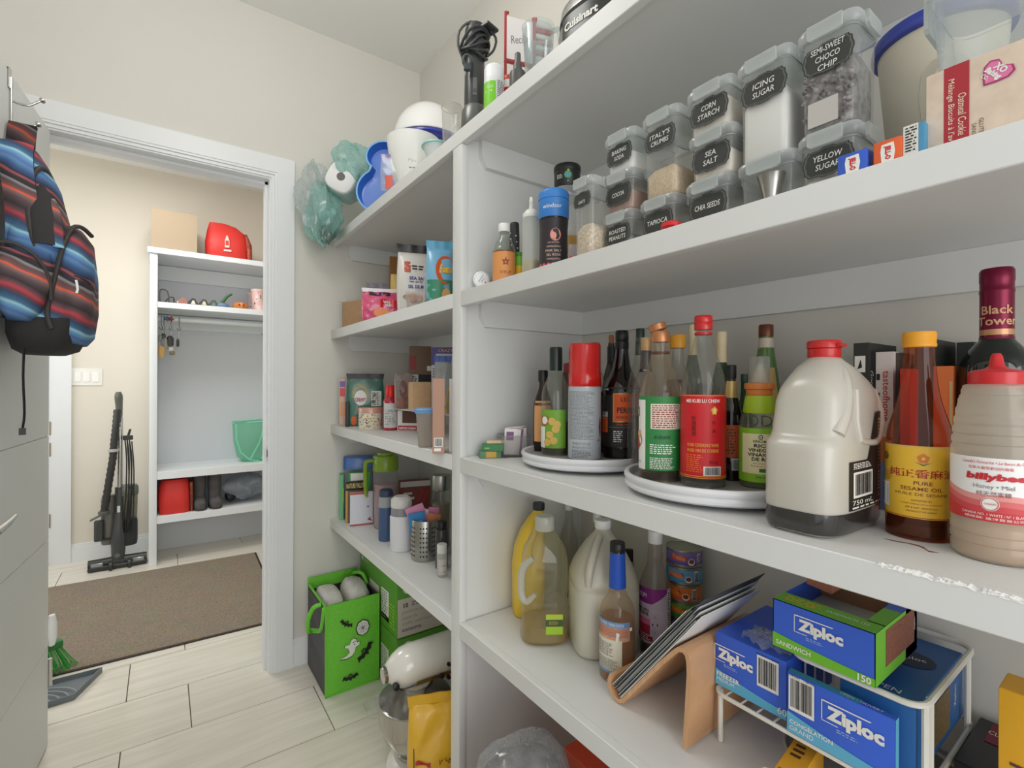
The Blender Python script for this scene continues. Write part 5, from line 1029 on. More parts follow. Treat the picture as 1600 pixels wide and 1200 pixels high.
# yellow and black packs low at the right
def fY(q, w, h): q.rect(-w * .1, h * .1, w * .38, h * .55, RED, 1, 1); q.text('O', w * .14, h * .34, h * .28, PAPER, 2); q.fine(-w * .4, h * .62, w * .3, h * .9, 3, BROWN, 1)
carton('film_box', 'small orange yellow carton under the boxes of bags', (.655, .322, -pi / 2 + .12, .034, .040), .17, mt((236, 172, 44), .45), fY, top=lambda q, w, d_: (q.rect(-w * .35, d_ * .12, w * .35, d_ * .4, RED, 1, 1), q.text('OLD', 0, d_ * .26, d_ * .12, PAPER, 2), q.fine(-w * .3, d_ * .6, w * .2, d_ * .9, 4, BROWN, 1)), z=ZD + .015)
t_ = carton('cracker_carton', 'black and maroon carton standing at the lower right corner', (.872, .146, -pi / 2, .078, .098), .145, mt((30, 30, 32), .4), None, side=lambda q, w, h: (q.text('CLASSIQUE', w * .05, h * .6, h * .16, CREAM, 1, rz=.5), q.rect(-w * .2, h * .2, w * .4, h * .35, MAROON, 1)), top=lambda q, w, d_: (q.rect(-w * .3, d_ * .55, w * .3, d_ * .95, MAROON, 1), q.text('CLASSIQUE', 0, d_ * .75, d_ * .09, CREAM, 2, w=w * .6)), z=ZD)
P = bxp(1612, 1172, 1052, 66, ZD + .12)
carton('snack_carton', 'tall golden yellow carton cut by the right edge of the view', (.80, .098, -pi / 2, .064, .25), .05, mt((238, 176, 36), .45), lambda q, w, h: q.fine(-w * .35, h * .62, w * .1, h * .68, 2, BROWN, 1), z=ZD)
# ================================================================== left bay, shelf A
P = bxx(552, .665, 470, 33, ZA); x, y, rz, w, h = P
t_ = thing('cardboard_box', 'small open cardboard box beside the pink candy bag', 'box', x, y, ZA, -pi / 2 + .35)
m = M()
for a in ((-.075, 0, 0, .075, .002, h), (-.075, .10, 0, .075, .102, h), (-.075, 0, 0, -.073, .102, h), (.073, 0, 0, .075, .102, h), (-.075, 0, 0, .075, .102, .002)): m.box(*a, CARD)
part(m, 'carton', t_)
for s_ in (-1, 1):
    m = M(); m.box(0, .002, 0, .03, .10, .0015, CARD, T=mv(.074 * s_, 0, h) @ rot('Z', 0 if s_ > 0 else 0) @ rot('Y', radians(-12) if s_ > 0 else radians(192))); part(m, 'flap', t_)
P = bxx(594, .665, 449, 60, ZA)
pouch('candy_bag', 'glossy pink candy bag with red band and torn top', P, .06, mt((214, 84, 124), .25, coat=.5), mt((230, 226, 230), .3), lambda d, w, h: (d.rect(w * .0, h * .45, w * .42, h * .72, RED, 1), d.text('WILD\nBERRY', w * .2, h * .58, h * .2, PAPER, 2, w=w * .26, bold=.03), d.circ(w * .02, h * .28, w * .2, h * .16, mt((232, 140, 70), .4), 1), d.circ(w * .22, h * .22, w * .12, h * .1, mt((240, 180, 90), .4), 2), d.rect(-w * .3, h * .86, w * .26, h * .97, INK, 1), d.rect(-w * .1, h * .87, w * .06, h * .96, mt((170, 120, 200), .5), 2)), z=ZA, crumple=.12, seed=3)
P = bxx(592, .775, 442, 42, ZA)
pouch('zip_bag', 'empty clear zip bag with pale blue contents behind the candy bag', P, .03, FILM, cl((220, 215, 225), (190, 180, 200), .5, .2), None, z=ZA, crumple=.06, seed=8)
P = bxx(651, .70, 378, 60, ZA, .12)
def lch(d, w, h):
    d.rect(-w * .32, h * .66, -w * .16, h * .84, mt((186, 74, 50), .5), 1); d.text('PC', -w * .24, h * .75, h * .09, PAPER, 2); d.fine(-w * .12, h * .70, w * .24, h * .79, 2, INK, 1, 5)
    d.text('SEA SALT', w * .05, h * .565, h * .055, DKBLUE, 1, w=w * .5, bold=.03); d.fine(-w * .2, h * .49, w * .3, h * .53, 1, GREYT, 1); d.text('SEL DE MER', w * .03, h * .43, h * .055, DKBLUE, 1, w=w * .52, bold=.03)
    d.poly([(w * .28, h * .72), (w * .48, h * .74), (w * .48, h * .6), (w * .34, h * .62)], mt((190, 30, 110), .5), 1); d.circ(-w * .05, h * .25, w * .26, h * .05, mt((200, 180, 150), .6), 1); d.circ(-w * .25, h * .27, w * .12, h * .035, mt((170, 150, 120), .6), 2)
pouch('chip_bag', 'white bag of sea salt chips folded over with a dark foil top', P, .085, mt((216, 212, 206), .4, coat=.2), mt((60, 60, 60), .25, .5), lch, z=ZA, sealh=.12, seed=5)
P = bxx(688, .668, 372, 44, ZA, .1)
pouch('candy_bag', 'blue, orange and green candy bag against the divider', P, .07, mt((120, 180, 214), .3, coat=.4), mt((96, 170, 206), .3), lambda d, w, h: (d.rect(-w * .48, 0, w * .48, h * .42, mt((60, 140, 104), .4), 1), d.circ(w * .2, h * .6, w * .38, h * .26, mt((226, 96, 40), .4), 2), d.text('Reese', w * .2, h * .62, h * .16, YELLOW, 3, w=w * .44, shear=.2, bold=.03), d.circ(w * .2, h * .16, w * .16, h * .12, mt((226, 170, 100), .5), 3)), z=ZA, sealh=.12, seed=6)
for k, (u, vt, X) in enumerate(((622, 425, .76), (620, 396, .84))):
    P = bxx(u, X, vt, 26, ZA)
    pouch('snack_bag', ('little yellow brown snack bag left of the chips', 'brown and yellow snack bag standing behind the little one')[k], P, .04, mt((214, 184, 90), .35) if k == 0 else mt((150, 100, 50), .35), None, lambda d, w, h: d.circ(0, h * .5, w * .3, h * .25, mt((230, 210, 120), .5), 1), z=ZA, seed=k + 20, sealh=.03)
x, y, r_, h = botx(655, .640, 455, 56, ZA)
t_ = thing('treat_tub', 'clear tub of brown treats with a tall white plastic handle', 'tub', x + .012, y, ZA, face(x, y)); zt_ = h
m = M(); m.rl([(0, .006), (zt_, 0)], r_, .034, .01, cl((235, 232, 228), (226, 216, 208), .3, .12), T=mv(0, .04, 0), caps=(1, 0)); part(m, 'tub', t_)
hh = zat(668, 420, x, y) - ZA; hx_ = r_ * .42; m = M(); m.tube([(hx_ - r_ * .33, .02, zt_ * .5), (hx_ - r_ * .32, .02, hh * .75), (hx_ - r_ * .2, .02, hh * .94), (hx_, .02, hh), (hx_ + r_ * .2, .02, hh * .94), (hx_ + r_ * .32, .02, hh * .75), (hx_ + r_ * .33, .02, zt_ * .5)], .0035, cl((240, 240, 240), (236, 236, 236), .7, .2)); part(m, 'handle', t_)
rnd = random.Random(4)
for k in range(7):
    m = M(); m.se([(0, .008, .006, 2.5), (.004, .013, .009, 3), (.012, .012, .008, 3), (.016, .006, .004, 2.5)], mt((190, 140, 104), .6), n=12); o = part(m, 'treat', t_); o.location = (-r_ * .6 + (k % 4) * r_ * .38, .03 + (k // 4) * .016, .018 + (k // 4) * .016); o.rotation_euler = (rnd.random(), rnd.random(), rnd.random() * 3)
# ------------------------------------------------------------------ left bay, shelf C
P = bxp(535, 665, 592, 10, ZC, 0); 
carton('snack_box', 'thin pink and orange packet at the far left of the shelf', (P[0] , P[1], P[2], P[3], P[4]), .01, mt((214, 180, 160), .5), lambda d, w, h: (d.rect(-w * .4, h * .62, w * .4, h * .8, RED), d.rect(-w * .4, h * .82, w * .4, h * .95, mt((120, 100, 160), .5)), d.rect(-w * .4, h * .2, w * .4, h * .5, mt((220, 160, 120), .5))), z=ZC)
P = bxp(542.5, 667, 628, 6, ZC, 0)
carton('sauce_packet', 'slim black packet between the pink packet and green bag', P, .01, BLACK, None, z=ZC)
P = bxp(571, 666, 584, 60, ZC, .05)
def lgb(d, w, h):
    for k in range(16): a = pi * k / 15; d.poly([(-w * .13 + w * .17 * cos(a - .06), h * .62 + h * .2 * sin(a - .06)), (-w * .13 + w * .25 * cos(a), h * .62 + h * .3 * sin(a)), (-w * .13 + w * .17 * cos(a + .06), h * .62 + h * .2 * sin(a + .06))], YELLOW, 1)
    d.circ(-w * .13, h * .6, w * .16, h * .16, PAPER, 2); d.text('CHEWY', -w * .13, h * .56, h * .09, mt((170, 60, 110), .5), 3, w=w * .28, bold=.04); d.rect(w * .15, h * .42, w * .42, h * .74, PAPER, 1); d.fine(w * .17, h * .44, w * .4, h * .72, 7, GREYT, 2); d.circ(-w * .3, h * .12, w * .07, h * .1, ORANGE, 1); d.circ(w * .2, h * .12, w * .12, h * .08, LIME, 1)
pouch('snack_pouch', 'dark green zip pouch with a sunny yellow emblem and black top strip', P, .032, mt((46, 104, 84), .3, coat=.4), mt((34, 34, 38), .4), lgb, z=ZC, seed=9, crumple=.05)
P = bot(579, 672, 637, 38, ZC)
t_ = thing('cookie_tin', 'round floral tin with a pinkish lid in front of the green pouch', 'tin', P[0], P[1], ZC, face(P[0], P[1])); r_, h = P[2], P[3]
m = M(); m.lathe([(r_ * .96, 0), (r_ * .98, .002), (r_ * .98, h * .78)], mt((224, 218, 200), .4), n=36); part(m, 'tin', t_)
m = M(); m.lathe([(r_, h * .76), (r_ * 1.02, h * .77), (r_ * 1.02, h * .95), (r_ * .97, h)], mt((206, 160, 140), .35, .2), n=36); part(m, 'lid', t_)
q = D(); rnd = random.Random(8)
for k in range(90): q.circ(rnd.uniform(-1, 1) * r_ * 1.4, rnd.uniform(.08, .70) * h, .0035, .003, mt(((206, 184, 70), (90, 96, 90), (236, 232, 224), (150, 160, 150), (214, 150, 60))[k % 5], .5), k % 3, 7)
m = M(); q.into(m, cylmap(r_ * .981)); part(m, 'flowers', t_, ang=60)
P = bot(610, 673, 602, 24, ZC)
bottle('dressing_bottle', 'red squeeze bottle with bright red cap and white label', P, [(.9, 0), (1, .02), (1, .58), (.92, .66), (.62, .74), (.6, .77)], mt((176, 34, 54), .25, coat=.4), None, [('cap', [(.64, .74), (.66, .75), (.6, .99), (.55, 1)], mt((226, 30, 24), .35))], [(.06, .6, 55, mt((206, 206, 206), .5), lambda d, w, h: (d.circ(w * .05, h * .9, w * .3, h * .1, mt((200, 190, 120), .5), 0), d.fine(-w * .4, h * .1, w * .4, h * .75, 10, GREYT, 1)))], z=ZC)
# white wire shelf riser and what stands on it
zr = zat(650, 620, .80, 1.52) - .0
zr = ZC + .085
t_ = thing('wire_shelf_riser', 'white wire riser shelf behind the red bottle', 'rack', 0, 0, 0)
m = M(); m.tube(loopxy(.745, 1.33, .98, 1.86, zr, r=.02), .0028, RK, closed=True)
part(m, 'rim', t_); m = M()
for i in range(25): m.tube([(.747, 1.355 + i * .0195, zr + .001), (.978, 1.35 + i * .0195, zr + .001)], .0013, RK, n=6)
part(m, 'wires', t_)
for (x0, y0) in ((.755, 1.35), (.755, 1.84), (.97, 1.35), (.97, 1.84)):
    m = M(); m.tube([(x0, y0, ZC + .0008), (x0, y0, zr)], .0026, RK); part(m, 'leg', t_)
ZR = zr + .0032
def bz(u, X, vt, w, turn=0): return bxx(u, X, vt, w, ZR, turn)
P = bz(631, .75, 577, 30); pouch('chocolate_bag', 'clear bag of brown chocolates tied at the top, on the wire riser', P, .05, cl((235, 230, 228), (206, 190, 184), .45, .15, .9, .3), None, lambda d, w, h: (d.circ(-w * .02, h * .55, w * .2, h * .25, mt((120, 66, 56), .5), 1), d.rect(-w * .4, h * .05, w * .42, h * .3, mt((150, 100, 90), .5), 0)), z=ZR, crumple=.1, seed=12)
P = bz(659, .745, 597, 31, .25); carton('kraft_box', 'small plain kraft block in front on the wire riser', P, .06, mt((204, 168, 128), .75, noise=.02, nscale=60), None, z=ZR, b=.003)
P = bz(624, .84, 562, 22); x, y, rz, w, h = P
def tin(label, x, y, z, r_, L_, rz, col):
    t_ = thing('drink_tin', label, 'tin', x, y, z, rz); T0 = mv(0, 0, r_) @ rot('X', -pi / 2)
    m = M(); m.lathe([(r_, 0), (r_, L_)], mt(col, .4), n=28, T=T0); part(m, 'tin', t_)
    m = M(); m.lathe([(r_ * .85, -.0005), (r_ * .85, -.002), (r_ * 1.0, -.003), (r_ * 1.03, -.0002), (r_ * 1.0, .003)], GOLD, n=28, T=T0); part(m, 'gold_lid', t_)
tin('brown tin lying on its side with gold end, on the riser', .86, 1.66, ZR, .036, .10, .9, (84, 50, 40))
m = M()
tin('round tin with gold lid lying behind the red bottle', .775, 1.79, ZR, .026, .08, -.2, (110, 90, 50))
m = M()
P = bz(657, .83, 541, 34, .1); P = (P[0], P[1], P[2], P[3], P[4])
carton('gift_box', 'tall dark kraft carton at the back of the riser, with a red patch', P, .05, mt((122, 98, 82), .7), lambda d, w, h: (d.rect(-w * .5, h * .62, -w * .2, h * .84, mt((150, 60, 60), .6)), d.rect(w * .3, h * .60, w * .5, h * .68, PAPER), d.rect(-w * .5, h * .40, -w * .1, h * .54, mt((206, 206, 204), .5)), d.fine(-w * .45, h * .42, -w * .15, h * .52, 3, INK, 1), d.rect(-w * .1, h * .40, w * .5, h * .54, INK)), z=ZR)
P = bz(671, .735, 579, 12, 0); carton('spice_tin', 'little red tin with white lettering beside the kraft block', (P[0] + .03, P[1] - .01, P[2], P[3], P[4] + .01), .03, mt((176, 50, 44), .4), lambda d, w, h: (d.rect(-w * .4, h * .1, -w * .1, h * .9, PAPER), d.fine(w * .0, h * .3, w * .4, h * .8, 3, PAPER, 1)), z=ZR, cat='tin')
P = bz(691, .80, 543, 34, -.1); carton('cereal_carton', 'white and purple cereal carton on the riser, next to the divider', P, .06, mt((206, 206, 214), .5), lambda d, w, h: (d.rect(-w * .5, h * .9, w * .5, h, mt((90, 76, 140), .5)), d.rect(-w * .5, h * .72, -w * .3, h * .9, mt((90, 76, 140), .5)), d.text('CRAZY', w * .15, h * .95, h * .05, YELLOW, 1), d.fine(-w * .45, h * .2, -w * .3, h * .68, 12, GREYT, 1)), z=ZR)
P = bz(692, .70, 556, 28); pouch('zip_bag', 'clear zip bag with a blue closure and something yellow inside', (P[0], P[1], P[2], P[3], P[4]), .03, cl((230, 235, 235), (200, 204, 200), .4, .15, .9, .2), mt((60, 90, 160), .4), lambda d, w, h: d.poly([(w * .1, h * .05), (w * .45, h * .05), (w * .45, h * .6), (w * .25, h * .45)], YELLOW, 0), z=ZR, seed=14)
P = bxp(637, 674, 625, 33, ZC, -.35)
def lsap(d, w, h):
    d.rect(-w * .28, h * .38, w * .5, h * .98, mt((92, 62, 50), .7)); d.rect(-w * .46, h * .03, w * .42, h * .26, mt((186, 46, 60), .5)); d.text('SAPPORO ICHIBAN', -w * .02, h * .13, h * .11, PAPER, 1, w=w * .78, bold=.03)
    for k in range(8): d.circ(-w * .28, h * (.42 + k * .07), w * .03, h * .025, PAPER, 1, 8)
carton('noodle_carton', 'white cut-open noodle carton with red lettering under the riser', (P[0] + .005, P[1] + .01, P[2], P[3] * 1.08, min(P[4], .080)), .05, mt((222, 220, 216), .5), lsap, z=ZC)
P = bxp(664, 700, 638, 30, ZC, -.1); x, y, rz, w, h = P
t_ = thing('food_container', 'translucent tub with a sky blue lid, in front of the noodle carton', 'container', x, y, ZC, rz)
m = M(); m.rl([(0, .008), (.004, .006), (h * .88, 0)], w / 2, w / 2, .012, cl((226, 222, 216), (206, 196, 186), .7, .2), T=mv(0, w / 2, 0)); part(m, 'body', t_)
m = M(); m.rl([(h * .86, -.003), (h * .95, -.004), (h * .97, -.001), (h, 0)], w / 2, w / 2, .012, mt((110, 160, 214), .35, coat=.3), T=mv(0, w / 2, 0)); m.box(-w / 2 - .012, w * .3, h * .9, -w / 2 - .003, w * .7, h * .96, mt((110, 160, 214), .35)); part(m, 'lid', t_)
P = bxp(685, 709, 592, 19, ZC, .0)
carton('tall_carton', 'tall narrow kraft carton with a barcode at the bottom', (P[0] + .0, P[1], P[2], P[3], P[4]), .05, mt((178, 138, 116), .6), lambda d, w, h: (d.bars(-w * .3, h * .1, w * .3, h * .2, 0, 3), d.rect(-w * .35, h * .03, w * .2, h * .07, PAPER)), side=lambda d, w, h: d.rect(-w * .5, h * .35, w * .0, h * .66, INK), z=ZC)
P = bxp(700.5, 708, 592, 10, ZC, .0)
carton('white_carton', 'narrow white carton squeezed against the divider post', (P[0] + .012, P[1], P[2], P[3], P[4]), .045, mt((222, 220, 216), .5), None, z=ZC)
# ------------------------------------------------------------------ left bay, shelf D
P = bxp(533, 812, 742, 7, ZD, 0)
carton('snack_box', 'thin pale green carton farthest left, edge on', (P[0], P[1] - .005, P[2], P[3], P[4]), .06, mt((112, 180, 130), .5), lambda d, w, h: d.rect(w * .2, h * .4, w * .5, h * .7, LIME), z=ZD)
P = bxp(555, 816, 752, 30, ZD, .15)
carton('granola_box', 'brown and black granola bar carton with gold lettering', P, .012, mt((124, 98, 80), .5), lambda d, w, h: (d.rect(-w / 2, h * .78, w / 2, h, BLACK), d.text('NATURE VALLEY', -w * .0, h * .89, h * .12, mt((226, 206, 130), .5), 1, w=w * .92, bold=.02), d.rect(-w * .15, h * .5, 0, h * .54, PAPER), d.rect(-w / 2, 0, -w * .4, h * .78, mt((206, 160, 80), .5)), d.poly([(w * .3, h * .6), (w * .5, h * .8), (w * .5, h * .5)], ORANGE, 1)), z=ZD)
P = bxx(562, .7045, 738, 34, ZD)
carton('green_carton', 'bright green carton with a white label behind the granola box', (P[0], P[1], P[2], P[3], P[4]), .01, mt((66, 160, 80), .5), lambda d, w, h: d.rect(-w * .4, h * .72, w * .3, h * .98, PAPER), z=ZD)
P = bxx(561, .7105, 714, 46, ZD); x, y, rz, w, h = P
t_ = thing('food_container', 'clear storage canister with a royal blue lid at the back', 'container', x, y, ZD, rz)
m = M(); m.rl([(0, .003), (h * .82, 0)], w / 2, .026, .012, cl((230, 234, 238), (206, 210, 216), .35, .1), T=mv(0, .030, 0), caps=(1, 0)); part(m, 'body', t_)
m = M(); m.rl([(h * .80, -.003), (h * .98, -.003), (h, 0)], w / 2, .026, .012, mt((44, 100, 176), .35, coat=.3), T=mv(0, .030, 0)); part(m, 'lid', t_)
P = bxp(565, 821, 769, 36, ZD, .12)
t_ = carton('notepad', 'white notepad with red binding edges standing in front', P, .008, mt((214, 216, 224), .5), lambda d, w, h: (d.rect(-w / 2, 0, w / 2, h * .05, mt((176, 84, 80), .5)), d.rect(-w / 2, h * .93, w * .3, h, mt((186, 84, 80), .5)), d.poly([(w * .25, h * .16), (w * .4, h * .25), (w * .38, h * .18), (w * .48, h * .1)], mt((150, 60, 60), .5), 1), d.circ(w * .28, h * .55, w * .05, h * .03, GREYT, 1)), z=ZD, cat='notepad')
P = bot(602, 828, 707, 38, ZD)
t_ = bottle('drink_pitcher', 'tall clear pitcher with olive green lid and handle, half full of pink powder', P, [(.9, 0), (.95, .02), (1, .8)], cl((240, 240, 242), (220, 216, 220), .14), (.58, mt((196, 160, 160), .7)),
       [('lid', [(1.04, .76), (1.05, .77), (1.05, .91), (1.02, .92), (1.02, .925), (1.05, .93), (1.05, .95), (.98, .965), (.7, .97), (.66, 1.0)], mt((126, 158, 36), .4, coat=.2))], [], z=ZD, smooth=0, cat='pitcher')
h = P[3]; r_ = P[2]; m = M(); m.tube([(-r_ * 1.0, -.01, h * .90), (-r_ * 1.5, -.012, h * .89), (-r_ * 1.62, -.012, h * .82), (-r_ * 1.6, -.012, h * .5), (-r_ * 1.45, -.012, h * .42)], [.009, .0095, .0095, .008, .005], mt((120, 152, 34), .4, coat=.2), n=10); part(m, 'handle', t_)
P = bot(603, 847, 764, 24, ZD)
bottle('travel_mug', 'slim slate blue insulated travel mug with grey collar', P, [(.92, 0), (.97, .02), (1, .3), (.98, .66)], mt((66, 90, 128), .45), None, [('collar', [(.99, .655), (1.0, .66), (.92, .86), (.9, .87)], mt((156, 160, 162), .5)), ('lid', [(.93, .86), (.95, .88), (.9, .97), (.6, 1.0)], mt((54, 66, 90), .45))], [], z=ZD, smooth=0, cat='mug')
P = bot(627, 864, 775, 36, ZD)
bottle('travel_mug', 'wide white insulated travel mug with grey neck band', P, [(.92, 0), (.98, .02), (1, .3), (1, .63), (.9, .65)], mt((222, 222, 226), .35, coat=.3), None, [('collar', [(.90, .645), (.92, .65), (.88, .80), (.86, .81)], mt((140, 140, 144), .5)), ('lid', [(.90, .80), (.93, .82), (.9, .95), (.6, 1.0)], mt((222, 220, 216), .4))], [], z=ZD, smooth=0, cat='mug')
P = bot(664, 879, 810, 44, ZD); x, y, r_, h = P
t_ = thing('utensil_holder', 'perforated stainless steel utensil holder stuffed with packets', 'holder', x, y, ZD, face(x, y))
m = M(); m.lathe([(r_ * .97, 0), (r_, .003), (r_, h - .002), (r_ * .98, h), (r_ * .96, h - .002), (r_ * .955, .006)], STEEL, n=40, caps=(1, 0)); part(m, 'cup', t_)
q = D(); HO = mt((50, 48, 46), .6)
for i in range(7):
    for k in (-7, -6, -5, -4, -1.5, -.5, .5, 2.5, 3.5, 4.5, 5.5): q.circ(k * r_ * .21, h * (.14 + i * .115), r_ * .065, r_ * .07, HO, 0, 8)
m = M(); q.into(m, cylmap(r_ * 1.0)); o = part(m, 'perforations', t_, ang=60); o['kind'] = 'stuff'
pk = ((-.020, -.012, .056, .100, (50, 130, 190), -.15, 'PLEASE\nTURN\nOVER'), (.018, -.010, .044, .094, (196, 120, 84), .2, ''), (.004, .006, .064, .125, (216, 140, 176), -.35, ''), (-.012, .014, .05, .104, (214, 214, 210), .3, ''), (.024, .012, .036, .11, (206, 120, 160), .1, ''))
for k, (px_, py_, pw, ph, col, a, tx) in enumerate(pk):
    m = M(); m.box(-pw / 2, -.002, 0, pw / 2, .002, ph, mt(col, .45), b=.001); q = D()
    if tx: [q.text(s_, 0, ph * (.66 - i * .14), ph * .08, PAPER, 0) for i, s_ in enumerate(tx.split('\n'))]
    q.into(m, plane((0, -.002, 0), (1, 0, 0), (0, 0, 1)))
    c_, s_ = cos(face(x, y)), sin(face(x, y)); lx, ly = px_ * .8, py_ * .8
    o = solo(m, 'snack_packet', ('blue packet with white words standing at the front of the steel holder', 'orange brown packet at the right of the steel holder', 'pink packet leaning left in the steel holder', 'silvery packet at the back of the steel holder', 'magenta packet leaning right in the steel holder')[k], 'packet', x + lx * c_ - ly * s_, y + lx * s_ + ly * c_, ZD + h * .45, 0, 'packets in the steel utensil holder'); o.rotation_euler = (0, a, face(x, y))
P = bot(690.5, 903, 850, 16, ZD)
bottle('pill_bottle', 'small white bottle with worn label at the post', P, [(.92, 0), (1, .02), (1, .7), (.92, .74)], cl((240, 238, 232), (226, 222, 214), .75, .2), None, [('cap', [(.96, .73), (.98, .74), (.98, .98), (.9, 1)], mt((226, 226, 220), .4))], [(.08, .55, 50, mt((206, 204, 198), .5), lambda d, w, h: d.fine(-w * .4, h * .1, w * .4, h * .9, 4, mt((190, 130, 90), .5), 1))], z=ZD, smooth=0)
x, y, r_, h = botx(690, .845, 742, 28, ZD)
bottle('storage_jar', 'jar with a wide brushed steel lid behind the utensil holder', (x, y, r_, h), [(.92, 0), (1, .03), (1, .78), (.94, .8)], GLASS, (.6, mt((170, 150, 130), .6)), [('lid', [(1.02, .79), (1.05, .8), (1.05, .96), (1, 1)], STEEL)], [], z=ZD, smooth=0, cat='jar')
P = bxx(650, .915, 752, 48, ZD, .2)
carton('granola_box', 'long red carton with berry pictures at the back', P, .05, mt((140, 70, 60), .5), lambda d, w, h: (d.rect(-w / 2, h * .86, w / 2, h, mt((214, 210, 204), .5)), [d.circ(w * (.1 + .06 * k), h * (.5 + .1 * (k % 3)), w * .035, h * .06, mt((196, 60, 60), .4), 1) for k in range(6)], d.fine(-w * .4, h * .5, w * 0, h * .75, 2, PAPER, 1)), z=ZD)
P = bxp(703.5, 872, 738, 7, ZD, 0)
carton('teal_carton', 'teal carton seen edge on against the divider', (P[0] + .03, P[1] + .02, P[2] , P[3] + .012, P[4] + .0), .05, mt((60, 120, 116), .5), lambda d, w, h: (d.rect(-w * .4, h * .3, w * .2, h * .5, LIME), d.rect(-w * .4, h * .1, w * .2, h * .25, mt((160, 60, 50), .5))), z=ZD)
x, y, r_, h = botx(691, .745, 815, 20, ZD)
bottle('dark_bottle', 'dark bottle between the utensil holder and the teal carton', (x, y, r_, h), [(.9, 0), (1, .03), (1, .8), (.9, .84)], mt((50, 48, 50), .3, coat=.3), None, [('cap', screwcap(.8, .84, 1), BLACK)], [], z=ZD, smooth=0)
# ------------------------------------------------------------------ floor of the left bay
NW = mt((110, 196, 56), .55, noise=.015, nscale=90, bump=.25, bscale=400)
NWB = mt((52, 50, 52), .5, bump=.3, bscale=60)
t_ = thing('halloween_tote', 'bright green reusable tote with bats, ghost and web on the floor', 'tote bag', .617, 1.935, 0, 0)
w, d_, h = .208, .275, .352
m = M(); m.grid(lambda i, j: (-w / 2 + w * i + .004 * sin(j * 7), -.003 * sin(i * pi) * 3 * sin(j * pi) - .001, h * j), 10, 12, NW); m.box(-w / 2, 0, .001, w / 2, .002, h, NW); part(m, 'front_panel', t_)
m = M(); m.box(-w / 2, .003, .001, -w / 2 + .002, d_, h - .003, NWB); m.grid(lambda i, j: (-w / 2 - .002 - .010 * sin(i * pi) * sin(j * pi) * sin(j * 9), .003 + (d_ - .006) * i, .004 + (h - .02) * j), 8, 12, NWB); m.box(w / 2 - .002, .003, .001, w / 2, d_, h - .003, NWB); m.box(-w / 2 + .003, d_ - .002, .001, w / 2 - .003, d_, h - .003, NWB); m.box(-w / 2 + .003, .003, .001, w / 2 - .003, d_ - .003, .003, NWB); part(m, 'side_panels', t_)
m = M(); 
for a in ((-w / 2 - .0015, -.0015, h - .03, w / 2 + .0015, .0035, h), (-w / 2 - .0015, d_ - .003, h - .03, w / 2 + .0015, d_ + .0015, h + .02)): m.box(*a, NW)
for z in (0,): m.box(-w / 2 - .003, -.004, .0, -w / 2 + .003, .001, h, NW); m.box(w / 2 - .003, -.004, .0, w / 2 + .003, .001, h, NW); m.box(-w / 2, -.004, .0, w / 2, .001, .006, NW)
m.box(-w / 2 - .002, .003, h - .012, -w / 2 + .002, d_, h, NW); part(m, 'trim_tape', t_)
q = D(); BK = mt((28, 28, 30), .5)
def bat(cx, cy, s_, a):
    o = [(-1, -.1), (-.75, .35), (-.35, .15), (-.16, .3), (-.12, .52), (-.03, .34), (.03, .34), (.12, .52), (.16, .3), (.35, .15), (.75, .35), (1, -.1), (.7, -.05), (.45, -.25), (.2, -.15), (0, -.4), (-.2, -.15), (-.45, -.25), (-.7, -.05)]
    k, r = cos(a), sin(a); q.poly([(cx + s_ * (x * k - y * r), cy + s_ * (x * r + y * k)) for x, y in o], BK, 1)
    for e in (-.07, .07): q.circ(cx + s_ * (e * k - .2 * r), cy + s_ * (e * r + .2 * k), s_ * .045, s_ * .05, LIME, 2, 8)
bat(-.030, .268, .030, -.6); bat(-.012, .052, .034, .05); bat(.048, .135, .045, .85)
q.circ(.036, .236, .029, .033, BK, 1, 8); q.circ(.036, .236, .025, .029, PAPER, 2, 8)
for k in range(8): a = k * pi / 4 + .2; q.poly([(.036 + .0009 * cos(a + 1.57), .236 + .0009 * sin(a + 1.57)), (.036 + .025 * cos(a), .236 + .028 * sin(a)), (.036 - .0009 * cos(a + 1.57), .236 - .0009 * sin(a + 1.57))], BK, 3)
for r_ in (.008, .015, .021): q.ring(.036, .236, r_, r_ * 1.1, .0009, BK, 3, 8)
gh = [(-.045, -.028), (-.02, -.022), (-.008, -.012), (-.014, .006), (-.028, .012), (-.024, .020), (-.008, .018), (-.002, .034), (.008, .040), (.018, .032), (.020, .020), (.032, .020), (.030, .008), (.016, .004), (.012, -.014), (0, -.028), (-.02, -.032)]
q.poly([(x * 1.08 - .008, y * 1.08 + .163) for x, y in gh], BK, 1); q.poly([(x - .008, y + .164) for x, y in gh], PAPER, 2)
for x, y in ((.002, .188), (.009, .190), (.006, .180)): q.circ(x - .008 + .004, y, .002, .003, BK, 3, 8)
m = M(); q.into(m, plane((0, -.011, 0), (1, 0, 0), (0, 0, 1)), .0006); part(m, 'printed_figures', t_, ang=60)
m = M(); m.tube([(w / 2 + .003, d_ * .5, h - .02), (w / 2 - .01, d_ * .6, h + .03), (w / 2 - .03, d_ * .8, h + .02), (w / 2 - .02, d_ - .01, h - .01)], .008, NW, n=8); part(m, 'handle', t_)
m = M(); m.tube([(-w / 2 - .004, .05, h - .01), (-w / 2 - .030, .06, h - .02), (-w / 2 - .045, .08, h - .07), (-w / 2 - .040, .10, h - .125), (-w / 2 - .022, .12, h - .135), (-w / 2 - .006, .05, h - .11), (-w / 2 - .004, .02, h - .05), (-w / 2 - .003, .01, h - .01)], .009, NW, n=8)
for i, v in enumerate(m.v): pass
part(m, 'handle', t_)
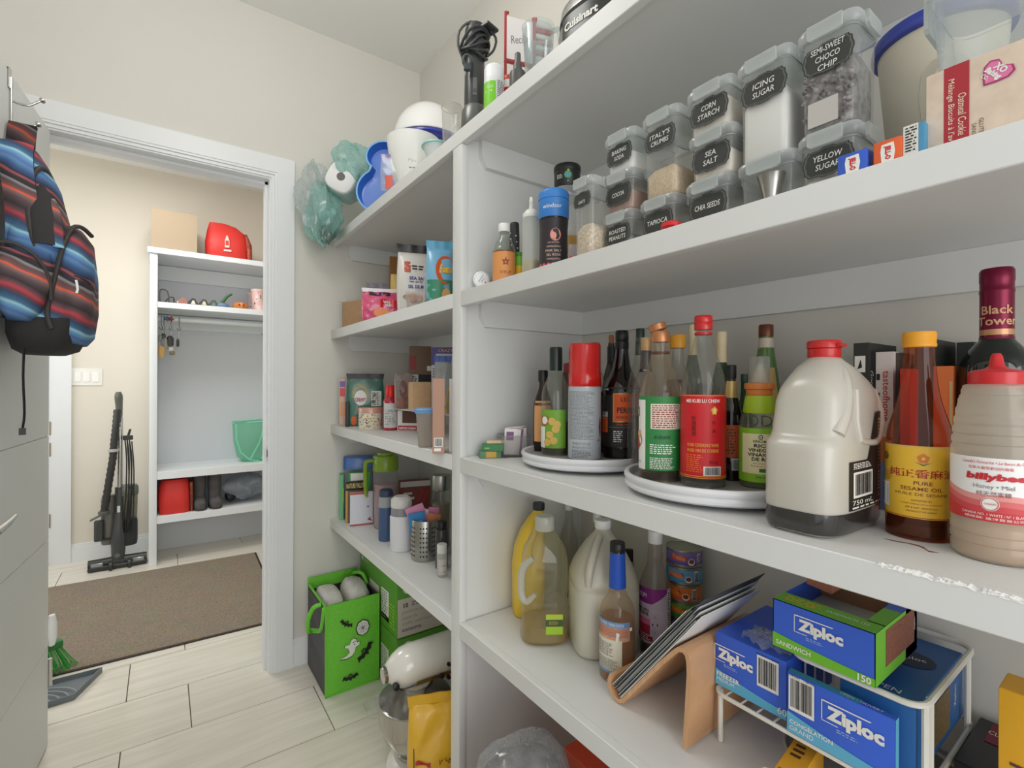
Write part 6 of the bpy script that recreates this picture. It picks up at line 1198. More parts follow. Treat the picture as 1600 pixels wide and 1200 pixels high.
for k, (px_, py_, ht) in enumerate(((-.051, .15, h - .004), (.050, .135, h + .012))):
    rn = random.Random(k); m = M(); m.se([(.006, .040, .08, 3), (h * .5, .043, .10, 4), (h * .7, .043, .105, 4), (h * .86, .043, .10, 4), (h * .94, .042, .09, 3.4), (ht, .032, .066, 3), (ht + .003, .014, .03, 2.4)], mt((206, 203, 196), .7, noise=.03, nscale=20, bump=.5, bscale=45), n=30, jit=.07, seed=k)
    solo(m, 'grocery_sack', ('crumpled pale grey sack at the left inside the green tote', 'grey sack bulging at the right inside the green tote')[k], 'bag', .617 + px_, 1.935 + py_, .004, 0, ang=60)
GBX = mt((92, 158, 52), .5); GBX2 = mt((214, 206, 196), .5)
for k in range(2):
    t_ = thing('paper_carton', ('lower green office paper carton on the floor', 'upper green office paper carton under the shelf')[k], 'box', .733 , 1.768, k * .2285, 0, 'green cartons of copy paper')
    m = M(); m.box(0, 0, 0, .302, .43, .13 if 0 else .225, GBX, b=.0015); part(m, 'carton', t_)
    q = D(); q.rect(.002, .004, .30, .15, GBX2, 0); q.text('10', .035, .123, .018, INK, 1, bold=.03); q.fine(.06, .115, .12, .135, 2, GREYT, 1)
    for i, (s_, hh_) in enumerate((('premium copy', .02), ('papier de', .02), ('qualité supérieure', .02))): q.text(s_, .02, .096 - i * .022, .016, mt((140, 170, 110), .5), 1, al='l')
    q.fine(.02, .022, .12, .034, 2, INK, 1); q.bars(.17, .03, .27, .055, 1, 3, back=False); q.circ(.045, .188, .022, .022, PAPER, 0); q.text('G&T', .045, .188, .015, GBX, 1, bold=.04); q.circ(.15, .176, .02, .02, mt((120, 70, 140), .5), 0)
    m = M(); q.into(m, plane((0, 0, 0), (1, 0, 0), (0, 0, 1))); q = D(); q.rect(-.09, .04, .02, .20 if k == 0 else .14, GBX2, 0); q.rect(-.20, .002, .2, .05, GBX, 0); q.rect(.05, .03, .13, .15, PAPER, 0); q.fine(.055, .035, .125, .145, 10, GREYT, 1); q.fine(.14, .02, .20, .12, 7, LIME, 1); q.circ(-.185, .20, .009, .009, PAPER, 0); q.text('Grand & Toy', -.14, .198, .012, PAPER, 0)
    q.into(m, plane((0, .215, 0), (0, -1, 0), (0, 0, 1))); part(m, 'printing', t_, ang=60)
# stand mixer, nose towards the room
WG = mt((230, 228, 220), .18, coat=.6); mx, my = .655, 1.43
t_ = thing('stand_mixer', 'white stand mixer with a steel bowl and splash guard', 'mixer', mx, my, 0, radians(-3))
m = M(); m.se([(0, .165, .105, 2.6, .085, 0), (.008, .172, .110, 2.6, .085, 0), (.030, .165, .104, 2.6, .085, 0), (.042, .150, .090, 2.6, .085, 0)], WG, n=40); part(m, 'base', t_)
m = M(); m.se([(.03, .055, .062, 2.6, .195, 0), (.10, .045, .052, 2.6, .195, 0), (.20, .045, .050, 2.4, .192, 0), (.245, .055, .055, 2.3, .185, 0)], WG, n=32); part(m, 'column', t_)
SB = mt((190, 186, 178), .16, 1)
m = M(); m.lathe([(.05, .044), (.056, .047), (.056, .056), (.048, .062), (.07, .075), (.096, .11), (.109, .15), (.112, .20), (.113, .219), (.116, .221), (.113, .222), (.108, .20)], SB, n=48, caps=(1, 0)); part(m, 'bowl', t_)
m = M(); m.tube([(.0, -.108, .20), (.0, -.14, .195), (-.002, -.148, .16), (-.0, -.138, .125), (0, -.104, .12)], .006, SB, T=rot('Z', .5)); part(m, 'bowl_handle', t_)
m = M(); m.lathe([(.113, .219), (.125, .223), (.125, .229), (.115, .232), (.09, .252), (.055, .262)], cl((240, 242, 240), (225, 225, 222), .14, .06, .9), n=44, caps=(0, 0)); m.se([(.226, .03, .028, 3, -.125, -.02), (.255, .034, .032, 3, -.135, -.022)], cl((240, 242, 240), (225, 225, 222), .14, .06, .9), n=20, caps=(0, 0)); part(m, 'splash_guard', t_)
m = M(); m.lathe([(.030, .235), (.032, .25), (.045, .262), (.050, .272)], WG, n=28); part(m, 'beater_hub', t_)
HT = rot('Y', pi / 2)
secs = []
for i in range(15):
    q_ = i / 14; xx = -.095 + .345 * q_; rr = .062 * (1 - (1 - min(1, q_ / .22)) ** 2.2 * .62) * (1 if q_ < .82 else sqrt(max(0.02, 1 - ((q_ - .82) / .19) ** 2)))
    secs.append([(xx, rr * 1.0 * cos(2 * pi * j / 32), .322 + .010 * q_ + rr * 1.02 * sin(2 * pi * j / 32)) for j in range(32)])
m = M(); m.loops(secs, WG); part(m, 'motor_head', t_, ang=50)
m = M(); m.lathe([(.022, 0), (.024, .002), (.024, .012)], CHROME, T=mv(-.107, 0, .318) @ rot('Y', pi / 2), n=24); m.lathe([(.008, 0), (.010, .004), (.010, .016), (.006, .019)], BLACK, T=mv(-.080, -.036, .300) @ rot('X', pi / 2), n=14); part(m, 'attachment_hub', t_)
m = M(); 
def mband(s_, t, o): return V((s_, -sqrt(max(0, .0632 ** 2 - (t - .322) ** 2)) - o - .001, t))
q = D(); q.rows(-.02, .285, .245, .303, GOLD, 0, 2); q.text('KitchenAid', -.046, .292, .011, INK, 1, w=.048, bold=.03); q.rows(.03, .288, .24, .300, mt((170, 120, 60), .3, .6), 1, 1); q.into(m, mband, .0005); part(m, 'name_band', t_, ang=60)
for xx, zz, r_ in ((.085, .326, .006), (.062, .296, .007), (.085, .285, .006)): m = M(); m.lathe([(r_, 0), (r_, .010), (r_ * .7, .013)], BLACK, T=mv(xx, -.058, zz) @ rot('X', pi / 2), n=14); part(m, 'knob', t_)
# big yellow bag in front of the mixer
YB_ = mt((226, 176, 40), .4, coat=.3, bump=.3, bscale=25)
t_ = pouch('flour_bag', 'big crumpled yellow paper bag standing before the mixer', (.604, 1.185, face(.604, 1.185) + .1, .15, .345), .10, YB_, mt((220, 172, 44), .4), lambda d, w, h: (d.rect(-w * .36, h * .57, -w * .1, h * .60, mt((170, 40, 30), .5), 1), d.fine(-w * .36, h * .30, -w * .12, h * .55, 14, mt((190, 90, 40), .5), 1), d.text('Whole', w * .2, h * .58, h * .06, BROWN, 1, w=w * .3, shear=.2), d.rect(-w * .4, h * .45, -w * .38, h * .7, BROWN, 1)), z=0, crumple=.10, seed=17, sealh=.08)
# floor of the right bay
carton('orange_carton', 'orange red carton on the floor below the lowest shelf', (.712, .645, -pi / 2, .30, .42), .28, mt((206, 74, 40), .5), lambda d, w, h: d.rect(w * .1, h * .8, w * .4, h * .9, mt((120, 60, 40), .5)), z=0)
t_ = thing('sack', 'clear film sack of dark grey stuff on the floor, right of the post', 'bag', .575, .76, 0, 0)
m = M(); m.se([(0, .085, .08, 3), (.12, .10, .09, 3), (.38, .10, .085, 2.6), (.46, .075, .06, 2.3), (.49, .02, .02, 2)], mt((86, 80, 76), .6, noise=.16, nscale=26), n=32, jit=.04, seed=5); part(m, 'contents', t_, ang=60)
m = M(); m.se([(0.001, .09, .085, 3), (.12, .107, .097, 3), (.39, .108, .092, 2.6), (.48, .085, .068, 2.3), (.51, .06, .03, 2)], FILM, n=32, jit=.06, seed=6); part(m, 'film', t_, ang=60)
# ================================================================== top shelf
def bt(u, X, vt, w): return botx(u, X, vt, w, ZT)
# crumpled teal and clear carrier bag with rolls of paper towel, slumping over the far corner of the shelf
TEAL = cl((226, 242, 238), (188, 228, 222), .45, .2, .9, .4); CLR = cl((244, 247, 247), (226, 232, 232), .3, .15, .9, .35)
t_ = thing('carrier_bag', 'crumpled teal and clear plastic bags slumping over the far shelf corner', 'bag', .584, 2.10, 1.862)
def blob(m, cx, cy, cz, rx, ry, rz_, mat, seed, amp=.28, n=22, k=14):
    rn = random.Random(seed); ph = [rn.uniform(0, 6.3) for _ in range(8)]; L = []
    for i in range(k + 1):
        b_ = -pi / 2 + pi * i / k; lp = []
        for j in range(n):
            a = 2 * pi * j / n
            f = 1 + amp * (sin(3 * a + ph[0] + 2 * b_) * .4 + sin(5 * a + ph[1] - 3 * b_) * .3 + sin(7 * a + 4 * b_ + ph[2]) * .25 + sin(11 * a + ph[3]) * .12 + rn.uniform(-.10, .10))
            lp.append((cx + rx * f * cos(b_) * cos(a), cy + ry * f * cos(b_) * sin(a), cz + rz_ * f * sin(b_)))
        L.append(lp)
    m.loops(L, mat)
m = M(); blob(m, -.045, .00, .055, .070, .085, .115, TEAL, 1, n=40, k=26); part(m, 'teal_plastic', t_, 'teal plastic', ang=25)
m = M(); blob(m, -.075, .02, .13, .065, .060, .12, CLR, 2, n=36, k=24); part(m, 'clear_plastic', t_, 'clear plastic', ang=25)
m = M(); blob(m, -.03, -.04, .02, .045, .055, .055, TEAL, 3, n=34, k=20); part(m, 'teal_plastic', t_, ang=25)
m = M(); blob(m, -.035, -.03, -.02, .03, .04, .05, cl((220, 230, 226), (150, 176, 168), .5, .2, .9, .4), 4, n=30, k=18); part(m, 'bag_tail', t_, 'greyish torn tail of the bag', ang=25)
t_ = thing('paper_towel_pack', 'wrapped roll of white paper towel, its end and core hole facing out', 'paper towel', .575, 1.975, 2.035)
AX = mv(0, 0, 0) @ rot('Z', radians(20)) @ rot('Y', pi / 2) @ rot('X', 0)
AX = Matrix(((.80, .0, 0, 0), (.0, 1, 0, 0), (0, 0, 1, 0), (0, 0, 0, 1)))
dirv = V((.80, .42, .30)).normalized(); qv = V((0, 0, 1)).rotation_difference(dirv).to_matrix().to_4x4()
qf = V((0, 0, 1)).rotation_difference(V((.45, .85, .05)).normalized()).to_matrix().to_4x4()
m = M(); m.se([(0, .050, .052, 3), (.006, .056, .058, 3), (.14, .056, .058, 3)], mt((232, 232, 230), .85, bump=.2, bscale=80), n=36, T=qf); part(m, 'roll', t_, ang=50)
m = M(); m.lathe([(.0165, -.0006), (.0165, -.0002)], mt((110, 106, 102), .8), n=20, T=qf); part(m, 'core', t_)
m = M(); m.se([(.012, .060, .063, 2.6), (.05, .063, .066, 2.6), (.10, .064, .066, 2.6), (.145, .06, .062, 2.6)], TEAL, n=36, T=qf, caps=(0, 1), jit=.03); part(m, 'wrapper', t_, ang=40)
q = D(); q.text('BOUNTY', 0, 0, .022, DKBLUE, 0, bold=.04, rz=.6)
m = M(); blob(m, .055, .02, .070, .085, .07, .075, TEAL, 7, n=36, k=20); part(m, 'wrapper', t_, ang=25)
# two-lobed blue dish standing on edge, in front of a white oval platter
t_ = thing('plastic_dish', 'blue two-lobed plastic dish standing on edge', 'dish', .672, 1.795, ZT, face(.672, 1.795) - .25); t_.scale = (1.12, 1, 1.06)
def lobes(k=0):
    o = []
    for i in range(24): a = radians(-62) + radians(304) * i / 23; o.append(((.052 - k) * sin(a - pi + pi) * 1.0, .215 + (.055 - k) * -cos(a + pi) ))
    return o
def outline(k):
    o = []
    for i in range(19): a = radians(-140 + 280 * i / 18); o.append(((.056 - k) * sin(a), .232 + (.056 - k) * cos(a)))
    for i in range(23): a = radians(32 + 296 * i / 22); o.append(((.084 - k) * sin(a), .098 + (.086 - k) * cos(a)))
    return o
DB = mt((56, 112, 200), .35, coat=.3)
TT = rot('X', radians(-8)) @ mv(0, 0, -.01)
m = M(); L = [[(x, 0, z) for x, z in outline(-.004)], [(x, -.001, z) for x, z in outline(0)], [(x, .035, z) for x, z in outline(.008)], [(x, .036, z) for x, z in outline(.014)]]
m.loops([[(x, y + .002, z) for x, y, z in l] for l in L[:1]] + L[1:], DB, T=TT, caps=(0, 1)); m.loops([[(x, -.0015, z) for x, z in outline(-.004)], [(x, -.0015, z) for x, z in outline(.002)]], mt((110, 170, 224), .35), T=TT, caps=(0, 0)); part(m, 'dish', t_, ang=50)
m = M(); m.se([(0, .075, .14, 2), (.006, .09, .158, 2), (.014, .094, .164, 2), (.012, .08, .145, 2)], mt((226, 226, 228), .3, coat=.3), n=44, T=mv(-.0, 0, .155) @ rot('X', radians(98)))
solo(m, 'platter', 'white oval platter leaning behind the blue dish', 'platter', .765, 1.915, ZT + .022, face(.70, 1.86) - .25)
# bowls
x, y, r_, h = bt(645, .700, 222, 80)
t_ = thing('mixing_bowl', 'white plastic bowl with faint print, under the dome', 'bowl', x, y, ZT, face(x, y)); r_ *= 1.05
m = M(); m.lathe([(r_ * .55, 0), (r_ * .6, .002), (r_ * .8, h * .4), (r_ * .95, h * .8), (r_, h), (r_ * .97, h), (r_ * .9, h * .8)], mt((222, 224, 220), .35, coat=.3), n=44, caps=(1, 0)); part(m, 'bowl', t_)
q = D(); q.text('MARTINE', 0, .0, .012, GREYT, 0, w=.035, rz=-.4); q.fine(-.015, -.02, .015, -.008, 2, GREYT, 0); m = M(); q.into(m, cylmap(lambda t: r_ * (.6 + .4 * min(1, (t + h * .45) / h)) + .003, h * .45)); part(m, 'print', t_)
x3, y3 = .832, rt_(668, .832); zb = zat(668, 219, x3, y3 - .08)
m = M(); hb_ = zb - ZT - .001; m.lathe([(.075, 0), (.08, .003), (.062, hb_ * .6), (.058, hb_)], mt((214, 218, 220), .35), n=40); solo(m, 'mixing_bowl', 'white inverted bowl carrying the dome, mostly hidden', 'bowl', x3, y3, ZT)
x2, y2, r2, h2 = botx(668, x3, 166, 108, zb)
t_ = thing('mixing_bowl', 'big white bowl turned upside down like a dome, blue rim below', 'bowl', x2, y2, zb, 0)
m = M(); m.lathe([(r2 * 1.02, .02)] + [(r2 * cos(a), .022 + (h2 - .022) * sin(a)) for a in [radians(90) * i / 14 for i in range(15)]][:-1] + [(.001, h2)], mt((234, 234, 232), .25, coat=.4), n=56, caps=(0, 1)); part(m, 'bowl', t_, ang=60)
m = M(); m.lathe([(r2 * .9, .0), (r2 * .98, .001), (r2 * 1.03, .006), (r2 * 1.03, .012), (r2 * .98, .0145)], mt((48, 62, 170), .35, coat=.3), n=52); part(m, 'rim_seal', t_, 'dark blue rim'); m = M(); m.lathe([(r2 * .99, .0148), (r2 * 1.05, .0155), (r2 * 1.05, .0195), (r2 * 1.0, .021)], mt((214, 216, 222), .35), n=52, caps=(0, 0)); part(m, 'lip', t_)
x, y, r_, h = bt(676, .632, 224, 46)
t_ = thing('small_bowl', 'little bowl with a pale turquoise lid at the shelf edge', 'bowl', x + .01, y, ZT, 0)
m = M(); m.lathe([(r_ * .6, 0), (r_ * .8, h * .4), (r_ * .95, h * .78)], mt((206, 216, 212), .4), n=32); part(m, 'bowl', t_); m = M(); m.lathe([(r_ * .96, h * .74), (r_ * 1.05, h * .76), (r_ * 1.04, h * .84), (r_ * .8, h * .96), (r_ * .3, h)], mt((150, 208, 204), .35, coat=.3), n=36); part(m, 'lid', t_)
P = bxx(613, .624, 240, 42, ZT, -.2); pouch('zip_bag', 'clear zip bag with purple strip and an orange sachet inside', (P[0], P[1], P[2], P[3], P[4]), .014, FILM, cl((226, 214, 232), (190, 160, 206), .5, .2), lambda d, w, h: d.rect(-w * .3, h * .04, -w * .02, h * .42, mt((206, 90, 70), .5), 0), z=ZT, crumple=.12, seed=31, sealh=.06)
x, y, r_, h = bt(704, .645, 168, 32)
t_ = thing('plastic_cup', 'clear ribbed plastic measuring cup left of the hand blender', 'cup', x, y, ZT); m = M(); m.lathe([(r_ * .8, 0), (r_ * .84, .002), (r_ * .98, h * .96), (r_ * 1.06, h * .97), (r_ * 1.06, h)], cl((244, 244, 242), (226, 226, 222), .22, .08, .9), n=20, caps=(1, 0)); part(m, 'cup', t_)
m = M(); m.tube([(r_ * 1.0 * cos(a), r_ * 1.0 * sin(a), h * .995) for a in [2 * pi * i / 24 for i in range(24)]], .0014, cl((244, 244, 242), (226, 226, 222), .5), closed=True, n=6); part(m, 'rim', t_)
# hand blender with its cord wound round the head
x, y, r_, h = bt(740, .650, 43, 34)
t_ = thing('hand_blender', 'black hand blender standing upright, its cord wound round the top', 'blender', x, y, ZT, face(x, y)); DG = mt((64, 66, 66), .3, .3); DG2 = mt((40, 42, 42), .35)
m = M(); m.lathe([(r_ * 1.25, 0), (r_ * 1.28, .004), (r_ * 1.2, .05), (r_ * .95, .062)], mt((96, 100, 96), .3, .4), n=28); part(m, 'bell', t_)
m = M(); m.lathe([(r_ * .94, .05), (r_ * .98, .08), (r_ * .93, h * .55), (r_ * .86, h * .78), (r_ * .8, h * .8)], DG, n=28); part(m, 'grip', t_)
m = M(); m.lathe([(r_ * .80, h * .79), (r_ * .95, h * .86), (r_ * 1.0, h * .95), (r_ * .85, h)], DG2, n=24, T=mv(.002, 0, 0)); m.box(-r_ * .3, -r_ * 1.9, h * .93, r_ * 1.2, 0, h * .97, DG2, T=rot('Z', .8), b=.003); part(m, 'head', t_)
m = M(); m.box(-.005, -r_ * 1.0, h * .30, .005, -r_ * .8, h * .46, mt((110, 110, 110), .3, .4)); m.lathe([(.005, 0), (.005, .003)], mt((90, 92, 92), .3, .4), T=mv(0, -r_ * .93, h * .34) @ rot('X', pi / 2), n=14); part(m, 'switch', t_)
for k in range(6):
    m = M(); rr = r_ * (1.12 + .1 * (k % 3)); zz = h * (.70 + k * .035); m.tube([(rr * cos(a), rr * sin(a), zz + .010 * sin(a * 2 + k) + .004 * k * cos(a)) for a in [2 * pi * i / 20 for i in range(20)]], .0034, mt((52, 54, 56), .4), closed=True, n=8); part(m, 'cord_turn', t_)
m = M(); m.tube([(-r_ * 1.0, -.01, h * .66), (-r_ * 1.5, -.012, h * .78), (-r_ * 1.4, -.014, h * .92), (-r_ * .4, -.018, h * 1.0), (r_ * .9, -.016, h * .97), (r_ * 1.9, -.012, h * .88), (r_ * 1.7, -.012, h * .76), (r_ * 1.1, -.012, h * .70)], .0032, mt((52, 54, 56), .4), n=8); part(m, 'cord_loop', t_)
m = M(); m.tube([(-r_ * .7 + .009 * cos(a), -r_ * 1.25, h * .60 + .013 * sin(a)) for a in [2 * pi * i / 16 for i in range(16)]], .0035, mt((58, 66, 68), .4), closed=True, n=8); m.box(-r_ * .7 - .008, -r_ * 1.45, h * .50, -r_ * .7 + .010, -r_ * 1.05, h * .56, mt((58, 66, 68), .4), b=.002)
for s_ in (-.004, .006): m.box(-r_ * .7 + s_ - .0007, -r_ * 1.28, h * .455, -r_ * .7 + s_ + .0007, -r_ * 1.22, h * .50, CHROME)
part(m, 'plug', t_)
P = bt(770, .655, 105, 31)
bottle('wipes_tub', 'white tube with lime green label beside the hand blender', P, [(.95, 0), (1, .01), (1, .93), (.9, .97), (.7, 1.0)], mt((226, 228, 228), .4), None, [], [(.05, .72, 90, mt((224, 226, 226), .4), lambda d, w, h: (d.rect(-w * .5, 0, w * .06, h * .86, mt((120, 200, 40), .4), 1), d.text('GO', -w * .12, h * .7, h * .08, PAPER, 2), d.fine(-w * .3, h * .54, 0, h * .62, 1, PAPER, 2), d.fine(w * .1, h * .05, w * .4, h * .9, 16, GREYT, 2)))], z=ZT, smooth=0, cat='tube')
P = bt(792, .70, 121, 16); bottle('spice_tin', 'small red tin behind the white tube', P, [(.95, 0), (1, .02), (1, .9), (.9, 1)], mt((196, 60, 44), .4), None, [], [(.5, .9, 70, PAPER, lambda d, w, h: d.rect(-w / 2, h * .3, w / 2, h * .6, RED, 1))], z=ZT, smooth=0, cat='tin')
x, y, r_, h = bt(807, .650, 84, 26)
t_ = thing('blender_shaft', 'dark grey stepped blender attachment standing upright', 'attachment', x, y, ZT); m = M(); m.lathe([(r_, 0), (r_ * 1.02, .003), (r_ * 1.0, h * .52), (r_ * .92, h * .53), (r_ * .92, h * .56), (r_ * .55, h * .58), (r_ * .52, h * .75), (r_ * .38, h * .76), (r_ * .36, h * .98), (r_ * .3, h)], mt((92, 92, 90), .35, .4), n=26); part(m, 'shaft', t_)
# red and white card stand with plates
x, y, r_, h = bt(822, .80, 28, 60)
t_ = thing('plate_stand', 'red stand holding a white lettered plaque and striped plates', 'stand', x, y, ZT, face(x, y) + .35); RP = mt((170, 20, 36), .25, coat=.5)
m = M(); m.box(-.060, -.004, h - .125, .016, .004, h - .012, mt((226, 222, 220), .4)); q = D(); q.text('Recipe', -.022, h - .07, .028, GREYT, 0, w=.055, shear=.3, rz=.25); q.into(m, plane((0, -.004, 0), (1, 0, 0), (0, 0, 1))); part(m, 'plaque', t_, ang=60)
for xx in (-.062, .018):
    m = M(); m.tube([(xx, 0, .0), (xx, 0, h - .03), (xx + .002, 0, h - .004), (xx + .008, 0, h)], .006 if xx > 0 else .004, RP); part(m, 'post', t_)
m = M(); m.box(-.065, -.008, 0, .085, .05, .008, RP); m.box(-.065, -.004, h - .132, .02, .006, h - .126, RP); part(m, 'base', t_)
for k in range(7):
    m = M(); m.box(.026 + k * .0, .002, h - .108 + k * .0155, .078, .062, h - .094 + k * .0155, RP if k % 2 else mt((226, 218, 206), .4), b=.003); part(m, 'striped_block', t_)
m = M(); m.box(.026, .002, .009, .078, .062, h - .109, mt((226, 218, 206), .4), b=.003); part(m, 'striped_block', t_)
x, y, r_, h = bt(839, .705, 45, 50)
t_ = thing('blender_jar', 'thick clear blender jar behind the attachment', 'jar', x, y, ZT, face(x, y)); PJ = cl((240, 246, 246), (220, 228, 230), .16, .05, 1)
m = M(); m.lathe([(r_ * .6, 0), (r_ * .66, .004), (r_ * .9, h * .7), (r_, h * .96), (r_ * 1.04, h)], PJ, n=32, caps=(1, 0)); m.lathe([(r_ * .55, .02), (r_ * .8, h * .7), (r_ * .9, h * .97)], PJ, n=32, caps=(1, 0)); part(m, 'jar', t_)
m = M(); m.tube([(r_ * .9, -.01, h * .92), (r_ * 1.3, -.015, h * .9), (r_ * 1.35, -.016, h * .6), (r_ * .9, -.01, h * .35)], .006, PJ, n=10); part(m, 'handle', t_)
# waffle maker
y0_, y1_ = rt_(857, .69), rt_(975, .69)
t_ = thing('waffle_maker', 'silver and black waffle maker cut by the top of the view', 'appliance', .685, (y0_ + y1_) / 2, ZT, -pi / 2 + .12); w = (y0_ - y1_)
AS = mt((150, 150, 146), .3, .8); m = M(); m.se([(0, w * .50, .12, 2.6, 0, .12), (.006, w * .54, .125, 2.6, 0, .12), (.06, w * .55, .126, 2.6, 0, .12), (.11, w * .53, .122, 2.6, 0, .12), (.118, w * .50, .12, 2.6, 0, .12)], AS, n=48); part(m, 'lower_body', t_, ang=50)
m = M(); m.se([(.119, w * .50, .12, 2.6, 0, .12), (.126, w * .52, .122, 2.6, 0, .12)], BLACK, n=48); part(m, 'gap_ring', t_); m = M(); m.se([(.127, w * .52, .122, 2.6, 0, .12), (.150, w * .50, .12, 2.6, 0, .12), (.185, w * .36, .09, 2.4, 0, .12), (.20, w * .15, .04, 2.2, 0, .12)], mt((170, 170, 166), .25, .8), n=48); part(m, 'lid', t_, ang=50)
def semap(hx, hy, cy): return lambda s_, t, o: V((s_, cy - hy * (1 - min(.99, abs(s_) / hx) ** 2.6) ** (1 / 2.6) - o, t))
q = D(); q.rows(-w * .24, .012, w * .42, .112, mt((62, 64, 62), .3, .5), 0, 2); q.text('Cuisinart', w * .0, .088, .017, PAPER, 2, w=w * .40, bold=.04); m = M(); q.into(m, semap(w * .552, .1275, .12), .0006); part(m, 'dark_panel', t_, ang=60)

# ================================================================== door: over-door hook, backpack, broom and dustpan behind
def dloc(y): return -.306 - (YW - .030 - y) * tan(DA)
HY = 1.84; hx = dloc(HY)
t_ = thing('over_door_hook', 'chrome double hook hanging over the top of the door', 'hook', hx, HY, 2.046, -DA)
m = M(); m.box(-.040, -.011, .0004, .003, .011, .0024, CHROME); m.box(.0014, -.011, -.05, .003, .011, .0024, CHROME); m.box(-.040, -.011, -.03, -.0385, .011, .0024, CHROME); part(m, 'bracket', t_)
m = M(); m.tube([(.005, 0, -.02), (.005, 0, -.10), (.005, 0, -.175)], .0032, CHROME, n=10); part(m, 'rod', t_)
for z0, L_ in ((-.082, .066), (-.150, .058)):
    m = M(); m.tube([(.005, 0, z0), (.020, 0, z0 - .004), (.040, 0, z0 - .003), (L_ - .008, 0, z0 + .012), (L_ - .002, 0, z0 + .016)], .003, CHROME, n=10); m.lathe([(.002, -.005), (.007, -.003), (.008, .001), (.006, .005), (.002, .006)], CHROME, n=18, T=mv(L_, 0, z0 + .018) @ rot('Y', radians(60))); part(m, 'hook', t_)
# striped woven cloth
st = bpy.data.materials.new('striped_woven_cloth'); st.use_nodes = True; n = st.node_tree.nodes; l = st.node_tree.links; b = n['Principled BSDF']; b.inputs['Roughness'].default_value = .85
tc = n.new('ShaderNodeTexCoord'); sp = n.new('ShaderNodeSeparateXYZ'); l.new(tc.outputs['Object'], sp.inputs[0])
a1 = n.new('ShaderNodeMath'); a1.operation = 'MULTIPLY_ADD'; l.new(sp.outputs[0], a1.inputs[0]); a1.inputs[1].default_value = .45; l.new(sp.outputs[2], a1.inputs[2])
nz = n.new('ShaderNodeTexNoise'); nz.inputs['Scale'].default_value = 7; l.new(tc.outputs['Object'], nz.inputs['Vector']); a2 = n.new('ShaderNodeMath'); a2.operation = 'MULTIPLY_ADD'; l.new(nz.outputs[0], a2.inputs[0]); a2.inputs[1].default_value = .05; l.new(a1.outputs[0], a2.inputs[2])
a3 = n.new('ShaderNodeMath'); a3.operation = 'MULTIPLY'; l.new(a2.outputs[0], a3.inputs[0]); a3.inputs[1].default_value = 5.3; a4 = n.new('ShaderNodeMath'); a4.operation = 'FRACT'; l.new(a3.outputs[0], a4.inputs[0])
cr = n.new('ShaderNodeValToRGB'); l.new(a4.outputs[0], cr.inputs[0]); cr.color_ramp.interpolation = 'LINEAR'
E_ = cr.color_ramp.elements
S_ = [(0, (92, 74, 76)), (.06, (132, 104, 106)), (.09, (232, 100, 66)), (.12, (120, 84, 84)), (.18, (98, 74, 78)), (.22, (150, 150, 150)), (.24, (46, 42, 48)), (.30, (60, 52, 58)), (.33, (170, 90, 92)), (.36, (40, 46, 66)), (.44, (62, 92, 138)), (.50, (92, 134, 172)), (.54, (84, 112, 176)), (.60, (110, 164, 196)), (.63, (160, 206, 220)), (.66, (72, 110, 146)), (.74, (52, 74, 100)), (.78, (120, 60, 70)), (.82, (190, 70, 80)), (.86, (110, 74, 80)), (.92, (56, 50, 54)), (1.0, (92, 74, 76))]
for i, (p_, k_) in enumerate(S_):
    e_ = E_[0] if i == 0 else (E_[1] if i == 1 else E_.new(p_)); e_.position = p_; e_.color = c(*k_)
wv = n.new('ShaderNodeTexNoise'); wv.inputs['Scale'].default_value = 500; l.new(tc.outputs['Object'], wv.inputs['Vector']); bp = n.new('ShaderNodeBump'); bp.inputs['Strength'].default_value = .3; bp.inputs['Distance'].default_value = .001; l.new(wv.outputs[0], bp.inputs['Height']); l.new(bp.outputs[0], b.inputs['Normal']); l.new(cr.outputs[0], b.inputs['Base Color'])
BKF = mt((46, 45, 46), .8, bump=.3, bscale=300); ZIP = mt((58, 56, 54), .55, bump=.5, bscale=800)
bxc, byc, bz0 = -.246, 1.80, 1.285
t_ = thing('backpack', 'backpack of blue, mauve and orange striped cloth hanging on the door', 'backpack', bxc, byc, bz0, 0)
def wrinkle(m, a=.004, s=1):
    for i, v in enumerate(m.v): k = sin(v[2] * 38 + v[0] * 30 * s) * sin(v[1] * 31 + v[2] * 22 + s); m.v[i] = (v[0] + k * a, v[1] + k * a, v[2])
m = M(); m.se([(0, .040, .07, 2.6, -.012, 0), (.012, .062, .11, 2.8, -.008, 0), (.05, .074, .135, 3, -.004, 0), (.09, .078, .14, 3, -.002, 0)], BKF, n=40); wrinkle(m, .003); part(m, 'base', t_, 'black cloth bottom', ang=60)
m = M(); m.se([(.088, .075, .14, 3, -.004, 0), (.16, .072, .142, 3, -.008, 0), (.26, .066, .140, 3, -.014, 0), (.36, .058, .13, 2.8, -.022, 0), (.44, .048, .112, 2.6, -.030, 0), (.50, .036, .085, 2.4, -.040, 0), (.535, .022, .05, 2.2, -.046, 0), (.545, .010, .02, 2, -.05, 0)], st, n=44); wrinkle(m, .004, 2); part(m, 'main_compartment', t_, ang=60)
m = M(); m.se([(.028, .020, .07, 2.4, .058, -.01), (.050, .034, .105, 2.8, .054, -.01), (.12, .044, .118, 3, .052, -.01), (.22, .046, .12, 3, .050, -.01), (.30, .040, .108, 2.6, .050, -.01), (.335, .026, .08, 2.3, .044, -.01), (.348, .008, .03, 2, .038, -.01)], st, n=36); wrinkle(m, .003, 3); part(m, 'front_pocket', t_, ang=60)
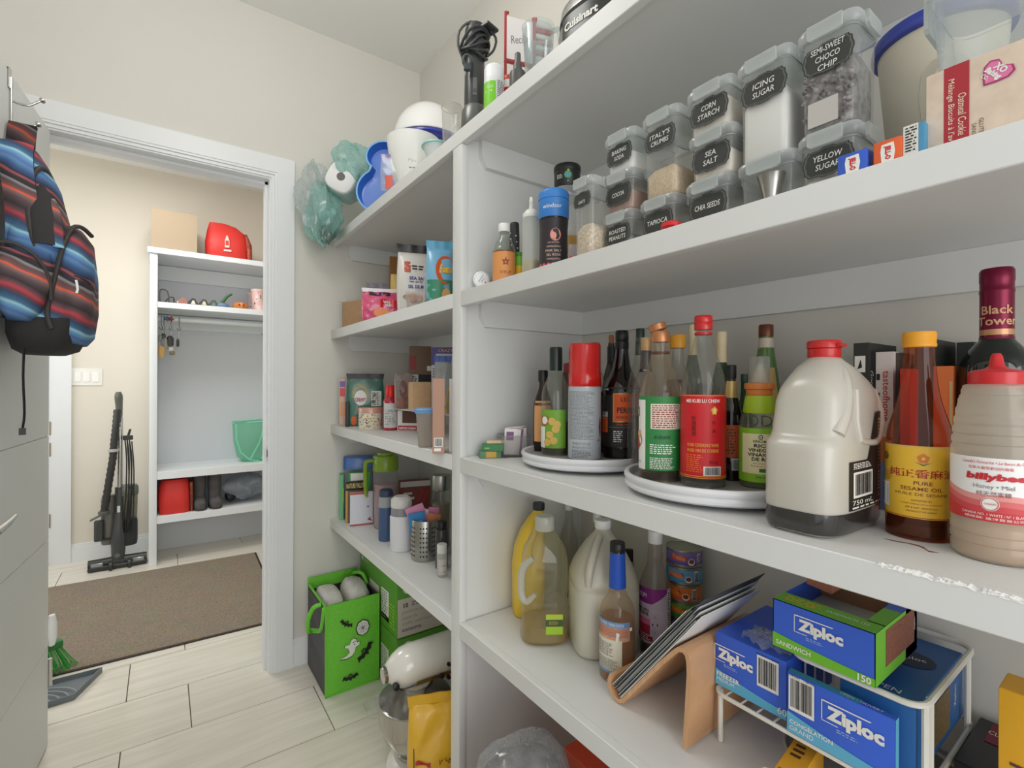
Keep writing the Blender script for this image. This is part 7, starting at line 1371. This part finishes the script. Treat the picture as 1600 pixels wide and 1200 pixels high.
m = M(); m.se([(.075, .020, .03, 2.4, -.040, -.135), (.10, .040, .045, 2.6, -.034, -.135), (.16, .050, .050, 2.8, -.030, -.135), (.22, .050, .040, 2.6, -.03, -.132), (.25, .046, .018, 2.4, -.03, -.13)], st, n=30); wrinkle(m, .003, 4); part(m, 'side_pocket', t_, ang=60)
m = M(); m.se([(.27, .026, .012, 3, .008, -.132), (.34, .026, .014, 3, .002, -.124), (.40, .020, .012, 3, -.006, -.112), (.43, .010, .008, 3, -.012, -.10)], BKF, n=24); part(m, 'black_side_patch', t_, 'plain black side panel', ang=60)
m = M(); m.se([(.265, .011, .008, 3, .032, -.135), (.33, .012, .009, 3, .028, -.128), (.38, .009, .007, 2.4, .020, -.118), (.392, .004, .004, 2, .018, -.114)], st, n=18); part(m, 'small_side_pocket', t_, ang=60)
def arc(pts, r): m = M(); m.tube(pts, r, ZIP, n=8); part(m, 'zipper', t_)
arc([(.020, -.14, .06), (.012, -.142, .10), (.020, -.135, .16), (.030, -.133, .22), (.042, -.130, .28), (.056, -.115, .325), (.072, -.09, .335), (.088, -.05, .325)], .0055)
arc([(-.082, -.165, .235), (-.06, -.176, .255), (-.03, -.176, .25), (.0, -.170, .225), (.018, -.158, .18), (.02, -.15, .13)], .0045)
arc([(-.012, -.135, .26), (-.024, -.13, .34), (-.022, -.118, .42), (-.012, -.10, .465), (-.002, -.07, .475), (.004, -.02, .465)], .006)
arc([(.060, -.129, .20), (.078, -.122, .195), (.090, -.10, .188)], .003)
m = M(); m.strip([(0, 0), (.002, .01), (.001, .022), (-.001, .034)], -.001, .001, .005, mt((190, 190, 186), .4, .6), T=mv(.066, -.131, .155)); part(m, 'zip_pull', t_)
m = M(); m.grid(lambda i, j: (-.072 + i * .060 + .006 * sin(j * 5), -.098 - .030 * sin(j * pi * .9) - .010 * sin(i * pi), .245 + j * .275), 8, 18, st); m.grid(lambda i, j: (-.072 + i * .060 + .006 * sin(j * 5), -.088 - .030 * sin(j * pi * .9) + .0 * i, .245 + j * .275), 8, 18, BKF); part(m, 'shoulder_strap', t_, ang=60)
m = M(); zt2 = 1.905 - bz0
for s_, mm in ((0, st), (.0035, BKF)): m.grid(lambda i, j: (-.086 + .056 * i, .03 - .10 * abs(2 * j - 1) * .55 + s_, .49 + (zt2 - .49) * (1 - abs(2 * j - 1) ** 2.4) - s_), 6, 20, mm)
part(m, 'hang_loop', t_, 'striped carry loop over the hook', ang=60)
m = M(); m.tube([(-.035, -.10, .02), (-.036, -.105, -.06), (-.033, -.108, -.15), (-.036, -.11, -.19)], .0028, BLACK, n=6); m.box(-.042, -.114, -.205, -.030, -.106, -.188, BLACK); part(m, 'loose_webbing', t_)
m = M(); m.tube([(-.085, -.14, .46), (-.088, -.15, .30), (-.085, -.14, .10), (-.083, -.12, -.02), (-.085, -.11, -.08)], .009, BKF, n=8); part(m, 'shoulder_strap', t_, 'black underside of the second shoulder strap')
# foam finger guard on the door edge
m = M(); m.se([(0, .008, .012, 2), (.03, .014, .018, 2.2), (.07, .014, .018, 2.2), (.10, .008, .012, 2)], WP, n=20); o = part(m, 'finger_guard', door); o.location = (.006, .016, .33)
# broom and dustpan in the doorway
t_ = thing('dustpan', 'grey ribbed dustpan lying on the tiles behind the door', 'dustpan', -.36, 2.56, 0, radians(4)); DP = mt((108, 116, 120), .45)
m = M(); poly = [(-.11, -.09), (.085, -.09), (.165, .075), (-.11, .095)]
m.loops([[(x, y, .0) for x, y in poly], [(x, y, .022) for x, y in poly]], DP, caps=(1, 0)); m.loops([[(x * .96, y * .96, .022) for x, y in poly], [(x * .96, y * .96, .004) for x, y in poly]], DP, caps=(0, 1)); m.loops([[(x, y, .022) for x, y in poly], [(x * .96, y * .96, .022) for x, y in poly]], DP, caps=(0, 0)); part(m, 'pan', t_)
for r_ in (.03, .05, .07, .09, .11, .13):
    pts = [(-.075 + r_ * 1.3 * cos(a), -.085 + r_ * 1.05 * sin(a), .014) for a in [radians(5 + 85 * i / 12) for i in range(13)]]; pts = [p for p in pts if -.105 < p[0] < .16 and -.086 < p[1] < .072 and p[0] < .078 + (p[1] + .09) * .48]
    if len(pts) > 2: m = M(); m.tube(pts, .0028, mt((140, 146, 148), .45), n=6); part(m, 'rib', t_)
t_ = thing('broom_head', 'broom with bright green bristles beside the dustpan', 'broom', -.385, 2.74, 0, radians(20)); m = M(); m.box(-.09, -.018, .105, .05, .018, .135, mt((50, 120, 60), .5), b=.004); m.tube([(-.02, 0, .13), (-.03, .0, .6), (-.04, 0, 1.15)], .011, mt((60, 130, 70), .4), T=Matrix()); part(m, 'block', t_)
rnd = random.Random(3); m = M(); GB = mt((44, 170, 60), .5)
for k in range(150):
    x0 = rnd.uniform(-.088, .048); y0 = rnd.uniform(-.014, .014); s_ = (x0 + .02) * .75; m.tube([(x0, y0, .106), (x0 + s_ * .6, y0 * 1.6, .05), (x0 + s_ * 1.1 + rnd.uniform(-.006, .006), y0 * 2.4, .003)], .0013, GB, n=4)
o = part(m, 'bristles', t_); o['kind'] = 'stuff'

# ================================================================== mudroom
m = M(); RUG = bpy.data.materials.new('heathered_carpet'); RUG.use_nodes = True; n = RUG.node_tree.nodes; l = RUG.node_tree.links; b = n['Principled BSDF']; b.inputs['Roughness'].default_value = .95
tc = n.new('ShaderNodeTexCoord'); t1 = n.new('ShaderNodeTexNoise'); t1.inputs['Scale'].default_value = 320; t1.inputs['Detail'].default_value = 3; l.new(tc.outputs['Object'], t1.inputs['Vector']); cr = n.new('ShaderNodeValToRGB'); l.new(t1.outputs[0], cr.inputs[0])
cr.color_ramp.elements[0].position = .32; cr.color_ramp.elements[0].color = c(108, 96, 82); cr.color_ramp.elements[1].position = .68; cr.color_ramp.elements[1].color = c(164, 150, 132)
t2 = n.new('ShaderNodeTexNoise'); t2.inputs['Scale'].default_value = 9; l.new(tc.outputs['Object'], t2.inputs['Vector']); mx_ = n.new('ShaderNodeMix'); mx_.data_type = 'RGBA'; mx_.blend_type = 'MULTIPLY'; mx_.inputs[0].default_value = .25; l.new(cr.outputs[0], mx_.inputs[6]); l.new(t2.outputs[1], mx_.inputs[7]); l.new(mx_.outputs[2], b.inputs['Base Color'])
bp = n.new('ShaderNodeBump'); bp.inputs['Strength'].default_value = .6; bp.inputs['Distance'].default_value = .002; l.new(t1.outputs[0], bp.inputs['Height']); l.new(bp.outputs[0], b.inputs['Normal'])
t_ = thing('floor_mat', 'long brown heathered mat on the mudroom tiles', 'mat', 0, 3.3, 0, radians(-1.5))
m.rl([(.0045, .012), (.0075, .013)], .60, .59, .01, RUG, T=mv(-.07, 0, 0)); part(m, 'pile', t_); m = M(); m.rl([(0, 0), (.004, 0), (.005, .004), (.0045, .013)], .60, .59, .01, mt((52, 44, 38), .8), T=mv(-.07, 0, 0)); part(m, 'rubber_border', t_)
t_ = thing('light_switch', 'white plate with three rocker switches on the hall wall', 'switch', -.418, YB, 1.245); m = M(); m.box(-.080, -.005, -.058, .080, -.0004, .058, mt((232, 230, 224), .4), b=.001); part(m, 'plate', t_)
for k in (-1, 0, 1): m = M(); m.box(k * .046 - .0165, -.008, -.033, k * .046 + .0165, -.005, .033, mt((238, 236, 230), .3), b=.001); part(m, 'rocker', t_)
# upright vacuum, built from its outline at the wall
VY = 4.10
def vp(u, v, dy=0): p = ony(u, v, VY); return (p.x + .232, dy, p.z)
t_ = thing('upright_vacuum', 'dark grey upright vacuum cleaner parked against the hall wall', 'vacuum cleaner', -.232, VY, 0); VG = mt((70, 72, 72), .3, .2); VD = mt((42, 43, 42), .4); VC = cl((206, 204, 190), (150, 150, 140), .35, .08, .9)
m = M(); 
for a, b_ in (((-.150, 0, .032), (-.030, 0, .036)), ((.03, 0, .036), (.150, 0, .034))): m.tube([(a[0], a[1], a[2] + .004), (b_[0], b_[1], b_[2] + .004)], .032, VD, n=18)
m.box(-.150, -.045, .004, .150, .06, .030, VD, b=.004); part(m, 'floor_head', t_)
m = M(); m.box(-.135, -.0345, .022, -.075, -.02, .05, mt((150, 156, 150), .2, .3), b=.002); m.box(.075, -.0345, .022, .135, -.02, .05, mt((150, 156, 150), .2, .3), b=.002); part(m, 'head_windows', t_)
for xx in (-.045, .05): m = M(); m.lathe([(.02, 0), (.028, .003), (.028, .018), (.02, .021)], VD, T=mv(xx, -.055, .029) @ rot('Y', pi / 2), n=18); part(m, 'wheel', t_)
m = M(); m.tube([(.0, -.01, .05), (.0, .0, .12), (.0, .005, .2), (.002, .01, .30), (.004, .012, .36)], [.034, .038, .04, .034, .030], VG, n=20); m.lathe([(.014, 0), (.014, .01)], mt((120, 122, 120), .3, .5), T=mv(-.002, -.036, .085) @ rot('X', pi / 2), n=16); part(m, 'motor_body', t_)
m = M(); m.tube([(.004, .012, .34), (.006, .014, .52)], .026, VG, n=18); m.box(-.006, -.018, .36, .010, -.010, .40, mt((206, 206, 204), .4)); part(m, 'lower_tube', t_)
m = M(); m.tube([(.006, .014, .50), (.006, .02, .82), (.004, .022, .99)], .016, CHROME, n=16); part(m, 'chrome_wand', t_)
m = M(); m.tube([(.002, .02, .95), (.0, .02, 1.05), (-.002, .01, 1.12), (-.003, .008, 1.148)], [.016, .019, .022, .012], mt((96, 98, 90), .35, .3), n=18); part(m, 'handle', t_)
pts = [vp(184, 640, -.02), vp(182, 665, -.03), vp(179, 690, -.03), vp(177, 715, -.03), vp(172, 745, -.03), vp(167, 775, -.03), vp(163, 800, -.03)]
m = M(); P_ = []
for a, b_ in zip(pts, pts[1:]):
    for k in range(7): P_.append(tuple(a[i] + (b_[i] - a[i]) * k / 7 for i in range(3)))
m.tube(P_, [.0205 + (.0018 if i % 2 else -.0018) for i in range(len(P_))], mt((44, 44, 42), .35), n=14); part(m, 'hose', t_)
m = M(); a = vp(178, 703, -.03); m.lathe([(.026, -.009), (.028, -.007), (.028, .007), (.026, .009)], mt((176, 174, 168), .4), T=mv(*a), n=20); part(m, 'hose_clip', t_)
m = M(); a = vp(163, 800, -.03); m.lathe([(.026, -.012), (.03, 0), (.03, .010), (.024, .012)], mt((90, 92, 92), .4), T=mv(*a), n=20); part(m, 'hose_cuff', t_)
m = M(); m.lathe([(.046, .13), (.05, .16), (.05, .28), (.047, .30)], VD, T=mv(.050, .035, 0), n=24); part(m, 'canister_base', t_); m = M(); m.lathe([(.046, .30), (.05, .46)], VC, T=mv(.050, .035, 0), n=24); part(m, 'dust_canister', t_, 'clear dust canister'); m = M(); m.lathe([(.052, .46), (.054, .465), (.054, .51), (.046, .525)], mt((104, 106, 98), .4, .2), T=mv(.050, .035, 0), n=24); part(m, 'canister_lid', t_)
m = M(); m.lathe([(.036, .15), (.04, .17), (.04, .44), (.034, .47)], mt((110, 110, 104), .35, .2), T=mv(-.052, .04, 0), n=24); part(m, 'filter_housing', t_)
for k in range(3):
    m = M(); x0 = .030 + k * .013; m.tube([(x0, -.012, .86 - k * .02), (x0 + .012, -.018, .70), (x0 + .008, -.018, .45), (x0 - .006, -.02, .26), (x0 + .006, -.018, .22), (x0 + .020, -.018, .30), (x0 + .024, -.018, .62), (x0 + .012, -.014, .86 - k * .02)], .0042, BLACK, n=6); part(m, 'power_cord', t_)
m = M(); m.box(.020, -.02, .83, .075, .0, .86, VD, b=.004); m.tube([(.045, -.005, .84), (.06, -.008, .90)], .007, VD); m.box(.05, -.02, .505, .08, .0, .53, VD, b=.003); part(m, 'cord_hook', t_)
m = M(); m.box(-.122, -.02, .185, -.078, .02, .32, VG, b=.006, T=Matrix()); m.box(-.035, -.012, 0, .035, .012, .012, mt((110, 108, 96), .4), T=mv(-.108, 0, .335) @ rot('Y', radians(-28)), b=.002); m.box(-.08, -.005, .185, -.035, .005, .20, VD); part(m, 'crevice_tool', t_)
# things on the mudroom unit
def mud(u, v, z, Y=YU + .06): p = ony(u, v, Y); return p.x
zt3 = 2.1006
t_ = thing('cardboard_box', 'plain brown cardboard box on top of the bench unit', 'box', .063, YU + .015, zt3, 0); m = M(); hb = ony(235, 323, YU).z - zt3 - .0
hb = .262
m.box(-.128, 0, 0, .128, .30, hb, mt((166, 148, 124), .7)); part(m, 'carton', t_); m = M(); m.box(-.1275, .02, hb + .0002, -.01, .28, hb + .004, mt((120, 92, 66), .8), T=mv(0, 0, 0) @ rot('Y', radians(0))); part(m, 'flap', t_)
t_ = thing('red_tote', 'red fabric tote with a white bottle print on top of the unit', 'tote bag', .375, YU + .03, zt3, radians(-4)); RT_ = mt((206, 44, 36), .55, bump=.3, bscale=60)
m = M(); m.se([(0, .125, .08, 4, 0, .09), (.01, .135, .085, 4, 0, .09), (.12, .135, .08, 3.4, -.002, .09), (.20, .12, .05, 3, -.006, .09), (.245, .085, .02, 2.6, -.03, .085), (.262, .05, .008, 2.4, -.06, .08)], RT_, n=40, jit=.012, seed=3); part(m, 'bag', t_, ang=50)
m = M(); m.se([(.005, .02, .08, 3, .14, .09), (.12, .022, .078, 3, .135, .09), (.2, .012, .04, 3, .115, .09)], mt((150, 60, 36), .6, noise=.1, nscale=50), n=20); part(m, 'gusset', t_, 'gold-patterned side gusset', ang=60)
q = D(); WR = mt((226, 200, 190), .6); q.poly([(-.012, 0), (.016, 0), (.016, .055), (.010, .066), (.010, .078), (.004, .078), (.004, .088), (-.002, .088), (-.002, .078), (-.006, .078), (-.006, .066), (-.012, .055)], WR, 0); q.rect(-.008, .016, .012, .05, mt((206, 60, 50), .6), 1); q.rect(-.018, -.028, .028, -.014, WR, 0); m = M(); q.into(m, plane((-.005, .002, .075), (1, 0, 0), (0, .04, 1)), .0012); part(m, 'print', t_, ang=60)
# small things along the upper shelf
zs_ = 1.7466
def small(name, label, cat, u, fn, group=None, dy=.05, turn=0):
    X = ony(u, 460, YU + dy).x; t_ = thing(name, label, cat, X, YU + dy, zs_, turn, group); fn(t_); return t_
def sandal(t_):
    m = M(); m.se([(0, .035, .09, 2.6), (.008, .038, .095, 2.6), (.014, .034, .09, 2.6)], mt((70, 66, 66), .5), n=24); part(m, 'sole', t_); m = M(); m.tube([(-.03, 0, .01), (-.015, -.03, .05), (.015, -.03, .05), (.03, 0, .01)], .004, mt((90, 80, 78), .5)); m.tube([(-.03, .05, .01), (-.026, .06, .10), (.0, .065, .115), (.026, .06, .10), (.03, .05, .01)], .004, mt((110, 100, 96), .5)); part(m, 'strap', t_)
small('sandal', 'dark strappy sandal at the left end of the upper shelf', 'sandal', 264, sandal, turn=.5, dy=.16)
def deco(col, col2, txt=0):
    def f(t_):
        m = M(); m.prism([(-.036, 0), (.036, 0), (.012, .045), (-.006, .05), (-.03, .02)], 0, .008, mt(col, .5)); part(m, 'plaque', t_); m = M()
        if txt: m.prism([(-.014, .008), (.014, .008), (.006, .032), (-.004, .034)], -.002, 0, mt(col2, .5)); part(m, 'shape', t_)
        else: m.box(-.034, -.001, 0, -.028, .009, .022, mt(col2, .5)); part(m, 'edge', t_)
    return f
small('small_plaque', 'small pinkish wooden ornament leaning on the upper shelf', 'ornament', 286, deco((160, 110, 96), (220, 200, 190)), 'ornaments on the upper mudroom shelf')
small('small_plaque', 'small dark ornament with a narrow pale shape', 'ornament', 302, deco((60, 58, 60), (214, 210, 200), 1), 'ornaments on the upper mudroom shelf')
small('small_plaque', 'small brown ornament with a pale round shape', 'ornament', 319, deco((76, 66, 58), (216, 206, 180), 1), 'ornaments on the upper mudroom shelf')
small('small_plaque', 'small grey green pointed ornament next to the toy', 'ornament', 334, deco((78, 90, 84), (110, 130, 120), 1), 'ornaments on the upper mudroom shelf')
def toy(t_):
    m = M(); m.se([(0, .035, .02, 2.2), (.012, .042, .025, 2.2), (.028, .030, .02, 2.2), (.034, .01, .01, 2)], mt((96, 120, 150), .5), n=20); part(m, 'body', t_); m = M(); m.tube([(-.01, 0, .03), (.005, 0, .055), (.022, 0, .08), (.045, 0, .098), (.055, 0, .10)], [.012, .011, .010, .008, .007], mt((50, 100, 56), .5), n=10); part(m, 'neck', t_)
small('toy_figure', 'blue toy with a curved green stalk standing on the upper shelf', 'toy', 349, toy)
def pumpkin(t_):
    m = M(); k = [(0, .03), (.006, .042), (.025, .048), (.044, .040), (.050, .02)]
    m.loops([[(r_ * (1 + .06 * cos(9 * a)) * cos(a), r_ * (1 + .06 * cos(9 * a)) * sin(a), z) for a in [2 * pi * j / 36 for j in range(36)]] for z, r_ in k], mt((206, 120, 50), .45)); part(m, 'bowl', t_)
    m = M(); [m.lathe([(.005, 0), (.005, .002)], mt((60, 30, 30), .5), T=mv(x0, -.046, .028) @ rot('X', pi / 2), n=10) for x0 in (-.014, .014)]; part(m, 'eyes', t_)
small('orange_bowl', 'little orange ribbed bowl in front of the spotted pink boots', 'bowl', 376, pumpkin, dy=.07)
SPK = mt((226, 192, 186), .35, coat=.3)
def boot(t_):
    m = M(); m.se([(0, .04, .095, 2.6, 0, -.02), (.03, .042, .095, 2.6, 0, -.02), (.055, .038, .06, 2.4, 0, .01), (.09, .04, .048, 2.2, 0, .025), (.165, .046, .052, 2.2, 0, .028)], SPK, n=30, caps=(1, 0)); part(m, 'boot', t_, ang=60); m = M(); m.se([(.150, .0475, .0535, 2.2, 0, .028), (.168, .0485, .0545, 2.2, 0, .028)], mt((232, 200, 192), .35), n=30, caps=(0, 0)); part(m, 'cuff', t_)
    m = M(); rn = random.Random(2)
    for k in range(14): a = rn.uniform(-2.6, -.5); z = .03 + .125 * (k / 14); m.lathe([(.0042, 0), (.0042, .0012)], INK, n=8, T=mv(.0435 * cos(a), .028 + .0505 * sin(a) if z > .07 else .0 + .06 * sin(a), z) @ rot('Z', a + pi / 2) @ rot('X', pi / 2))
    part(m, 'dots', t_)
small('rubber_boot', 'pale pink child boot with black dots, front one', 'boot', 404, boot, 'spotted pink rubber boots', dy=.12, turn=.05); small('rubber_boot', 'pale pink child boot with black dots, rear one', 'boot', 398, boot, 'spotted pink rubber boots', dy=.31, turn=.05)
# S-hooks with keys on the rod
def shook(u, label, dz=.0, L_=.075):
    X = ony(u, 500, YU + .17).x; t_ = thing('s_hook', label, 'hook', X, YU + .17, 1.652); m = M(); pts = [(.0 , .019 * cos(a), .019 * sin(a)) for a in [radians(-20 + 200 * i / 10) for i in range(11)]]
    pts = [(0, .019 * cos(a), .019 * sin(a)) for a in [radians(-30 + 210 * i / 10) for i in range(11)]] + [(0, -.016, -.02), (.0, -.004, -.045), (.008, .008, -.062), (.0, .0, -.078), (-.008, -.008, -.070), (-.010, -.01, -.058)]
    m.tube(pts, .0018, mt((60, 60, 60), .4, .6), n=6); part(m, 'hook', t_); return t_, X
HZ = 1.652 - .079
hk = [shook(252, 'dark S-hook with keys at the left end of the rod'), shook(256, 'dark S-hook holding the pink key fob'), shook(267, 'dark S-hook with a red flower clip'), shook(280, 'dark S-hook with a pocket knife, right of the red clip'), shook(411, 'dark S-hook at the right end of the rod by the jamb')]
for (u, lb, cat, parts_) in ((252.5, 'bunch of keys with a yellow tag hanging far left', 'keys', (('key', -.03, (150, 150, 140), .012, .05), ('tag', -.10, (200, 160, 90), .018, .09), ('key', -.06, (120, 130, 150), .01, .05))),
                             (257, 'dark key ring with a round pink fob', 'keys', (('ring', -.02, (60, 60, 62), .014, .06), ('fob', -.085, (206, 130, 160), .018, .035), ('key', -.05, (150, 148, 130), .01, .07))),
                             (267.5, 'black car key fob over a white and olive fob', 'keys', (('remote', -.035, (44, 48, 50), .020, .075), ('clip', -.115, (200, 196, 186), .014, .03), ('fob', -.14, (110, 104, 84), .016, .03))),
                             (279.5, 'small black pocket knife hanging from the hook', 'knife', (('handle', -.055, (50, 50, 50), .009, .055),))):
    X = ony(u, 520, YU + .17).x; t_ = thing('key_bunch' if cat == 'keys' else 'pocket_knife', lb, cat, X, YU + .17, HZ - .002)
    for k, (nm_, z0, col, hw, hh) in enumerate(parts_):
        m = M(); m.se([(0, hw * .5, .003, 2.4), (hh * .15, hw, .005, 2.6), (hh * .8, hw, .005, 2.6), (hh, hw * .5, .003, 2.4)], mt(col, .4), n=18, T=mv((k - 1) * .006, -.004 * k, z0 - hh)); part(m, nm_, t_)
        m = M(); m.tube([((k - 1) * .006 + .007 * cos(a), -.004 * k, z0 + .004 + .007 * sin(a)) for a in [2 * pi * i / 10 for i in range(10)]], .0011, CHROME, closed=True, n=5); part(m, 'split_ring', t_)
    m = M(); m.tube([(0, 0, .002), (0, -.002, parts_[0][1] + .008)], .0012, CHROME, n=5); part(m, 'chain', t_)
for u, col, lb in ((260, (60, 110, 150), 'blue plastic flower clip on the rod'), (267, (170, 30, 44), 'red plastic flower clip on the rod')):
    X = ony(u, 494, YU + .15).x; m = M(); L = [[((.014 + .006 * cos(5 * a)) * cos(a) * k, y, (.014 + .006 * cos(5 * a)) * sin(a) * k) for a in [2 * pi * j / 30 for j in range(30)]] for y, k in ((0, .85), (-.004, 1), (-.012, 1), (-.016, .6))]; m.loops([l_[::-1] for l_ in L], mt(col, .4)); solo(m, 'flower_clip', lb, 'clip', X, YU + .148, 1.652 - .002)
# bench
def mesh_mat():
    return cl((222, 242, 233), (150, 220, 190), .4, .4, .3)
t_ = thing('mesh_basket_bag', 'sea green mesh laundry bag standing on the bench', 'bag', .590, YU + .20, .6176, 0); MG = mesh_mat(); GS = mt((120, 204, 168), .6)
m = M(); m.se([(0, .10, .06, 2.6), (.04, .135, .085, 2.6), (.14, .155, .10, 2.4), (.30, .165, .105, 2.4)], MG, n=40, caps=(1, 0)); part(m, 'mesh', t_, ang=60)
for zz, a_, b_ in ((.30, .166, .106),): m = M(); m.tube([(a_ * cos(a), b_ * sin(a), zz + .01 * cos(a)) for a in [2 * pi * i / 36 for i in range(36)]], .005, GS, closed=True, n=6); part(m, 'rim', t_)
m = M(); m.strip([(-.150, .29), (-.148, .18), (-.12, .08), (-.06, .02), (0, .006)], -.0895, -.0875, .012, GS, T=mv(0, -.012, 0)); m.strip([(.02, .02), (.06, .14), (.10, .28)], -.1015, -.0995, .012, GS, T=mv(0, -.01, 0)); m.strip([(-.06, .02), (.0, .14), (.04, .28)], -.1015, -.0995, .012, GS, T=mv(0, -.01, 0)); part(m, 'binding', t_)
z_ = .3206
t_ = thing('red_bag', 'crumpled red shopping bag on the low shelf', 'bag', .070, YU + .11, z_, 0); m = M(); m.se([(0, .085, .08, 4), (.02, .090, .085, 4), (.13, .092, .08, 3.4), (.19, .086, .07, 3), (.225, .07, .05, 2.6)], RT_, n=40, jit=.03, seed=8); part(m, 'bag', t_, ang=40); m = M(); m.se([(.0, .012, .07, 3, .098, 0), (.2, .012, .06, 3, .095, 0)], mt((120, 50, 30), .6, noise=.12, nscale=60), n=16); part(m, 'gusset', t_)
for u, lb in ((312, 'grey felt boot, left one of the pair on the low shelf'), (336, 'grey felt boot, right one of the pair on the low shelf')):
    X = ony(u, 770, YU + .10).x; t_ = thing('felt_boot', lb, 'boot', X, YU + .12, z_, radians(2), 'pair of grey boots on the low shelf'); m = M(); m.se([(.014, .038, .10, 2.6, 0, -.01), (.05, .040, .10, 2.6, 0, -.01), (.085, .038, .06, 2.4, 0, .03), (.20, .041, .055, 2.4, 0, .035), (.232, .041, .056, 2.4, 0, .035)], mt((84, 82, 82), .85, bump=.4, bscale=160, noise=.03, nscale=20), n=30); part(m, 'upper', t_, ang=60); m = M(); m.se([(0, .040, .104, 2.6, 0, -.01), (.0138, .041, .105, 2.6, 0, -.01)], mt((60, 60, 60), .6), n=30); part(m, 'sole', t_)
X = ony(303, 770, YU + .14).x; m = M(); m.se([(0, .012, .05, 3), (.1, .014, .055, 3), (.2, .010, .04, 3)], mt((186, 196, 214), .5), n=20, jit=.06, seed=2); solo(m, 'white_bag', 'pale blue white cloth wedged left of the grey boots', 'bag', X + .004, YU + .27, z_, ang=40)
t_ = thing('carrier_bag', 'grey translucent plastic bag filling the right of the low shelf', 'bag', .515, YU + .16, z_); m = M(); blob(m, .0, 0, .116, .15, .10, .088, cl((214, 220, 228), (172, 180, 190), .6, .2, .9, .3), 9, amp=.2, n=44, k=26); part(m, 'plastic', t_, ang=25)
m = M(); blob(m, -.105, .0, .055, .035, .05, .04, mt((34, 36, 42), .5), 12, amp=.15, n=26, k=16); part(m, 'dark_contents', t_, ang=30)
